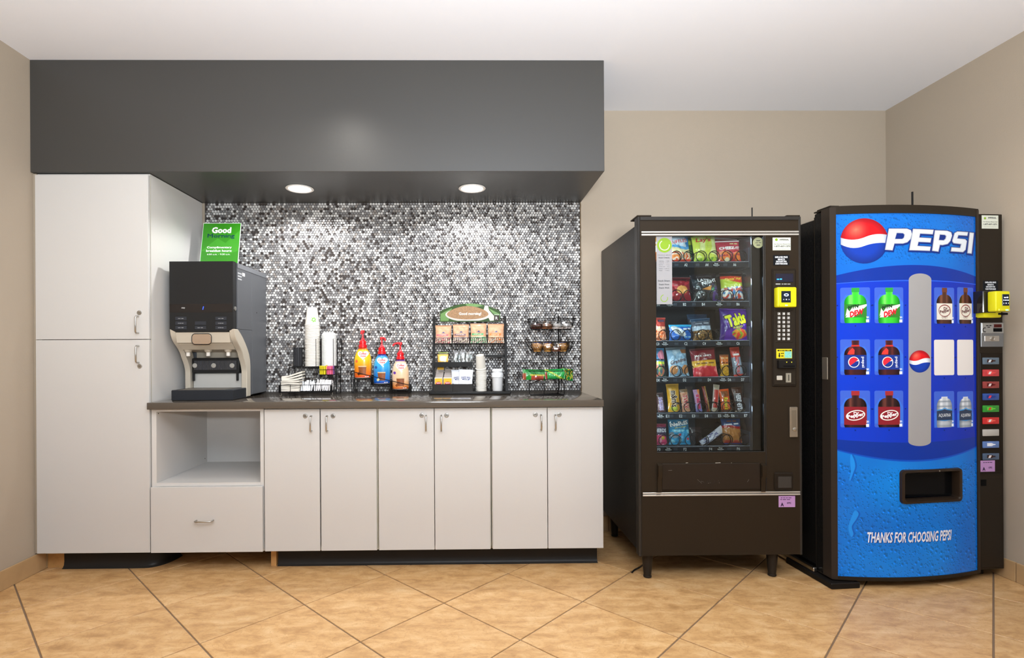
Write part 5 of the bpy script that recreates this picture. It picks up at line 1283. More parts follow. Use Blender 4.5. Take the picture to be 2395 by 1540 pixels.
    fr = bx('bezel', 1806, 629, 1860, 905, 0, .006, mat('bezel_black', '#221c16', .35), b=.004)
    bx('module_plate', 1809, 634, 1857, 900, .005, .008, mat('plate_black', '#2a241d', .4), fr)
    bx('display', 1812, 641, 1853, 661, .007, .010, mat('lcd_dark', '#1a1a2e', .15, coat=.5), fr)
    x_, z_ = P2(1820, 654); text('~2', fr, FR(.0101), x_, z_, w=.026, h=.006, m=mat('lcd_blue', '#35a5ff', .4, emit=1.5), bold=.02)
    join_text([('~1', *P2(1817.5, 665.3), .024, .006, 0), ('~3', *P2(1836, 665.3), .044, .005, 0)], fr, FR(.0081), mat('dim_print', '#9a9a9a'), h=.0004)
    # yellow card reader
    yel = mat('reader_yellow', '#d6cf12', .38, var=.02); cr = thing('card_reader', 'bright yellow card reader on the snack machine', 'card reader', (lx(1835, 700).x, VY - .008, lx(1835, 722).z)) if False else t
    a_, b_ = lx(1812.5, 720, VY - .02), lx(1857, 673, VY - .02)
    rd = MB().box(a_.x, b_.x, VY - .045, VY - .008, a_.z, b_.z, .007, 3).build('card_reader', yel, t, label='bright yellow card reader')
    MB().box(a_.x + .004, b_.x - .010, VY - .056, VY - .044, a_.z + .001, a_.z + .014, .003).build('reader_lip', yel, rd)
    c0, c1 = lx(1827.5, 708, VY - .045), lx(1849, 681, VY - .045)
    sc2 = MB().box(c0.x, c1.x, VY - .048, VY - .044, c0.z, c1.z, .001).build('reader_screen', mat('screen_black', '#1d2430', .15), rd)
    cx_, cz_ = (c0.x + c1.x) / 2, (c0.z + c1.z) / 2
    FS = FR(.0483); wg = mat('screen_white', '#e6f0ff', .4, emit=1.2)
    decal('contactless_icon', [arc(cx_, cz_ + .009, .012, 0, 360, 20, .007)[:-1]], wg, sc2, FS, .0002)
    decal('icon_centre', [arc(cx_, cz_ + .009, .007, 0, 360, 16, .004)[:-1]], mat('screen_navy', '#20365c', .3), sc2, FS, .0005)
    decal('screen_arrows', [[(cx_ - .016, cz_ - .014), (cx_ - .012, cz_ - .017), (cx_ - .012, cz_ - .011)], [(cx_ + .016, cz_ - .014), (cx_ + .012, cz_ - .017), (cx_ + .012, cz_ - .011)], arc(cx_, cz_ - .014, .003, 0, 360, 10)[:-1]], wg, sc2, FS, .0003)
    MB().box(cx_ - .011, cx_ + .001, VY - .0575, VY - .0555, a_.z + .006, a_.z + .011, .0008).build('reader_light', mat('led_cyan', '#7fe6ff', .4, emit=2.2), rd)
    # keypad
    kp = bx('keypad', 1811, 727, 1852, 802, .007, .010, mat('plate_black', '#2a241d'), fr)
    keys = ['ABC', 'DEF', 'GHJ', '123', '456', '789', '*0#']
    km = mat('key_grey', '#8d8a84', .4); 
    for j, row in enumerate(keys):
        for i, ch in enumerate(row):
            x_, z_ = P2(1819 + 11 * i, 734.7 + 9.75 * j)
            k = MB().box(x_ - .0075, x_ + .0075, VY - .0135, VY - .0095, z_ - .0075, z_ + .0075, .0018).build('key', km, t); k.parent = kp
            text(ch, k, FR(.0137), x_, z_, h=.009, m=mat('key_print', '#f5f5f0', .5), bold=.03, hh=.0003) if False else None
        join_text([(ch, *P2(1819 + 11 * i, 734.7 + 9.75 * j), None, .0095, .03) for i, ch in enumerate(row)], kp, FR(.0137), mat('key_print', '#f8f8f4', .5), h=.0003)
    ys_ = bx('bill_sticker', 1813.5, 816.5, 1850, 839, .007, .009, mat('sticker_yellow', '#d8c81c', .45), fr, .0003)
    decal('sticker_banknote', [[P2(1832.5, 837.5), P2(1849, 837.5), P2(1849, 822.5), P2(1832.5, 822.5)]], mat('note_teal', '#7fc8b8', .5, var=.4, scale=140), ys_, FR(.0092), .0003)
    decal('arrow', [[P2(1819, 826), P2(1821.5, 826), P2(1821.5, 832), P2(1823, 832), P2(1820.2, 837), P2(1817.5, 832), P2(1819, 832)], [P2(1816, 819), P2(1848, 819), P2(1848, 822), P2(1816, 822)]], mat('tag_black', '#15171b'), ys_, FR(.0092), .0004)
    join_text([('INSERT BILL HERE', *P2(1832, 820.5), .055, .0045, .02)], ys_, FR(.0092), mat('sticker_yellow', '#d8c81c'), h=.0008)
    join_text([('~2', *P2(1827, 827), .014, .005, .03), ('~1', *P2(1827, 833), .012, .004, .03)], ys_, FR(.0092), mat('tag_black', '#15171b'), h=.0008)
    bs = bx('bill_slot', 1815, 842.5, 1855, 862, .007, .030, mat('slot_black', '#1c1a19', .35), fr, .003)
    bx('slot_gap', 1824, 855.5, 1850, 858, .0295, .0305, mat('void', '#050505', .9), bs, .0)
    decal('slot_arrows', [[P2(1830, 846.5), P2(1833, 846.5), P2(1831.5, 849)], [P2(1841.5, 846.5), P2(1844.5, 846.5), P2(1843, 849)]], mat('led_yellow', '#e8e03a', .4, emit=.6), bs, FR(.0303), .0003)
    bx('coin_return_button', 1814, 879, 1827, 889.5, .007, .013, mat('button_pale', '#b8b2a6', .4), fr, .002)
    cs_ = bx('coin_slot', 1835.5, 873, 1847.5, 895, .007, .011, mat('slot_pale', '#a8a496', .3, .5), fr, .001)
    bx('coin_gap', 1841, 876.5, 1842.6, 891, .0105, .0112, mat('void', '#050505'), cs_, 0)
    lk = bx('lock_handle', 1845, 952, 1863, 1023, .0, .012, mat('handle_pewter', '#a39a8c', .28, .8), t, .003)
    bx('handle_recess', 1848.5, 960, 1859, 1007, .0115, .0135, mat('handle_pewter2', '#8f877a', .3, .8), lk, .002)
    x_, z_ = P2(1855, 1004); MB().lathe([(.010, 0), (.010, .003), (.006, .0045)], (x_, VY - .0135, z_), 16, M=Matrix.Rotation(R(90), 4, 'X')).build('key_cylinder', M_steel, lk)
    cr = bx('coin_return', 1810, 1105, 1853, 1146.5, 0, .010, mat('bezel_black', '#221c16'), t, .005)
    bx('coin_flap', 1817, 1114, 1848, 1141, .0095, .0125, mat('flap_grey', '#3b3733', .3), cr, .004)
    ps = bx('purple_sticker', 1821, 1160.5, 1859.5, 1187, 0, .0012, mat('sticker_purple', '#b58bc0', .5), t, .0003, 'purple inspection sticker')
    join_text([('A', *P2(1829, 1180.5), .016, .019, .05), ('OTC', *P2(1845, 1177), .022, .009, .04), ('~4', *P2(1838, 1165), .055, .003, 0), ('~3', *P2(1836, 1169), .05, .003, 0)], ps, FR(.0013), mat('ink', '#3a2a48', .6), h=.0004)
    # power cord peeping out at the floor behind the front left leg
    MB().tube(spline([onz(1504, 1322, .06), onz(1496, 1328, .02), onz(1484, 1334, .006), onz(1478, 1340, .005)], 5), .004, 6).build('power_cord', M_black, t)
    return tz, iy, gx0, Rr
tzs, SIY, GX0, TRR = snack_machine()

# ---------------------------------------------------------------- snacks
def nz(u, v, s=1.0, k=0.0): return noise.noise(Vector((u * s, v * s, k)))
def snack(name, label, cat, row, px0, px1, ytop, pf, t=.035, tilt=10, roll=0, dy=.045, seed=0, seal=.05, words=(), nu=46, nv=54, wr=.5, dz=0.0, group='bags on the %s row of the snack machine', taper=0.0, extra=None):
    Y = SIY + dy; z0 = tzs[row] + .003 + dz
    a, b = at(px0, 800, Y).x, at(px1, 800, Y).x; zt = at((px0 + px1) / 2, ytop, Y).z
    W, H = b - a, (zt - z0) / math.cos(R(tilt))
    ords = {'A': 'top', 'B': 'second', 'C': 'third', 'D': 'fourth', 'E': 'fifth', 'F': 'bottom'}
    p = thing(name, label, cat, ((a + b) / 2, Y, z0), rot=(R(-tilt), R(roll), 0), group=group % ords[row])
    o, F = pillow('wrapper', W, H, t, pf, foil(), seed=seed, nu=nu, nv=nv, seal=seal, wr=wr, parent=p, taper=taper)
    for w_ in words:
        s, u, v, ww, hh, c = w_[:6]; kw = w_[6] if len(w_) > 6 else {}
        text(s, o, F, (u - .5) * W, v * H, w=ww * W if ww else None, h=hh * H if hh else None, m=mat('ink_' + c.lstrip('#'), c, .4), cut=(.010, .012), local=True, hh=.0011 if not kw.get('hi') else .0018, bold=kw.get('bold', .02), rot=kw.get('rot', 0), shear=kw.get('shear', 0))
    if extra: extra(o, F, W, H)
    return o, F, W, H
def blob(u, v, cu, cv, ru, rv, n=.0, s=6): return ((u - cu) / ru) ** 2 + ((v - cv) / rv) ** 2 < 1 + n * nz(u, v, s, 3.3)
def chips(u, v, a, b, c, s=9, k=0):
    q = nz(u, v, s, k); return a if q > .15 else (b if q > -.2 else c)
# row A
snack('snack_bag', 'orange and white snack bag cut off by the window edge, top row', 'snack bag', 'A', 1519, 1562, 545, lambda u, v: '#f0a030' if v > .55 else ('#f5efe0' if v > .35 else '#e8762a'), seed=1, words=[('~1', .5, .66, .8, .08, '#ffffff')])
snack('snack_bag', 'blue topped ridged chip bag with an orange bottom on the top row', 'snack bag', 'A', 1563, 1619, 543, lambda u, v: ('#d8452a' if v < .10 else chips(u, v, '#f08a3a', '#f4d9c0', '#e8622a', 7, 1)) if v < .32 + .04 * math.sin(u * 5) else ('#f0e2a8' if v < .46 + .05 * math.sin(u * 6) else ('#5aa4d8' if v < .55 + .05 * math.sin(u * 6) else ('#2a7ec0' if (u > .80 or v > .9) else '#d8e6f0'))), seed=2, roll=-3,
      words=[('RUFFLES', .50, .69, .80, .13, '#ffffff', {'bold': .07, 'rot': 6}), ('RUFFLES', .50, .69, .77, .11, '#c8283c', {'rot': 6, 'hi': 1})])
snack('snack_bag', 'lime yellow chip bag with a red script name on the top row', 'snack bag', 'A', 1624, 1682, 540, lambda u, v: ('#6d9a22' if nz(u, v, 9, 2) > .1 else '#b9d33a') if v < .16 else ('#d3df4e' if nz(u, v, 4, 5) > -.1 else '#e9ee9a'), seed=3, roll=-3,
      words=[("Lay's", .44, .70, .62, .17, '#c8202c', {'bold': .03, 'shear': .1})])
snack('snack_bag', 'pale green edged chip bag standing behind the lime yellow one', 'snack bag', 'A', 1613, 1672, 541, lambda u, v: '#c3da3c' if v > .6 else '#4c7a28', seed=33, dy=.095, wr=.3)
snack('snack_bag', 'second red cracker bag tucked behind the front one on the top row', 'snack bag', 'A', 1672, 1741, 556, lambda u, v: '#f0d8dc' if v > .955 else '#b23a50', seed=41, dy=.10, wr=.3, roll=3)
snack('snack_bag', 'red cheese cracker bag at the right of the top row', 'snack bag', 'A', 1679, 1736, 562, lambda u, v: '#f0dfe0' if v > .955 else (('#e8d8b0' if blob(u, v, .38, .10, .10, .12) else ('#f07a2a' if (blob(u, v, .28, .30, .24, .22) or blob(u, v, .82, .26, .2, .2)) and nz(u, v, 8, 1) > -.25 else '#b8182c')) if v < .52 else '#c43048'), seed=4, roll=-2,
      words=[('CHEEZ-IT', .52, .63, .90, .13, '#fff6f0', {'bold': .06}), ('~2', .72, .83, .34, .05, '#e9e39a')])
# row B
snack('snack_bag', 'deep red tortilla chip bag on the second row behind the sticker strip', 'snack bag', 'B', 1556, 1619, 648, lambda u, v: ('#5a1016' if v > .82 else ('#e0a050' if blob(u, v, .62, .46, .2, .17, .5) else ('#8e1824' if nz(u, v, 6, 3) > -.15 else '#b52a36'))), seed=5, t=.05,
      words=[('Doritos', .5, .88, .7, .07, '#2a1414')])
snack('snack_bag', 'black and purple late night chip bag with an orange triangle chip on the second row', 'snack bag', 'B', 1622, 1684, 640, lambda u, v: '#15151f' if v > .80 else ('#4a2a7a' if (u > .72 and v < .6 and nz(u, v, 5, 8) > -.1) else ('#2c8a58' if blob(u, v, .80, .40, .10, .08, .6) else ('#22323a' if nz(u, v, 5, 4) > 0 else '#12141e'))), seed=6, t=.05, roll=-3,
      words=[('Doritos', .5, .90, .58, .07, '#55565e'), ('LATE', .42, .74, .44, .12, '#f4f6fa', {'bold': .03, 'rot': -6}), ('NIGHT', .64, .68, .62, .13, '#f4f6fa', {'bold': .03, 'rot': 14})],
      extra=lambda o, F, W, H: decal('chip_print', [[(-.20 * W, .42 * H), (.22 * W, .55 * H), (.16 * W, .38 * H)]], mat('chip_orange', '#d08a3a', .5, var=.3, scale=60), o, F, .001, cut=(.01, .012), local=True))
snack('snack_bag', 'red and lime hot corn snack bag at the right of the second row', 'snack bag', 'B', 1687, 1741, 637, lambda u, v: '#2a1c1e' if v > .86 else ('#cf3a26' if v > .70 + .06 * math.cos(u * 4) else ('#b9cc3e' if v > .48 + .1 * (u - .5) else (('#e9e6dc' if nz(u, v, 7, 6) > .05 else ('#c0402c' if nz(u, v, 9, 1) > -.05 else '#4a8ac0')) if v > .1 else '#4a2a2a'))), seed=7, t=.05, roll=1,
      words=[("Flamin' Hot", .52, .76, .78, .10, '#f3e04a', {'rot': 7, 'shear': .3})])
# row C
snack('snack_bag', 'narrow orange and red snack bag cut by the window edge on the third row', 'snack bag', 'C', 1519, 1560, 743, lambda u, v: '#a83a30' if v > .6 else ('#e8a888' if v > .42 else chips(u, v, '#e8743a', '#f2b08a', '#c85424', 9, 4)), seed=8, words=[('~1', .7, .84, .4, .09, '#4a3a50')])
snack('snack_bag', 'low bright blue cookie pack with a pale cookie on the third row', 'snack bag', 'C', 1565, 1619, 760, lambda u, v: '#dfe4e6' if (((u - .40) + .6 * (v - .55)) / .22) ** 2 + ((v - .58) / .34) ** 2 < 1 and v > .25 else ('#3cb8e8' if v > .86 else '#1c68c8'), seed=9, t=.035, tilt=6, wr=.8,
      words=[('~2', .76, .72, .34, .12, '#e8f2fa'), ('~2', .78, .22, .32, .09, '#9ad0f0')])
snack('snack_bag', 'blue grey and brown granola pouch on the third row', 'snack bag', 'C', 1621, 1668, 745, lambda u, v: '#31506e' if v > .86 else ('#4e5666' if v > .64 else ('#b9cadc' if v > .44 else chips(u, v, '#9a6a34', '#5a4020', '#c09a60', 12, 6))), seed=10, t=.045, roll=-4,
      words=[('~2', .5, .75, .7, .05, '#a8b0bc')])
snack('snack_bag', 'dim blue pouch standing behind the granola pouch on the third row', 'snack bag', 'C', 1611, 1658, 735, lambda u, v: '#27405c' if v > .8 else '#2e3038', seed=43, dy=.10, wr=.3)
snack('snack_bag', 'big purple rolled chip bag with slanting yellow name on the third row', 'snack bag', 'C', 1683, 1749, 722, lambda u, v: ('#e23a2a' if nz(u, v, 9, 9) > .1 else ('#e8982a' if nz(u, v, 8, 2) > -.1 else '#7aa82a')) if blob(u, v, .66, .20, .27, .16, .5) else ('#3a1a78' if u < .16 else ('#5b22a0' if nz(u, v, 4, 2) > -.2 else '#431a88')), seed=11, t=.055, tilt=6, dy=.02, wr=.35, roll=2,
      words=[('Takis', .52, .64, .80, .44, '#15101c', {'bold': .05, 'rot': 17}), ('Takis', .52, .64, .74, .39, '#e8ea1c', {'bold': .05, 'rot': 17, 'hi': 1}), ('FUEGO', .58, .40, .36, .07, '#d8e020', {'rot': 13, 'bold': .04})])
# row D
snack('candy_bag', 'pink and blue gum bag cut by the window edge on the fourth row', 'candy bag', 'D', 1521, 1557, 815, lambda u, v: '#e58aa0' if blob(u, v, .72, .74, .22, .18, .6) else ('#c8d83a' if .42 < v < .52 else (chips(u, v, '#c86a5a', '#6a8a5a', '#3a4a5a', 8, 2) if v < .42 else '#4a86b0')), seed=12, words=[('~2', .6, .58, .6, .05, '#26323e')])
snack('cookie_bag', 'pale blue cookie bag with brown script on the fourth row', 'cookie bag', 'D', 1564, 1612, 812, lambda u, v: '#6e7a84' if v > .9 else ('#a86a3c' if (v > .76 and u > .68) else ('#cc8a52' if (blob(u, v, .24, .22, .19, .15) or blob(u, v, .80, .22, .19, .15)) else ('#8fb4d0' if nz(u, v, 4, 4) > -.1 else '#b8d0e2'))), seed=13, t=.045, roll=-3,
      words=[("Grandma's", .55, .52, .95, .13, '#5a2c1c', {'rot': 12, 'shear': .3})])
snack('jerky_bag', 'red and yellow jerky bag hanging over the shelf lip on the fourth row', 'jerky bag', 'D', 1621, 1681, 815, lambda u, v: '#4c141a' if v > .93 else ('#7a1c28' if v > .60 else ('#e0a820' if v > .42 - .10 * abs(u - .5) else (('#e86a6a' if nz(u, v, 6, 7) > .2 else '#c81e34') if v > .0 else '#c81e34'))), seed=14, t=.045, dy=.006, dz=-.012, roll=-4, tilt=9,
      words=[("JACK LINK'S", .45, .74, .70, .08, '#f0e8e4', {'bold': .05}), ('~3', .5, .50, .72, .04, '#7a4a18')])
snack('nut_packet', 'slim orange and yellow nut packet on the fourth row', 'nut packet', 'D', 1684, 1705, 830, lambda u, v: '#8a4a20' if v > .92 else ('#d8701c' if v > .55 else ('#e8b02a' if nz(u, v, 12, 4) > -.1 else '#b8801c')), seed=15, t=.02, nu=20, words=[('~2', .5, .84, .8, .04, '#e8d8a0'), ('~2', .5, .62, .7, .05, '#5a2a10')], tilt=4)
snack('snack_packet', 'tall silver and red bar packet at the right of the fourth row', 'snack packet', 'D', 1716, 1739, 812, lambda u, v: '#a8281c' if v > .86 else ('#c83a2e' if v > .66 or v < .06 else ('#c83a3a' if abs(u - .5) < .16 and nz(u, v, 14, 3) > -.1 else '#8c98a8')), seed=16, t=.024, nu=20, roll=-6, words=[('~1', .5, .74, .6, .07, '#f4ece8')], tilt=6)
snack('snack_packet', 'dark red packet end showing behind the silver bar packet on the fourth row', 'snack packet', 'D', 1708, 1728, 812, lambda u, v: '#7a1a14', seed=46, dy=.09, nu=12, nv=14, tilt=2)
# row E
def vword(s, c, v0=.5, ln=.72, wd=.5, bold=.03, rot=-90, hi=None, sh=0): return (s, .5, v0, ln, wd, c, {'rot': rot, 'bold': bold, 'shear': sh, **({'hi': 1} if hi else {})})
def candy(label, px0, px1, ytop, pf, s, c, c2=None, seed=0, t=.016, tilt=8, roll=-5, v0=.45, ln=.62, wd=.52, sh=0, **k):
    Y = SIY + .045; W = at(px1, 900, Y).x - at(px0, 900, Y).x; z0 = tzs['E'] + .003; H = (at((px0 + px1) / 2, ytop, Y).z - z0)
    words = []
    if s:
        if c2: words.append((s, .5, v0, ln * H / W * 1.03, wd * W / H * 1.12, c2, {'rot': -90, 'bold': .10, 'shear': sh}))
        words.append((s, .5, v0, ln * H / W, wd * W / H, c, {'rot': -90, 'bold': .03, 'hi': 1, 'shear': sh}))
    return snack('candy_bar', label, 'candy bar', 'E', px0, px1, ytop, pf, t=t, tilt=tilt, roll=roll, seed=seed, nu=18, nv=40, words=words, group='candy bars on the %s row', **k)
candy('dark brown candy bar with white outlined vertical name at the left of the fifth row', 1538, 1556, 919, lambda u, v: '#3d2420' if v > .8 else '#4a2a2a', 'SNICKERS', '#5a3a8a', '#f0e6ee', 51, ln=.68, wd=.55, v0=.42)
candy('large yellow peanut candy bag with brown vertical letters on the fifth row', 1562, 1592, 899, lambda u, v: '#cf9a1c' if v > .80 else ('#e0a41c' if not blob(u, v, .45, .12, .28, .10) else '#c8d04a'), "m&m's", '#4a2418', '#f4ead8', 52, t=.03, roll=-2, ln=.58, wd=.52, v0=.46)
candy('gold and red twin cookie bar on the fifth row', 1595, 1614, 911, lambda u, v: '#7a5a34' if v > .86 else ('#dca07a' if nz(u, v, 6, 2) > -.2 else '#c47a58'), 'TWIX', '#c8202c', '#f2e2d4', 53, ln=.62, wd=.62, v0=.44)
candy('slim pink and violet candy bar standing in the middle of the fifth row', 1627, 1642, 912, lambda u, v: '#e0803a' if (v > .55 and u > .6) else ('#b88ab8' if v > .35 else '#8a86c8'), '~3', '#c83a6a', '#f0d8e0', 54, ln=.66, wd=.55)
candy('striped red and clear candy stick leaning right of the row centre, fifth row', 1663, 1678, 900, lambda u, v: '#d0c0b8' if abs(u - .5) > .34 else ('#c0281e' if .15 < v < .8 else '#c8b8a0'), None, None, None, 55, roll=8)
candy('thin red and yellow candy stick in the shade of the fifth row', 1652, 1661, 904, lambda u, v: '#8a2a20' if u < .6 else '#b08a40', None, None, None, 56, roll=-8)
candy('bright orange peanut butter cup pack on the fifth row', 1687, 1711, 911, lambda u, v: '#8a4a1c' if (v > .66 and .15 < u < .85 and v < .92) else ('#e85a14' if v > .08 else '#5a2a1c'), "Reese's", '#f0d81c', '#4a2410', 57, t=.022, roll=-5, ln=.56, wd=.44, v0=.36, sh=.3)
candy('dark maroon chocolate bar with white vertical name at the right of the fifth row', 1718, 1742, 906, lambda u, v: '#4c2a1e' if v > .72 else ('#2e1a1c' if v > .05 else '#b0a090'), "HERSHEY'S", '#e8e6ea', '#8a8a96', 58, ln=.66, wd=.52, v0=.40)
# row F
snack('candy_bag', 'pink gummy candy bag cut by the window edge on the bottom row', 'candy bag', 'F', 1519, 1560, 993, lambda u, v: '#9a2a4a' if v > .84 else ('#4a3a5e' if v > .46 else ('#e8c83a' if blob(u, v, .72, .32, .10, .08) else ('#e03a72' if nz(u, v, 6, 3) > -.2 else '#f0a0b8'))), seed=61, words=[('NERDS', .62, .68, .7, .18, '#e8e6f0', {'bold': .05})])
snack('candy_bag', 'turquoise gummy candy bag with wavy white name on the bottom row', 'candy bag', 'F', 1563, 1614, 975, lambda u, v: '#2a5a78' if v > .88 else ('#2a86b4' if v > .52 else ('#c83a4a' if blob(u, v, .48, .34, .07, .05) or blob(u, v, .86, .2, .06, .05) else ('#8a9aa8' if (blob(u, v, .22, .34, .2, .13) and nz(u, v, 7, 2) > -.1) else ('#1ca0d8' if nz(u, v, 5, 1) > -.25 else '#8ad8f0')))), seed=62, t=.045, wr=.8,
      words=[('NeRdS', .48, .73, .92, .17, '#1d3a5a', {'bold': .10, 'rot': 8}), ('NeRdS', .48, .73, .88, .15, '#f0f4f8', {'bold': .05, 'rot': 8, 'hi': 1}), ('gummy clusters', .52, .60, .55, .05, '#e8d020', {'rot': 8})])
snack('cookie_bag', 'blue, red and tan cookie bag at the right of the bottom row', 'cookie bag', 'F', 1689, 1735, 981, lambda u, v: '#1c4a86' if v > .72 + .03 * math.sin(u * 6) else ('#b01e24' if v > .62 + .04 * math.sin(u * 5) else (('#b83a2a' if v < .16 and nz(u, v, 7, 2) > -.2 else ('#b87838' if nz(u, v, 4, 2) > -.3 else '#9a5c28')) if v > .05 else '#2a3a78')), seed=63, t=.04,
      words=[('~2', .5, .78, .7, .06, '#dfe4f0', {'rot': 4}), ('~2', .5, .90, .5, .05, '#8a4a30')])
# fallen clear pouch of cutlery in the bottom row
def fallen():
    Y = SIY + .04; c = at(1658, 1022, Y)
    p = thing('pastry_pouch', 'clear and white twisted pastry pouch lying aslant on the bottom row', 'pouch', (at(1640, 1044, Y).x, Y, tzs['F'] + .004), rot=(R(-8), R(57), 0))
    pillow('wrapper', .040, .150, .03, lambda u, v: '#e2e4f2' if (nz(u, v, 7, 2) > -.05 or v > .7) else ('#4a4a86' if nz(u, v, 11, 6) > -.1 else '#8f93b8'), foil(), seed=71, nu=20, nv=40, seal=.10, wr=1.0, parent=p)
fallen()
# short items on top: three dim packs deeper on the shelves
for row, x0, x1, y, cc, lab in (('E', 1603, 1620, 905, '#4a3a34', 'dim brown bar standing deeper behind the twin cookie bar'), ('F', 1612, 1640, 1000, '#3c2c30', 'dim dark pouch deeper on the bottom row')):
    snack('snack_packet', lab, 'snack packet', row, x0, x1, y, lambda u, v, cc=cc: cc, t=.02, dy=.12, seed=int(x0), nu=12, nv=14, tilt=3)
# ---------------------------------------------------------------- drinks vending machine
def drinks_machine():
    P0 = Vector((1.792, 2.602, 0)); ang = R(4.0); W = .792; ZT, ZB = 1.868, .040; BUL = .052
    t = thing('drinks_vending_machine', 'tall blue bottle vending machine with a bowed backlit front', 'vending machine', (P0.x, P0.y, 0), rz=ang)
    ca, sa = math.cos(ang), math.sin(ang)
    ux, uy = Vector((ca, sa, 0)), Vector((-sa, ca, 0))
    def S(u): return -BUL * (1 - (2 * u / W - 1) ** 2)                    # local y of the bowed skin at local x = u
    F = lambda u, v, h=0: Vector((u, S(u) - h, v))
    def uv(x, y, yl=None):
        r = ray(x, y); yy = 0.0 if yl is None else yl
        for _ in range(12):
            # point with local y = yy
            den = r.dot(uy); t_ = (P0.dot(uy) + yy) / den; p = r * t_; p.z += CH; u = (p - P0).dot(ux)
            if yl is None: yy = S(max(-.02, min(W + .02, u)))
            else: break
        return (u, p.z)
    LUV = lambda pts, z=None: [uv(*p) for p in pts]
    M_d = mat('drinks_black', '#2a241d', .34, .1, var=.05, scale=8, bump=.05, bscale=260); M_g = mat('drinks_edge', '#37302a', .3, .3)
    # cabinet behind the door
    MB().box(.012, .895, .115, .80, .055, 1.84, .004).build('cabinet', mat('drinks_side', '#1b1a19', .25, .2, bump=.12, bscale=90), t, local=True)
    MB().box(.004, .030, -.0, .112, ZB, ZT - .004, .003).build('door_side', mat('drinks_side', '#1b1a19'), t, local=True)
    # frame
    def band(u0, u1, v0, v1, h0, h1, name, m, n=26, parent=t, label=None):
        mb = MB(); R_ = []
        for k in range(n + 1):
            u = u0 + (u1 - u0) * k / n
            R_.append([mb.bm.verts.new(F(u, v0, h0)), mb.bm.verts.new(F(u, v1, h0)), mb.bm.verts.new(F(u, v1, h1)), mb.bm.verts.new(F(u, v0, h1))])
        for A, B in zip(R_, R_[1:]):
            for k in range(4): mb.bm.faces.new((A[k], B[k], B[(k + 1) % 4], A[(k + 1) % 4]))
        mb.bm.faces.new(R_[0]); mb.bm.faces.new(R_[-1][::-1])
        return mb.build(name, m, parent, local=True, recalc=True, label=label, ang=40)
    pu0, pv1 = uv(1953, 500); pu1, _ = uv(2281, 512); _, pv0 = uv(2110, 1350)
    pv1 = uv(2110, 499)[1]; pv0 = uv(2160, 1349)[1]
    pu0 = max(pu0, .018)
    band(-.006, pu0, ZB, ZT, -.05, .006, 'left_frame', M_g, 3); band(pu1, W, ZB, ZT, -.05, .006, 'right_frame', M_g, 3)
    band(pu0, pu1, pv1, ZT, -.04, .005, 'top_frame', M_d); band(pu0, pu1, ZB, pv0, -.04, .005, 'bottom_frame', M_d)
    # top board following the bow
    poly = [(0, .11)] + [(u, S(u) - .004) for u in [W * k / 24 for k in range(25)]] + [(W, .11)]
    MB().prism(poly, (0, 0, ZT), (1, 0, 0), (0, 1, 0), (0, 0, .006)).build('top_cap', M_d, t, local=True)
    MB().prism(poly, (0, 0, ZB - .004), (1, 0, 0), (0, 1, 0), (0, 0, .004)).build('bottom_cap', M_d, t, local=True)
    MB().box(.004, W, .1121, .1145, ZB, ZT - .02).build('door_back', M_d, t, local=True)
    # printed skin, with the dispensing opening left out
    o0 = uv(2112, 1172); o1 = uv(2240, 1101); OU0, OU1, OV0, OV1 = o0[0], o1[0], o0[1], o1[1]
    def panelmat():
        m = bpy.data.materials.new('backlit_blue_print'); m.use_nodes = True; nt = m.node_tree; L = nt.links.new; b = nt.nodes['Principled BSDF']
        tc = nt.nodes.new('ShaderNodeTexCoord'); a = nt.nodes.new('ShaderNodeAttribute'); a.attribute_name = 'Col'
        dm = nt.nodes.new('ShaderNodeAttribute'); dm.attribute_name = 'Drop'
        outs = []
        for s_, lo, hi in ((44, .16, .42), (95, .14, .40)):
            mp = nt.nodes.new('ShaderNodeMapping'); L(tc.outputs['Object'], mp.inputs[0]); mp.inputs['Location'].default_value = (0, 0, s_ * .01)
            mp.inputs['Scale'].default_value = (1, 0, .8)
            v = nt.nodes.new('ShaderNodeTexVoronoi'); v.inputs['Scale'].default_value = s_; L(mp.outputs[0], v.inputs['Vector'])
            v2 = nt.nodes.new('ShaderNodeTexVoronoi'); v2.inputs['Scale'].default_value = s_
            off = nt.nodes.new('ShaderNodeVectorMath'); off.operation = 'ADD'; off.inputs[1].default_value = (.0016, 0, .0026); L(mp.outputs[0], off.inputs[0]); L(off.outputs[0], v2.inputs['Vector'])
            d = nt.nodes.new('ShaderNodeMath'); d.operation = 'SUBTRACT'; L(v.outputs['Distance'], d.inputs[0]); L(v2.outputs['Distance'], d.inputs[1])
            g = nt.nodes.new('ShaderNodeMapRange'); g.inputs['From Min'].default_value = hi; g.inputs['From Max'].default_value = lo; L(v.outputs['Distance'], g.inputs['Value'])
            n = nt.nodes.new('ShaderNodeTexNoise'); n.inputs['Scale'].default_value = s_ * .22; L(mp.outputs[0], n.inputs['Vector'])
            gg = nt.nodes.new('ShaderNodeMapRange'); gg.inputs['From Min'].default_value = .36; gg.inputs['From Max'].default_value = .48; L(n.outputs['Fac'], gg.inputs['Value'])
            m1 = nt.nodes.new('ShaderNodeMath'); m1.operation = 'MULTIPLY'; L(d.outputs[0], m1.inputs[0]); L(g.outputs[0], m1.inputs[1])
            m2 = nt.nodes.new('ShaderNodeMath'); m2.operation = 'MULTIPLY'; L(m1.outputs[0], m2.inputs[0]); L(gg.outputs[0], m2.inputs[1]); outs.append(m2)
        ad = nt.nodes.new('ShaderNodeMath'); ad.operation = 'ADD'; L(outs[0].outputs[0], ad.inputs[0]); L(outs[1].outputs[0], ad.inputs[1])
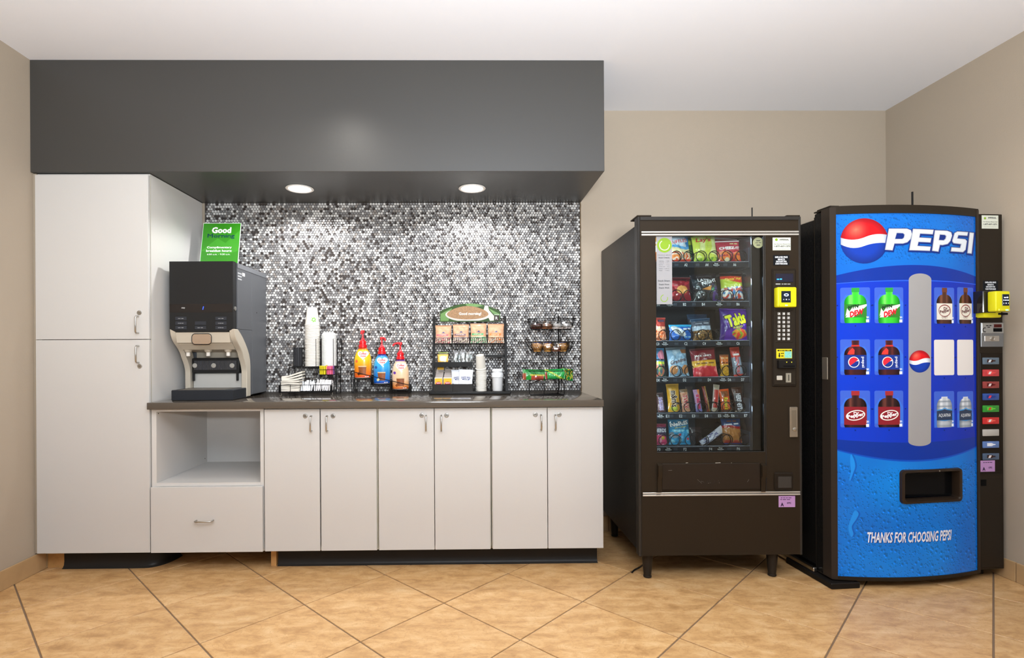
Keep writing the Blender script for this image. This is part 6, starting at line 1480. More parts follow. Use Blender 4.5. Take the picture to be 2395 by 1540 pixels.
        mk = nt.nodes.new('ShaderNodeMath'); mk.operation = 'MULTIPLY'; L(ad.outputs[0], mk.inputs[0]); L(dm.outputs['Fac'], mk.inputs[1])
        sc_ = nt.nodes.new('ShaderNodeMath'); sc_.operation = 'MULTIPLY_ADD'; sc_.inputs[1].default_value = 7.0; sc_.inputs[2].default_value = 1.0; L(mk.outputs[0], sc_.inputs[0]); mxx = nt.nodes.new('ShaderNodeClamp'); mxx.inputs['Min'].default_value = .62; mxx.inputs['Max'].default_value = 2.2; L(sc_.outputs[0], mxx.inputs[0])
        mx = nt.nodes.new('ShaderNodeMix'); mx.data_type = 'RGBA'; mx.blend_type = 'MULTIPLY'; mx.inputs['Factor'].default_value = 1; L(a.outputs['Color'], mx.inputs['A']); L(mxx.outputs[0], mx.inputs['B'])
        L(mx.outputs['Result'], b.inputs['Base Color']); L(mx.outputs['Result'], b.inputs['Emission Color']); b.inputs['Emission Strength'].default_value = .20
        b.inputs['Roughness'].default_value = .14; b.inputs['Specular IOR Level'].default_value = .3; b.inputs['Coat Weight'].default_value = .0; b.inputs['Coat Roughness'].default_value = .05
        return m
    pm = panelmat()
    us = sorted(set([pu0 + (pu1 - pu0) * k / 60 for k in range(61)] + [OU0, OU1])); vs = sorted(set([pv0 + (pv1 - pv0) * k / 170 for k in range(171)] + [OV0, OV1]))
    mb = MB(); g = [[mb.bm.verts.new(F(u, v)) for u in us] for v in vs]
    for j in range(len(vs) - 1):
        for i in range(len(us) - 1):
            if us[i] >= OU0 - 1e-6 and us[i + 1] <= OU1 + 1e-6 and vs[j] >= OV0 - 1e-6 and vs[j + 1] <= OV1 + 1e-6: continue
            mb.bm.faces.new((g[j][i], g[j][i + 1], g[j + 1][i + 1], g[j + 1][i]))
    skin = mb.build('front_panel', pm, t, local=True, label='glossy backlit blue printed panel')
    zz = lambda y: uv(2110, y)[1]
    zA, zB_, zC, zD = zz(622), zz(655), zz(1035), zz(1085)
    um = (pu0 + pu1) / 2
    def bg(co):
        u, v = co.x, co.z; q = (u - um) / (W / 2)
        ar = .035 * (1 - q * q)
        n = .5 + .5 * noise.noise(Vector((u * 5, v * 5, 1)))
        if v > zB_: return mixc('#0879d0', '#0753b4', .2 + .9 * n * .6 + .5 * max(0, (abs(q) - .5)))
        if v > zC - .006: return mixc('#0636c0', '#0c2ca6', .5 + q * .6)  # blue dulls towards the right: reflection put into the print colour
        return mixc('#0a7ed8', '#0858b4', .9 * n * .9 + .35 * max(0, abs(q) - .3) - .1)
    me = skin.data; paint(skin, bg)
    at_ = me.attributes.new('Drop', 'FLOAT', 'POINT')
    for i, v in enumerate(me.vertices):
        u, z = v.co.x, v.co.z; q = (u - um) / (W / 2); ar = .035 * (1 - q * q)
        at_.data[i].value = 1.0 if z < zD + .012 - ar * 1.2 else (.5 if z > zA + ar else 0.0)
    E_ = .16
    pmat = lambda n, c, e=E_: mat('print_' + n, c, .16, emit=e, var=0, spec=.3)
    vcol = mat('print_shaded', '#ffffff', .16, emit=E_, var=0, spec=.3, attr='Col')
    cut = (.02, None)
    def pr(name, polys, m, h, raw=False, parent=skin):
        return decal(name, polys if raw else [[uv(*p) for p in q] for q in polys], m, parent, F, h, cut=cut, local=True)
    def arcpts(y_edge, y_mid): return [(pu0 + (pu1 - pu0) * k / 40, uv(2110, y_mid + (y_edge - y_mid) * (2 * k / 40 - 1) ** 2)[1]) for k in range(41)]
    pr('dark_arch_print', [arcpts(643, 620) + arcpts(661, 655)[::-1]], pmat('arch', '#082f92', .22), .0003, raw=True)
    pr('arch_edge_print', [arcpts(663, 657) + arcpts(661, 655)[::-1]], pmat('arch2', '#2a5ad8', .22), .0004, raw=True)
    pr('dark_arch_print', [arcpts(1029, 1036) + arcpts(1052, 1077)[::-1]], pmat('arch', '#082f92', .22), .0003, raw=True)
    pr('arch_edge_print', [arcpts(1045, 1060) + arcpts(1055, 1081)[::-1]], pmat('arch3', '#0a48b4', .22), .0002, raw=True)
    # long water runs printed on the lower panel
    for k, pts in enumerate(([(1994, 1063), (2001, 1075), (2004, 1092), (1999, 1108), (1993, 1124), (1990, 1122), (1994, 1102), (1992, 1080)], [(2003, 1195), (2012, 1202), (2006, 1216), (1996, 1232), (2000, 1250), (1994, 1256), (1988, 1236), (1993, 1216)])):
        pts = [tuple(v)[:2] for v in spline([(x, y, 0) for x, y in pts], 4, closed=True)]
        pr('water_run_print', [pts], pmat('run', '#0a57b4'), .0003); pr('water_run_print', [[(x - 4, y) for x, y in pts]], pmat('run2', '#1c86dc'), .0006)
    # grey centre strip
    s = [(2125, 655)] + [(2125 + 26.5 - 26.5 * math.cos(R(a)), 655 - 15 * math.sin(R(a))) for a in range(0, 181, 12)] + [(2177, 1033)] + [(2150.5 + 26.5 * math.cos(R(a)), 1033 + 11 * math.sin(R(a))) for a in range(0, 181, 12)]
    gs = pr('grey_strip', [s[1:]], mat('strip_grey', '#9a9999', .30, emit=.05, var=.02), .0008)
    # globes
    def globe(cx, cy, rx, ry, par, h):
        C = lambda a0, a1, n=20: [(cx + rx * math.cos(R(a)), cy - ry * math.sin(R(a))) for a in [a0 + (a1 - a0) * k / n for k in range(n + 1)]]
        W1 = [(cx - rx * .985 , cy - ry * .10)] + [(cx + rx * x, cy - ry * y) for x, y in bez([(-.98, .12), (-.55, -.02), (-.2, .06), (.1, .20), (.4, .32), (.7, .33), (.955, .27)], 8)]
        up = [(x, y) for x, y in bez([(-.985, .14), (-.55, -.02), (-.2, .06), (.1, .20), (.4, .32), (.7, .33), (.955, .27)], 8)]
        lo = [(x, y) for x, y in bez([(-.985, -.16), (-.6, -.36), (-.3, -.34), (.0, -.22), (.35, -.08), (.7, -.06), (.99, -.10)], 8)]
        T = lambda q: [(cx + rx * x, cy - ry * y) for x, y in q]
        gu, gv = uv(cx, cy); gr = uv(cx + rx, cy)[0] - gu
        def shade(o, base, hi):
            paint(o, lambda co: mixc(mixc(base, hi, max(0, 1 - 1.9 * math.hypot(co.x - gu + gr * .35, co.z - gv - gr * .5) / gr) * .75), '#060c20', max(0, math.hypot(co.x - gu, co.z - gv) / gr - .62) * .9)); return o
        cg = (gr / 7, gr / 7)
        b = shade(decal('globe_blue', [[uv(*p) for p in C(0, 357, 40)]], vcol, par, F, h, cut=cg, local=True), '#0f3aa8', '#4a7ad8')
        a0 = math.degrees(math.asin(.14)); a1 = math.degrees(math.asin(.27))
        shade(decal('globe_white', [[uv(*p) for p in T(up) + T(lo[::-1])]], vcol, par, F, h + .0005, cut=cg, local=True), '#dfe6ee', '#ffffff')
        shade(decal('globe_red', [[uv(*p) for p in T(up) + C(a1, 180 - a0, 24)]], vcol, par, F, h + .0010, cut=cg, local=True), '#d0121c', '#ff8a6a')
        return b
    globe(2021, 564, 56, 53, skin, .0008)
    globe(2150.5, 846, 25, 26, gs, .0014)
    # PEPSI wordmark
    Z = lambda q: [(1920 + x / 3.667, 440 + y / 3.667) for x, y in q]
    Lt = [dict(o=[(578, 348), (735, 348), (770, 362), (778, 395), (766, 440), (738, 468), (700, 479), (628, 479), (612, 537), (545, 532)], h=[[(648, 388), (700, 390), (712, 402), (707, 425), (694, 437), (634, 437)]]),
          dict(o=[(785, 350), (965, 358), (957, 400), (848, 394), (842, 424), (945, 430), (937, 470), (834, 465), (827, 496), (940, 503), (932, 542), (752, 536)], h=[]),
          dict(o=[(972, 362), (1080, 366), (1115, 380), (1123, 410), (1108, 456), (1084, 483), (1040, 493), (1018, 491), (1005, 549), (948, 541)], h=[[(1018, 402), (1058, 405), (1068, 415), (1062, 436), (1048, 448), (1010, 446)]]),
          dict(o=[(1140, 387), (1166, 372), (1260, 378), (1253, 413), (1176, 408), (1168, 432), (1235, 439), (1250, 455), (1238, 532), (1215, 553), (1108, 546), (1115, 508), (1188, 513), (1196, 484), (1132, 476), (1120, 456)], h=[]),
          dict(o=[(1270, 380), (1310, 385), (1290, 566), (1250, 561)], h=[])]
    def inflate(q, d):
        n = len(q); out = []; A = sum(q[i][0] * q[(i + 1) % n][1] - q[(i + 1) % n][0] * q[i][1] for i in range(n)); sg = 1 if A > 0 else -1
        for i in range(n):
            p0, p1, p2 = Vector(q[i - 1]), Vector(q[i]), Vector(q[(i + 1) % n]); e1 = (p1 - p0).normalized(); e2 = (p2 - p1).normalized()
            n1 = Vector((e1.y, -e1.x)) * sg; n2 = Vector((e2.y, -e2.x)) * sg; b = n1 + n2
            if b.length < 1e-3: b = n1
            b.normalize(); k = d / max(.45, b.dot(n1)); out.append(tuple(p1 + b * k))
        return out
    for l in Lt:
        nv = pr('letter_shadow', [Z(inflate([(x + 3, y + 5) for x, y in l['o']], 10))], pmat('deep', '#0b2a78', .18), .0016)
        decal('letter', [{'o': [uv(*p) for p in Z(l['o'])], 'h': [[uv(*p) for p in Z(hh)] for hh in l['h']]}], pmat('letter_edge', '#9aa2b0'), skin, F, .0022, cut=cut, local=True)
        decal('letter_face', [{'o': [uv(*p) for p in Z(inflate(l['o'], -5))], 'h': [[uv(*p) for p in Z(inflate(hh, 5))] for hh in l['h']]}], pmat('letter', '#cdd2d9', .26), skin, F, .0028, cut=cut, local=True)
    # slogan
    cxs, cys = uv(2134, 1257)
    w_ = uv(2231, 1257)[0] - uv(2036, 1262)[0]
    zs0, zs1 = uv(2100, 1271)[1], uv(2100, 1244)[1]
    text('THANKS FOR CHOOSING PEPSI', skin, F, cxs + .003, cys - .003, w=w_, h=(zs1 - zs0) * .93, m=pmat('deep', '#0b2a78'), bold=.045, shear=.22, hh=.0006, cut=cut, local=True)
    text('THANKS FOR CHOOSING PEPSI', skin, F, cxs, cys, w=w_, h=(zs1 - zs0) * .93, m=pmat('letter', '#cdd2d9'), bold=.03, shear=.22, hh=.0014, cut=cut, local=True)
    # windows with printed bottles
    cols = [(1965, 2034.5), (2045, 2112), (2184.5, 2231), (2238.5, 2275.5)]; rows = [(672.5, 756.5), (794, 877.5), (914, 1000)]
    kinds = [['green', 'green', 'cream', 'cream'], ['cola', 'cola', 'blank', 'blank'], ['maroon', 'maroon', 'water', 'water']]
    for r_, (ya, yb_) in enumerate(rows):
        for c_, (xa, xb_) in enumerate(cols):
            kd = kinds[r_][c_]; sh = [1.5, 1, 0, -1][c_] * 0 + (1 if c_ > 1 else 0)
            (u0, z0), (u1, z1) = uv(xa, yb_ + sh), uv(xb_, ya + sh)
            cu, cv, w, h = (u0 + u1) / 2, (z0 + z1) / 2, u1 - u0, z1 - z0
            base = {'blank': '#d3ceca'}.get(kd, '#3a5cc0')
            lab_ = {'green': 'window with a green soda bottle print', 'cream': 'window with a brown bottle and cream label print', 'cola': 'window with a dark cola bottle print', 'blank': 'blank white window card', 'maroon': 'window with a maroon labelled soda bottle print', 'water': 'window with a clear water bottle print'}[kd]
            wd = decal('selection_window', [rrect(w, h, .008, 4, cu, cv)], pmat('win_' + kd, base, .25), skin, F, .0010, cut=cut, local=True, label=lab_)
            for sx, sy in ((-w / 2 - .012, .25 * h - h / 2 + h * .25), (w / 2 + .012, 0), (0, -h / 2 - .014)):
                pp = F(cu + sx, cv + sy, 0); MB().lathe([(.0035, 0), (.0035, .0014), (.002, .002)], pp, 8, M=Matrix.Rotation(R(90), 4, 'X')).build('rivet', mat('rivet_blue', '#0c2a80', .3), wd, local=True)
            if kd == 'blank': continue
            pc = lambda name, pts, m, hh: decal(name, [[(cu + w * x, z0 + h * y) for x, y in q] for q in pts], m, wd, F, hh, cut=cut, local=True)
            pc('glow_print', [[(-.5, .1), (.5, .1), (.5, .55), (.32, .8), (-.32, .8), (-.5, .55)]] if kd != 'water' else [[(-.5, .0), (.5, .0), (.5, .4), (-.5, .4)]], pmat('glow_' + kd, '#3a6cd0' if kd != 'cream' else '#4668c6'), .0013)
            nk, sd = {'green': (.115, .375), 'cream': (.11, .39), 'cola': (.12, .375), 'maroon': (.12, .38), 'water': (.15, .38)}[kd]
            fl = .03
            top = .97 if kd != 'water' else .84
            sil = [(-sd * .93, 0), (sd * .93, 0), (sd, .06), (sd, .56)] + [(sd - (sd - nk) * (1 - math.cos(R(a))) , .56 + .24 * math.sin(R(a))) for a in range(9, 91, 9)] + [(nk, .86 if kd != 'water' else .82), (nk * 1.05, top), (-nk * 1.05, top), (-nk, .86 if kd != 'water' else .82)] + [(-(sd - (sd - nk) * (1 - math.cos(R(a)))), .56 + .24 * math.sin(R(a))) for a in range(90, 8, -9)] + [(-sd, .56), (-sd, .06)]
            bc = {'green': '#35c232', 'cream': '#4a2c22', 'cola': '#3a1c22', 'maroon': '#2e1a1c', 'water': '#b4bcc4'}[kd]
            bo_ = decal('bottle_print', [[(cu + w * x, z0 + h * y) for x, y in sil]], vcol, wd, F, .0017, cut=(w / 16, h / 14), local=True)
            dk_ = {'green': '#0f7a1c', 'cream': '#1c0f0c', 'cola': '#170a10', 'maroon': '#120a0c', 'water': '#78828e'}[kd]; hi_ = {'green': '#8af070', 'cream': '#8a5a44', 'cola': '#8a3a34', 'maroon': '#7a4438', 'water': '#f4f7fa'}[kd]
            def bsh(co, cu=cu, w=w, z0=z0, h=h, sd=sd, bc=bc, dk_=dk_, hi_=hi_, kd=kd):
                x = (co.x - cu) / (w * sd); y = (co.z - z0) / h
                c = mixc(bc, dk_, min(1, abs(x) ** 2.2 * 1.1)); c = mixc(c, hi_, .85 * math.exp(-((x + .42) / .16) ** 2) * (.4 + .6 * (y > .54)) + .5 * math.exp(-((x - .3) / .1) ** 2) * (y > .54))
                if kd == 'water': c = mixc(c, '#5a6672', .55 * max(0, math.sin(y * 46)) * (y < .2 or y > .55))
                return c
            paint(bo_, bsh)
            if kd == 'cola': pc('bottle_shine', [[(-sd * .72, .58), (-.04, .58), (-.03, .70), (-.10, .76), (-sd * .6, .66)]], pmat('cola2', '#d83a34'), .0020)
            cap = {'green': '#2c9a3a', 'cream': '#6a3a2a', 'cola': '#2a6ab8', 'maroon': '#9a2c30', 'water': '#c4ccd4'}[kd]
            if kd != 'cola': pc('cap_print', [[(-nk * 1.15, .87), (nk * 1.15, .87), (nk * 1.15, .99 if kd != 'water' else .84), (-nk * 1.15, .99 if kd != 'water' else .84)]] if kd != 'water' else [[(-nk, .82), (nk, .82), (nk, .85), (-nk, .85)]], pmat('cap_' + kd, cap), .0020)
            else: pc('cap_print', [[(-nk * 1.15, .80), (nk * 1.15, .80), (nk * 1.15, .84), (-nk * 1.15, .84)]], pmat('cap_cola', '#c8342c'), .0020)
            FW = F
            tx = lambda s, x, y, ww, hh, c, **k: text(s, wd, FW, cu + w * x, z0 + h * y, w=w * ww, h=h * hh, m=pmat('t' + c, '#' + c), cut=cut, local=True, hh=k.pop('hi', .0028), **k)
            if kd == 'green':
                pc('label_print', [[(-sd, .16), (sd, .16), (sd, .53), (-sd, .53)]], pmat('lab_g', '#2f7a2c'), .0023)
                pc('label_slash', [[(-sd * .9, .16), (-sd * .2, .17), (sd, .48), (sd, .53), (-sd * .3, .44)], [(-sd * .9, .20), (-sd * .75, .42), (-sd * .5, .30)]], pmat('lab_w', '#e6ece0'), .0026)
                tx('MTN', -.08, .455, .40, .10, '1c3a24', bold=.05, shear=.35, rot=12, hi=.0030); tx('DEW', .03, .285, .52, .16, 'cc1c2c', bold=.06, shear=.35, rot=16, hi=.0032)
            elif kd == 'cream':
                pc('label_print', [[(-sd, .11), (sd, .11), (sd, .56), (-sd, .56)]], pmat('lab_c', '#d9d4c8'), .0023)
                pc('label_swirl', [[(.34 * math.cos(a) * .9, .36 + .17 * math.sin(a)) for a in [R(x) for x in range(0, 360, 15)]]], pmat('lab_c2', '#8a4a48'), .0026)
                pc('label_swirl', [[(.30 * math.cos(a) * .9 - .01, .355 + .145 * math.sin(a)) for a in [R(x) for x in range(0, 360, 15)]]], pmat('lab_c', '#d9d4c8'), .0029)
                tx('Dr', .04, .42, .2, .09, '5a2024', bold=.03, rot=10, hi=.0034); tx('Pepper', .0, .34, .5, .11, '5a2024', bold=.03, rot=10, hi=.0034); tx('DIET', .0, .18, .28, .06, '5a2024', hi=.0034)
            elif kd == 'cola':
                pc('label_print', [[(-sd, .15), (sd, .15), (sd, .56), (-sd, .56)]], pmat('lab_b', '#1a3488'), .0023)
                C = lambda a0, a1, rx, ry: [(-.06 + rx * math.cos(R(a)), .36 + ry * math.sin(R(a))) for a in range(a0, a1 + 1, 15)]
                pc('label_ring', [C(0, 345, .19, .155)], pmat('lab_w', '#e6ece0'), .0026); pc('label_navy', [C(180, 345, .165, .135) + [(.10, .39)]], pmat('lab_b', '#1a3488'), .0029); pc('label_red', [C(30, 225, .165, .135)], pmat('lab_r', '#d8283a'), .0032)
                tx('pepsi', .235, .36, .34, .09, 'dfe6f2', bold=.02, rot=-90, hi=.0030) if False else text('pepsi', wd, FW, cu + w * .24, z0 + h * .36, w=h * .30, h=w * .12, m=pmat('tdfe6f2', '#dfe6f2'), cut=cut, local=True, hh=.0030, rot=-90, bold=.02)
            elif kd == 'maroon':
                pc('label_print', [[(-sd, .07), (sd, .07), (sd, .56), (-sd, .56)]], pmat('lab_m', '#84202a'), .0023)
                pc('label_ring', [[(.32 * math.cos(a) , .33 + .14 * math.sin(a) + .03 * math.cos(a)) for a in [R(x) for x in range(0, 360, 15)]]], pmat('lab_w', '#e6ece0'), .0026)
                pc('label_inner', [[(.28 * math.cos(a) , .33 + .115 * math.sin(a) + .03 * math.cos(a)) for a in [R(x) for x in range(0, 360, 15)]]], pmat('lab_m', '#84202a'), .0029)
                tx('Dr', .02, .385, .18, .09, 'f2eeee', bold=.03, rot=12, hi=.0034); tx('Pepper', .0, .315, .56, .12, 'f2eeee', bold=.04, rot=12, hi=.0034)
            else:
                pc('label_print', [[(-sd, .20), (sd, .20), (sd, .46), (.12, .48), (0, .51), (-.12, .48), (-sd, .46)]], pmat('lab_d', '#2c3a52'), .0023)
                pc('label_edge', [[(-sd, .46), (-.12, .48), (0, .52), (.12, .48), (sd, .46), (sd, .49), (.12, .51), (0, .55), (-.12, .51), (-sd, .49)], [(-sd, .20), (sd, .20), (0, .175)]], pmat('lab_k', '#3a8ac8'), .0026)
                tx('AQUAFINA', 0, .33, .60, .11, 'dfe6ea', bold=.0, hi=.0030)
            tx('20', .40, .16, .09, .055, 'dfe6f2', bold=.03, hi=.0024) if c_ != 9 else None
            pc('size_mark', [[(.35, .02), (.45, .02), (.45, .10), (.35, .10)]], pmat('tdfe6f2', '#dfe6f2'), .0024)
    # dispensing opening
    bw, bh = OU1 - OU0, OV1 - OV0; bcu, bcv = (OU0 + OU1) / 2, (OV0 + OV1) / 2
    mb = MB()
    loops = [(rrect(bw + .035, bh + .032, .022, 5, bcu, bcv), .0), (rrect(bw + .030, bh + .027, .020, 5, bcu, bcv), .012), (rrect(bw + .004, bh + .004, .012, 5, bcu, bcv), .014), (rrect(bw - .006, bh - .006, .010, 5, bcu, bcv), .004), (rrect(bw - .006, bh - .006, .010, 5, bcu, bcv), -.03)]
    rr = [[mb.bm.verts.new(F(u, v, h_)) for u, v in q] for q, h_ in loops]
    for A, B in zip(rr, rr[1:]):
        for k in range(len(A)): mb.bm.faces.new((A[k], A[(k + 1) % len(A)], B[(k + 1) % len(A)], B[k]))
    mb.build('opening_frame', mat('frame_black', '#2a2018', .28, coat=.3), t, local=True, recalc=True)
    mb = MB(); a, b, c_, d_ = OU0 - .002, OU1 + .002, OV0 - .002, OV1 + .002; yb_ = .09
    f0 = [mb.bm.verts.new(F(u, v, -.028)) for u, v in ((a, c_), (b, c_), (b, d_), (a, d_))]; f1 = [mb.bm.verts.new((u, yb_, v)) for u, v in ((a, c_), (b, c_), (b, d_), (a, d_))]
    for k in range(4): mb.bm.faces.new((f0[k], f0[(k + 1) % 4], f1[(k + 1) % 4], f1[k]))
    mb.bm.faces.new(f1); mb.build('opening_chute', mat('chute_black', '#0a0a0a', .25), t, local=True, recalc=True)
    pl = MB().box(a + .004, b - .004, 0, .003, c_ + .004, d_ - .004); pl.bm.transform(Matrix.Translation((0, S(bcu) + .045, 0))); pl.build('chute_flap', mat('flap_gloss', '#0c0c0d', .12), t, local=True)
    p_ = F(*uv(2191, 1101), .0145); MB().lathe([(.003, 0), (.0035, .001), (.002, .002)], p_, 8, M=Matrix.Rotation(R(90), 4, 'X')).build('frame_screw', M_steel, t, local=True)
    # selection column at the right
    CY0 = .004; u0, u1 = W + .004, uv(2346, 800, CY0)[0]; zt = uv(2330, 501, CY0)[1]; zb = uv(2330, 1332, CY0)[1]
    cu = lambda x, y: uv(x, y, CY0)
    colm = MB().box(u0, u1, CY0, .114, zb, zt, .003).build('selection_column', M_d, t, local=True)
    def bx(name, x0, y0, x1, y1, d0, d1, m, parent=colm, b=.0015, label=None, seg=1):
        (a, c), (b_, d) = cu(x0, y1), cu(x1, y0)
        return MB().box(a, b_, CY0 - d1, CY0 - d0, c, d, b, seg).build(name, m, parent, local=True, label=label)
    FC = lambda d: (lambda u, v, h=0: Vector((u, CY0 - d - h, v)))
    dk = mat('text_dark', '#3a3a3c'); mw = mat('tag_white', '#e8ecf0')
    s = bx('service_sticker', 2296, 504.5, 2334.5, 535, 0, .0012, mat('sticker_pale', '#ccd0c2'), b=.0003, label='pale service phone sticker')
    decal('green_mark', [arc(*cu(2303, 511), .006, 0, 360, 14)[:-1]], mat('lime', '#8db51e'), s, FC(.0013), .0003, local=True)
    join_text([('IMPERIAL', *cu(2320, 510), .045, .008, .02), ('For Service, Please Call', *cu(2315, 519.5), .076, .005, .01), ('1-877-437-1373', *cu(2315, 525), .074, .0075, .03), ('imperialcompanies.com', *cu(2315, 531), .07, .003, 0)], s, FC(.0013), dk, h=.0004, local=True)
    s = bx('price_notice', 2299, 657, 2334, 681, 0, .0012, mat('tag_black', '#15171b'), b=.0003)
    join_text([('DISPLAYED PRICE', *cu(2316, 661), .060, .0080, .04), ('REFLECTS', *cu(2316, 666.3), .034, .0080, .04), ('DISCOUNT FOR', *cu(2316, 671.3), .050, .0080, .04), ('CASH PURCHASE', *cu(2316, 676.5), .058, .0080, .04)], s, FC(.0013), mw, h=.0004, local=True)
    # yellow reader on a black bracket
    yel = mat('reader_yellow', '#d6cf12')
    (a, c), (b_, d) = uv(2296, 732, -.05), uv(2318, 681, -.05)
    MB().box(a, b_ + .02, CY0 - .062, CY0 - .001, c, d, .003).build('reader_bracket', mat('gloss_black', '#201c1b'), colm, local=True)
    (a, c), (b_, d) = uv(2329, 729, -.10), uv(2363, 681, -.10)
    b_ = min(b_, .945)
    rd = MB().box(a, b_, CY0 - .105, CY0 - .0625, c, d, .007, 3).build('card_reader', yel, colm, local=True, label='bright yellow card reader')
    MB().box(a + .006, b_ - .012, CY0 - .114, CY0 - .104, c + .001, c + .014, .003).build('reader_lip', yel, rd, local=True)
    sw = (b_ - a); c0u, c1u = a + sw * .42, b_ - sw * .12; c0v, c1v = c + (d - c) * .28, d - (d - c) * .16
    sc2 = MB().box(c0u, c1u, CY0 - .1075, CY0 - .104, c0v, c1v, .001).build('reader_screen', mat('screen_black', '#1d2430'), rd, local=True)
    wg = mat('screen_white', '#e6f0ff'); mcu, mcv = (c0u + c1u) / 2, (c0v + c1v) / 2
    text('~2', sc2, FC(.1076), mcu, mcv + .012, w=.022, h=.006, m=wg, local=True); text('~3', sc2, FC(.1076), mcu, mcv - .001, w=.030, h=.004, m=wg, local=True)
    decal('screen_arrows', [[(mcu - .015, mcv - .016), (mcu - .011, mcv - .019), (mcu - .011, mcv - .013)], [(mcu + .015, mcv - .016), (mcu + .011, mcv - .019), (mcu + .011, mcv - .013)], arc(mcu, mcv - .016, .003, 0, 360, 10)[:-1]], wg, sc2, FC(.1077), .0002, local=True)
    MB().box(mcu - .010, mcu + .004, CY0 - .1155, CY0 - .1135, c + .004, c + .009, .0008).build('reader_light', mat('led_cyan', '#7fe6ff'), rd, local=True)
    (a2, c2), (b2, d2) = uv(2299, 743.5, -.04), uv(2340, 731.5, -.04)
    lw = MB().box(a2, b2, CY0 - .05, CY0 - .001, c2, d2 + .006, .006, 2).build('reader_chin', yel, colm, local=True)
    bx('chin_slot', 2310, 734, 2332, 738.5, .0495, .051, mat('void', '#050505'), lw, 0)
    # coin panel
    cp = bx('coin_panel', 2292.5, 755, 2345, 812, 0, .005, mat('panel_grey', '#7b7d7f', .35, .4))
    up = bx('coin_plate', 2293.5, 756, 2344, 780, .0045, .007, mat('plate_silver', '#a9aaa8', .3, .5), cp)
    bx('display', 2319.5, 759, 2339, 766.5, .0065, .009, mat('led_red_dark', '#4a1a18', .2), up)
    bx('coin_gap', 2319.5, 768, 2340, 776.5, .0065, .009, mat('void', '#050505'), up)
    q = cu(2300, 772); decal('coin_arc', [arc(q[0], q[1], .012, 60, 300, 16) + arc(q[0], q[1], .008, 300, 60, 16)], mat('tag_black', '#15171b'), up, FC(.0071), .0003, local=True)
    join_text([('~2', *cu(2309, 762), .030, .005, .03), ('~1', *cu(2309, 766), .014, .004, .03)], up, FC(.0071), mat('tag_black', '#15171b'), h=.0004, local=True)
    lw2 = bx('lock_plate', 2300, 786, 2334, 799, .0045, .007, mat('plate_silver2', '#b3ada4', .3, .5), cp)
    q = cu(2317.5, 792.5); MB().lathe([(.011, 0), (.011, .003), (.0085, .0045), (.0065, .003)], (q[0], CY0 - .007, q[1]), 18, M=Matrix.Rotation(R(90), 4, 'X')).build('lock', M_steel, lw2, local=True)
    # selection buttons
    bz = bx('button_bezel', 2293, 826, 2342, 1108, 0, .003, mat('bezel_black', '#221c16'))
    sel = [('#5a6a78', 'PEPPER', '#cfd8e0'), ('#b83a3e', 'CHERRY', '#e8d8d8'), ('#8a3a38', 'DIET', '#d8c8c8'), ('#2a4a90', 'PEPSI', '#d83a48'), ('#2e8a2e', 'DEW', '#c8382a'), ('#c02a2c', 'FRUIT', '#e8e0e0'), ('#b0aca6', '', '#888888'), ('#5a78b0', 'AQUA', '#e8eef4'), ('#4a5c74', 'COLA', '#e0d8d8')]
    labs = ['button with a brown bottle picture', 'red button', 'dark red button', 'blue button with a red slash', 'green button', 'bright red button', 'blank white button', 'pale blue button', 'grey blue button with a bottle picture']
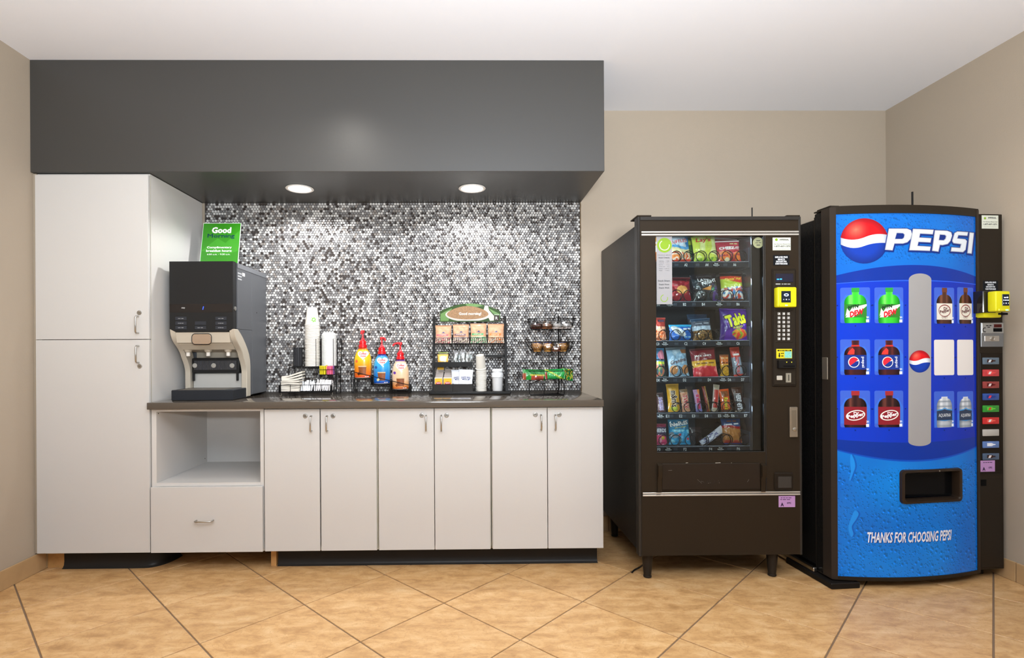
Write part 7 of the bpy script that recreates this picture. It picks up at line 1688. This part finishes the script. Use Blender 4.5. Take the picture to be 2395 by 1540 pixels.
    for k, (c1_, wd_, c2_) in enumerate(sel):
        y = 844.5 + 27.9 * k
        b = bx('selection_button', 2295.5, y - 8, 2333.5, y + 8.5, .0025, .008, mat('sel_%d' % k, c1_, .2, var=.25 if wd_ else .02, scale=60, coat=.4, emit=.05), bz, .003, labs[k], 2)
        if wd_:
            q0 = cu(2314, y); decal('bottle_print', [[(q0[0] - .022, q0[1] - .008), (q0[0] + .004, q0[1] - .008), (q0[0] + .014, q0[1] - .003), (q0[0] + .024, q0[1] - .003), (q0[0] + .024, q0[1] + .003), (q0[0] + .014, q0[1] + .003), (q0[0] + .004, q0[1] + .008), (q0[0] - .022, q0[1] + .008)]], mat('selb_%d' % k, ['#3a2420', '#e04a4a', '#5a1a1c', '#1a3488', '#5ac83a', '#e05a4a', '#888888', '#dfe6f0', '#3a2420'][k], .3), b, FC(.0082), .0004, local=True)
            m_ = mat('selt_%d' % k, c2_, .4); decal('button_stripe', [[(q0[0] - .016, q0[1] - .007), (q0[0] - .004, q0[1] - .007), (q0[0] + .003, q0[1] + .006), (q0[0] - .010, q0[1] + .006)]], mat('selt_%d' % k, c2_), b, FC(.0082), .0008, local=True)
    ps = bx('purple_sticker', 2291.5, 1077, 2325, 1104, .003, .0042, mat('sticker_purple', '#b58bc0'), bz, .0003, 'purple inspection sticker')
    join_text([('A', *cu(2299, 1097), .016, .018, .05), ('OTC', *cu(2314, 1094), .020, .009, .04), ('~4', *cu(2308, 1082), .05, .003, 0)], ps, FC(.0043), mat('ink', '#3a2a48'), h=.0004, local=True)
    bx('lower_door', 2293, 1120, 2340, 1328, 0, .003, mat('plate_black', '#2a241d'))
    bx('black_patch', 2292.5, 1122, 2305, 1137, .003, .0042, mat('void', '#050505'), colm, 0)
    # feet and skirt
    MB().box(-.03, .12, -.035, .30, .0005, .030, .004).build('foot', mat('foot_black', '#1a1715', .4), t, local=True)
    MB().box(-.02, .0, .10, .60, .0301, .052, .003).build('base_rail', M_steel, t, local=True)
    MB().box(.70, .885, .06, .40, .0005, .036, .004).build('foot', MATS['foot_black'], t, local=True)
    MB().box(.02, .88, .13, .78, .03, .054, .002).build('base_plinth', MATS['foot_black'], t, local=True)
    # hinge plate on the door side, latch bar, antenna
    MB().box(-.0085, -.0035 - .0, .012, .05, 1.02, 1.13, .002).build('side_plate', mat('handle_pewter', '#a39a8c'), t, local=True)
    MB().box(.0, .05, .0, .09, ZT + .0061, ZT + .012, .002).build('hinge_plate', M_d, t, local=True)
    (u_, z0_), (u2, z1_) = uv(2134, 486, .12), uv(2132, 449, .12)
    MB().tube([(u_, .12, 1.83), (u_, .12, z1_)], .0045, 8).build('antenna', M_black, t, local=True)
    MB().lathe([(.012, ZT + .006), (.010, ZT + .014), (.005, ZT + .022)], (u_, .10, 0), 12).build('antenna_base', M_black, t, local=True)
drinks_machine()
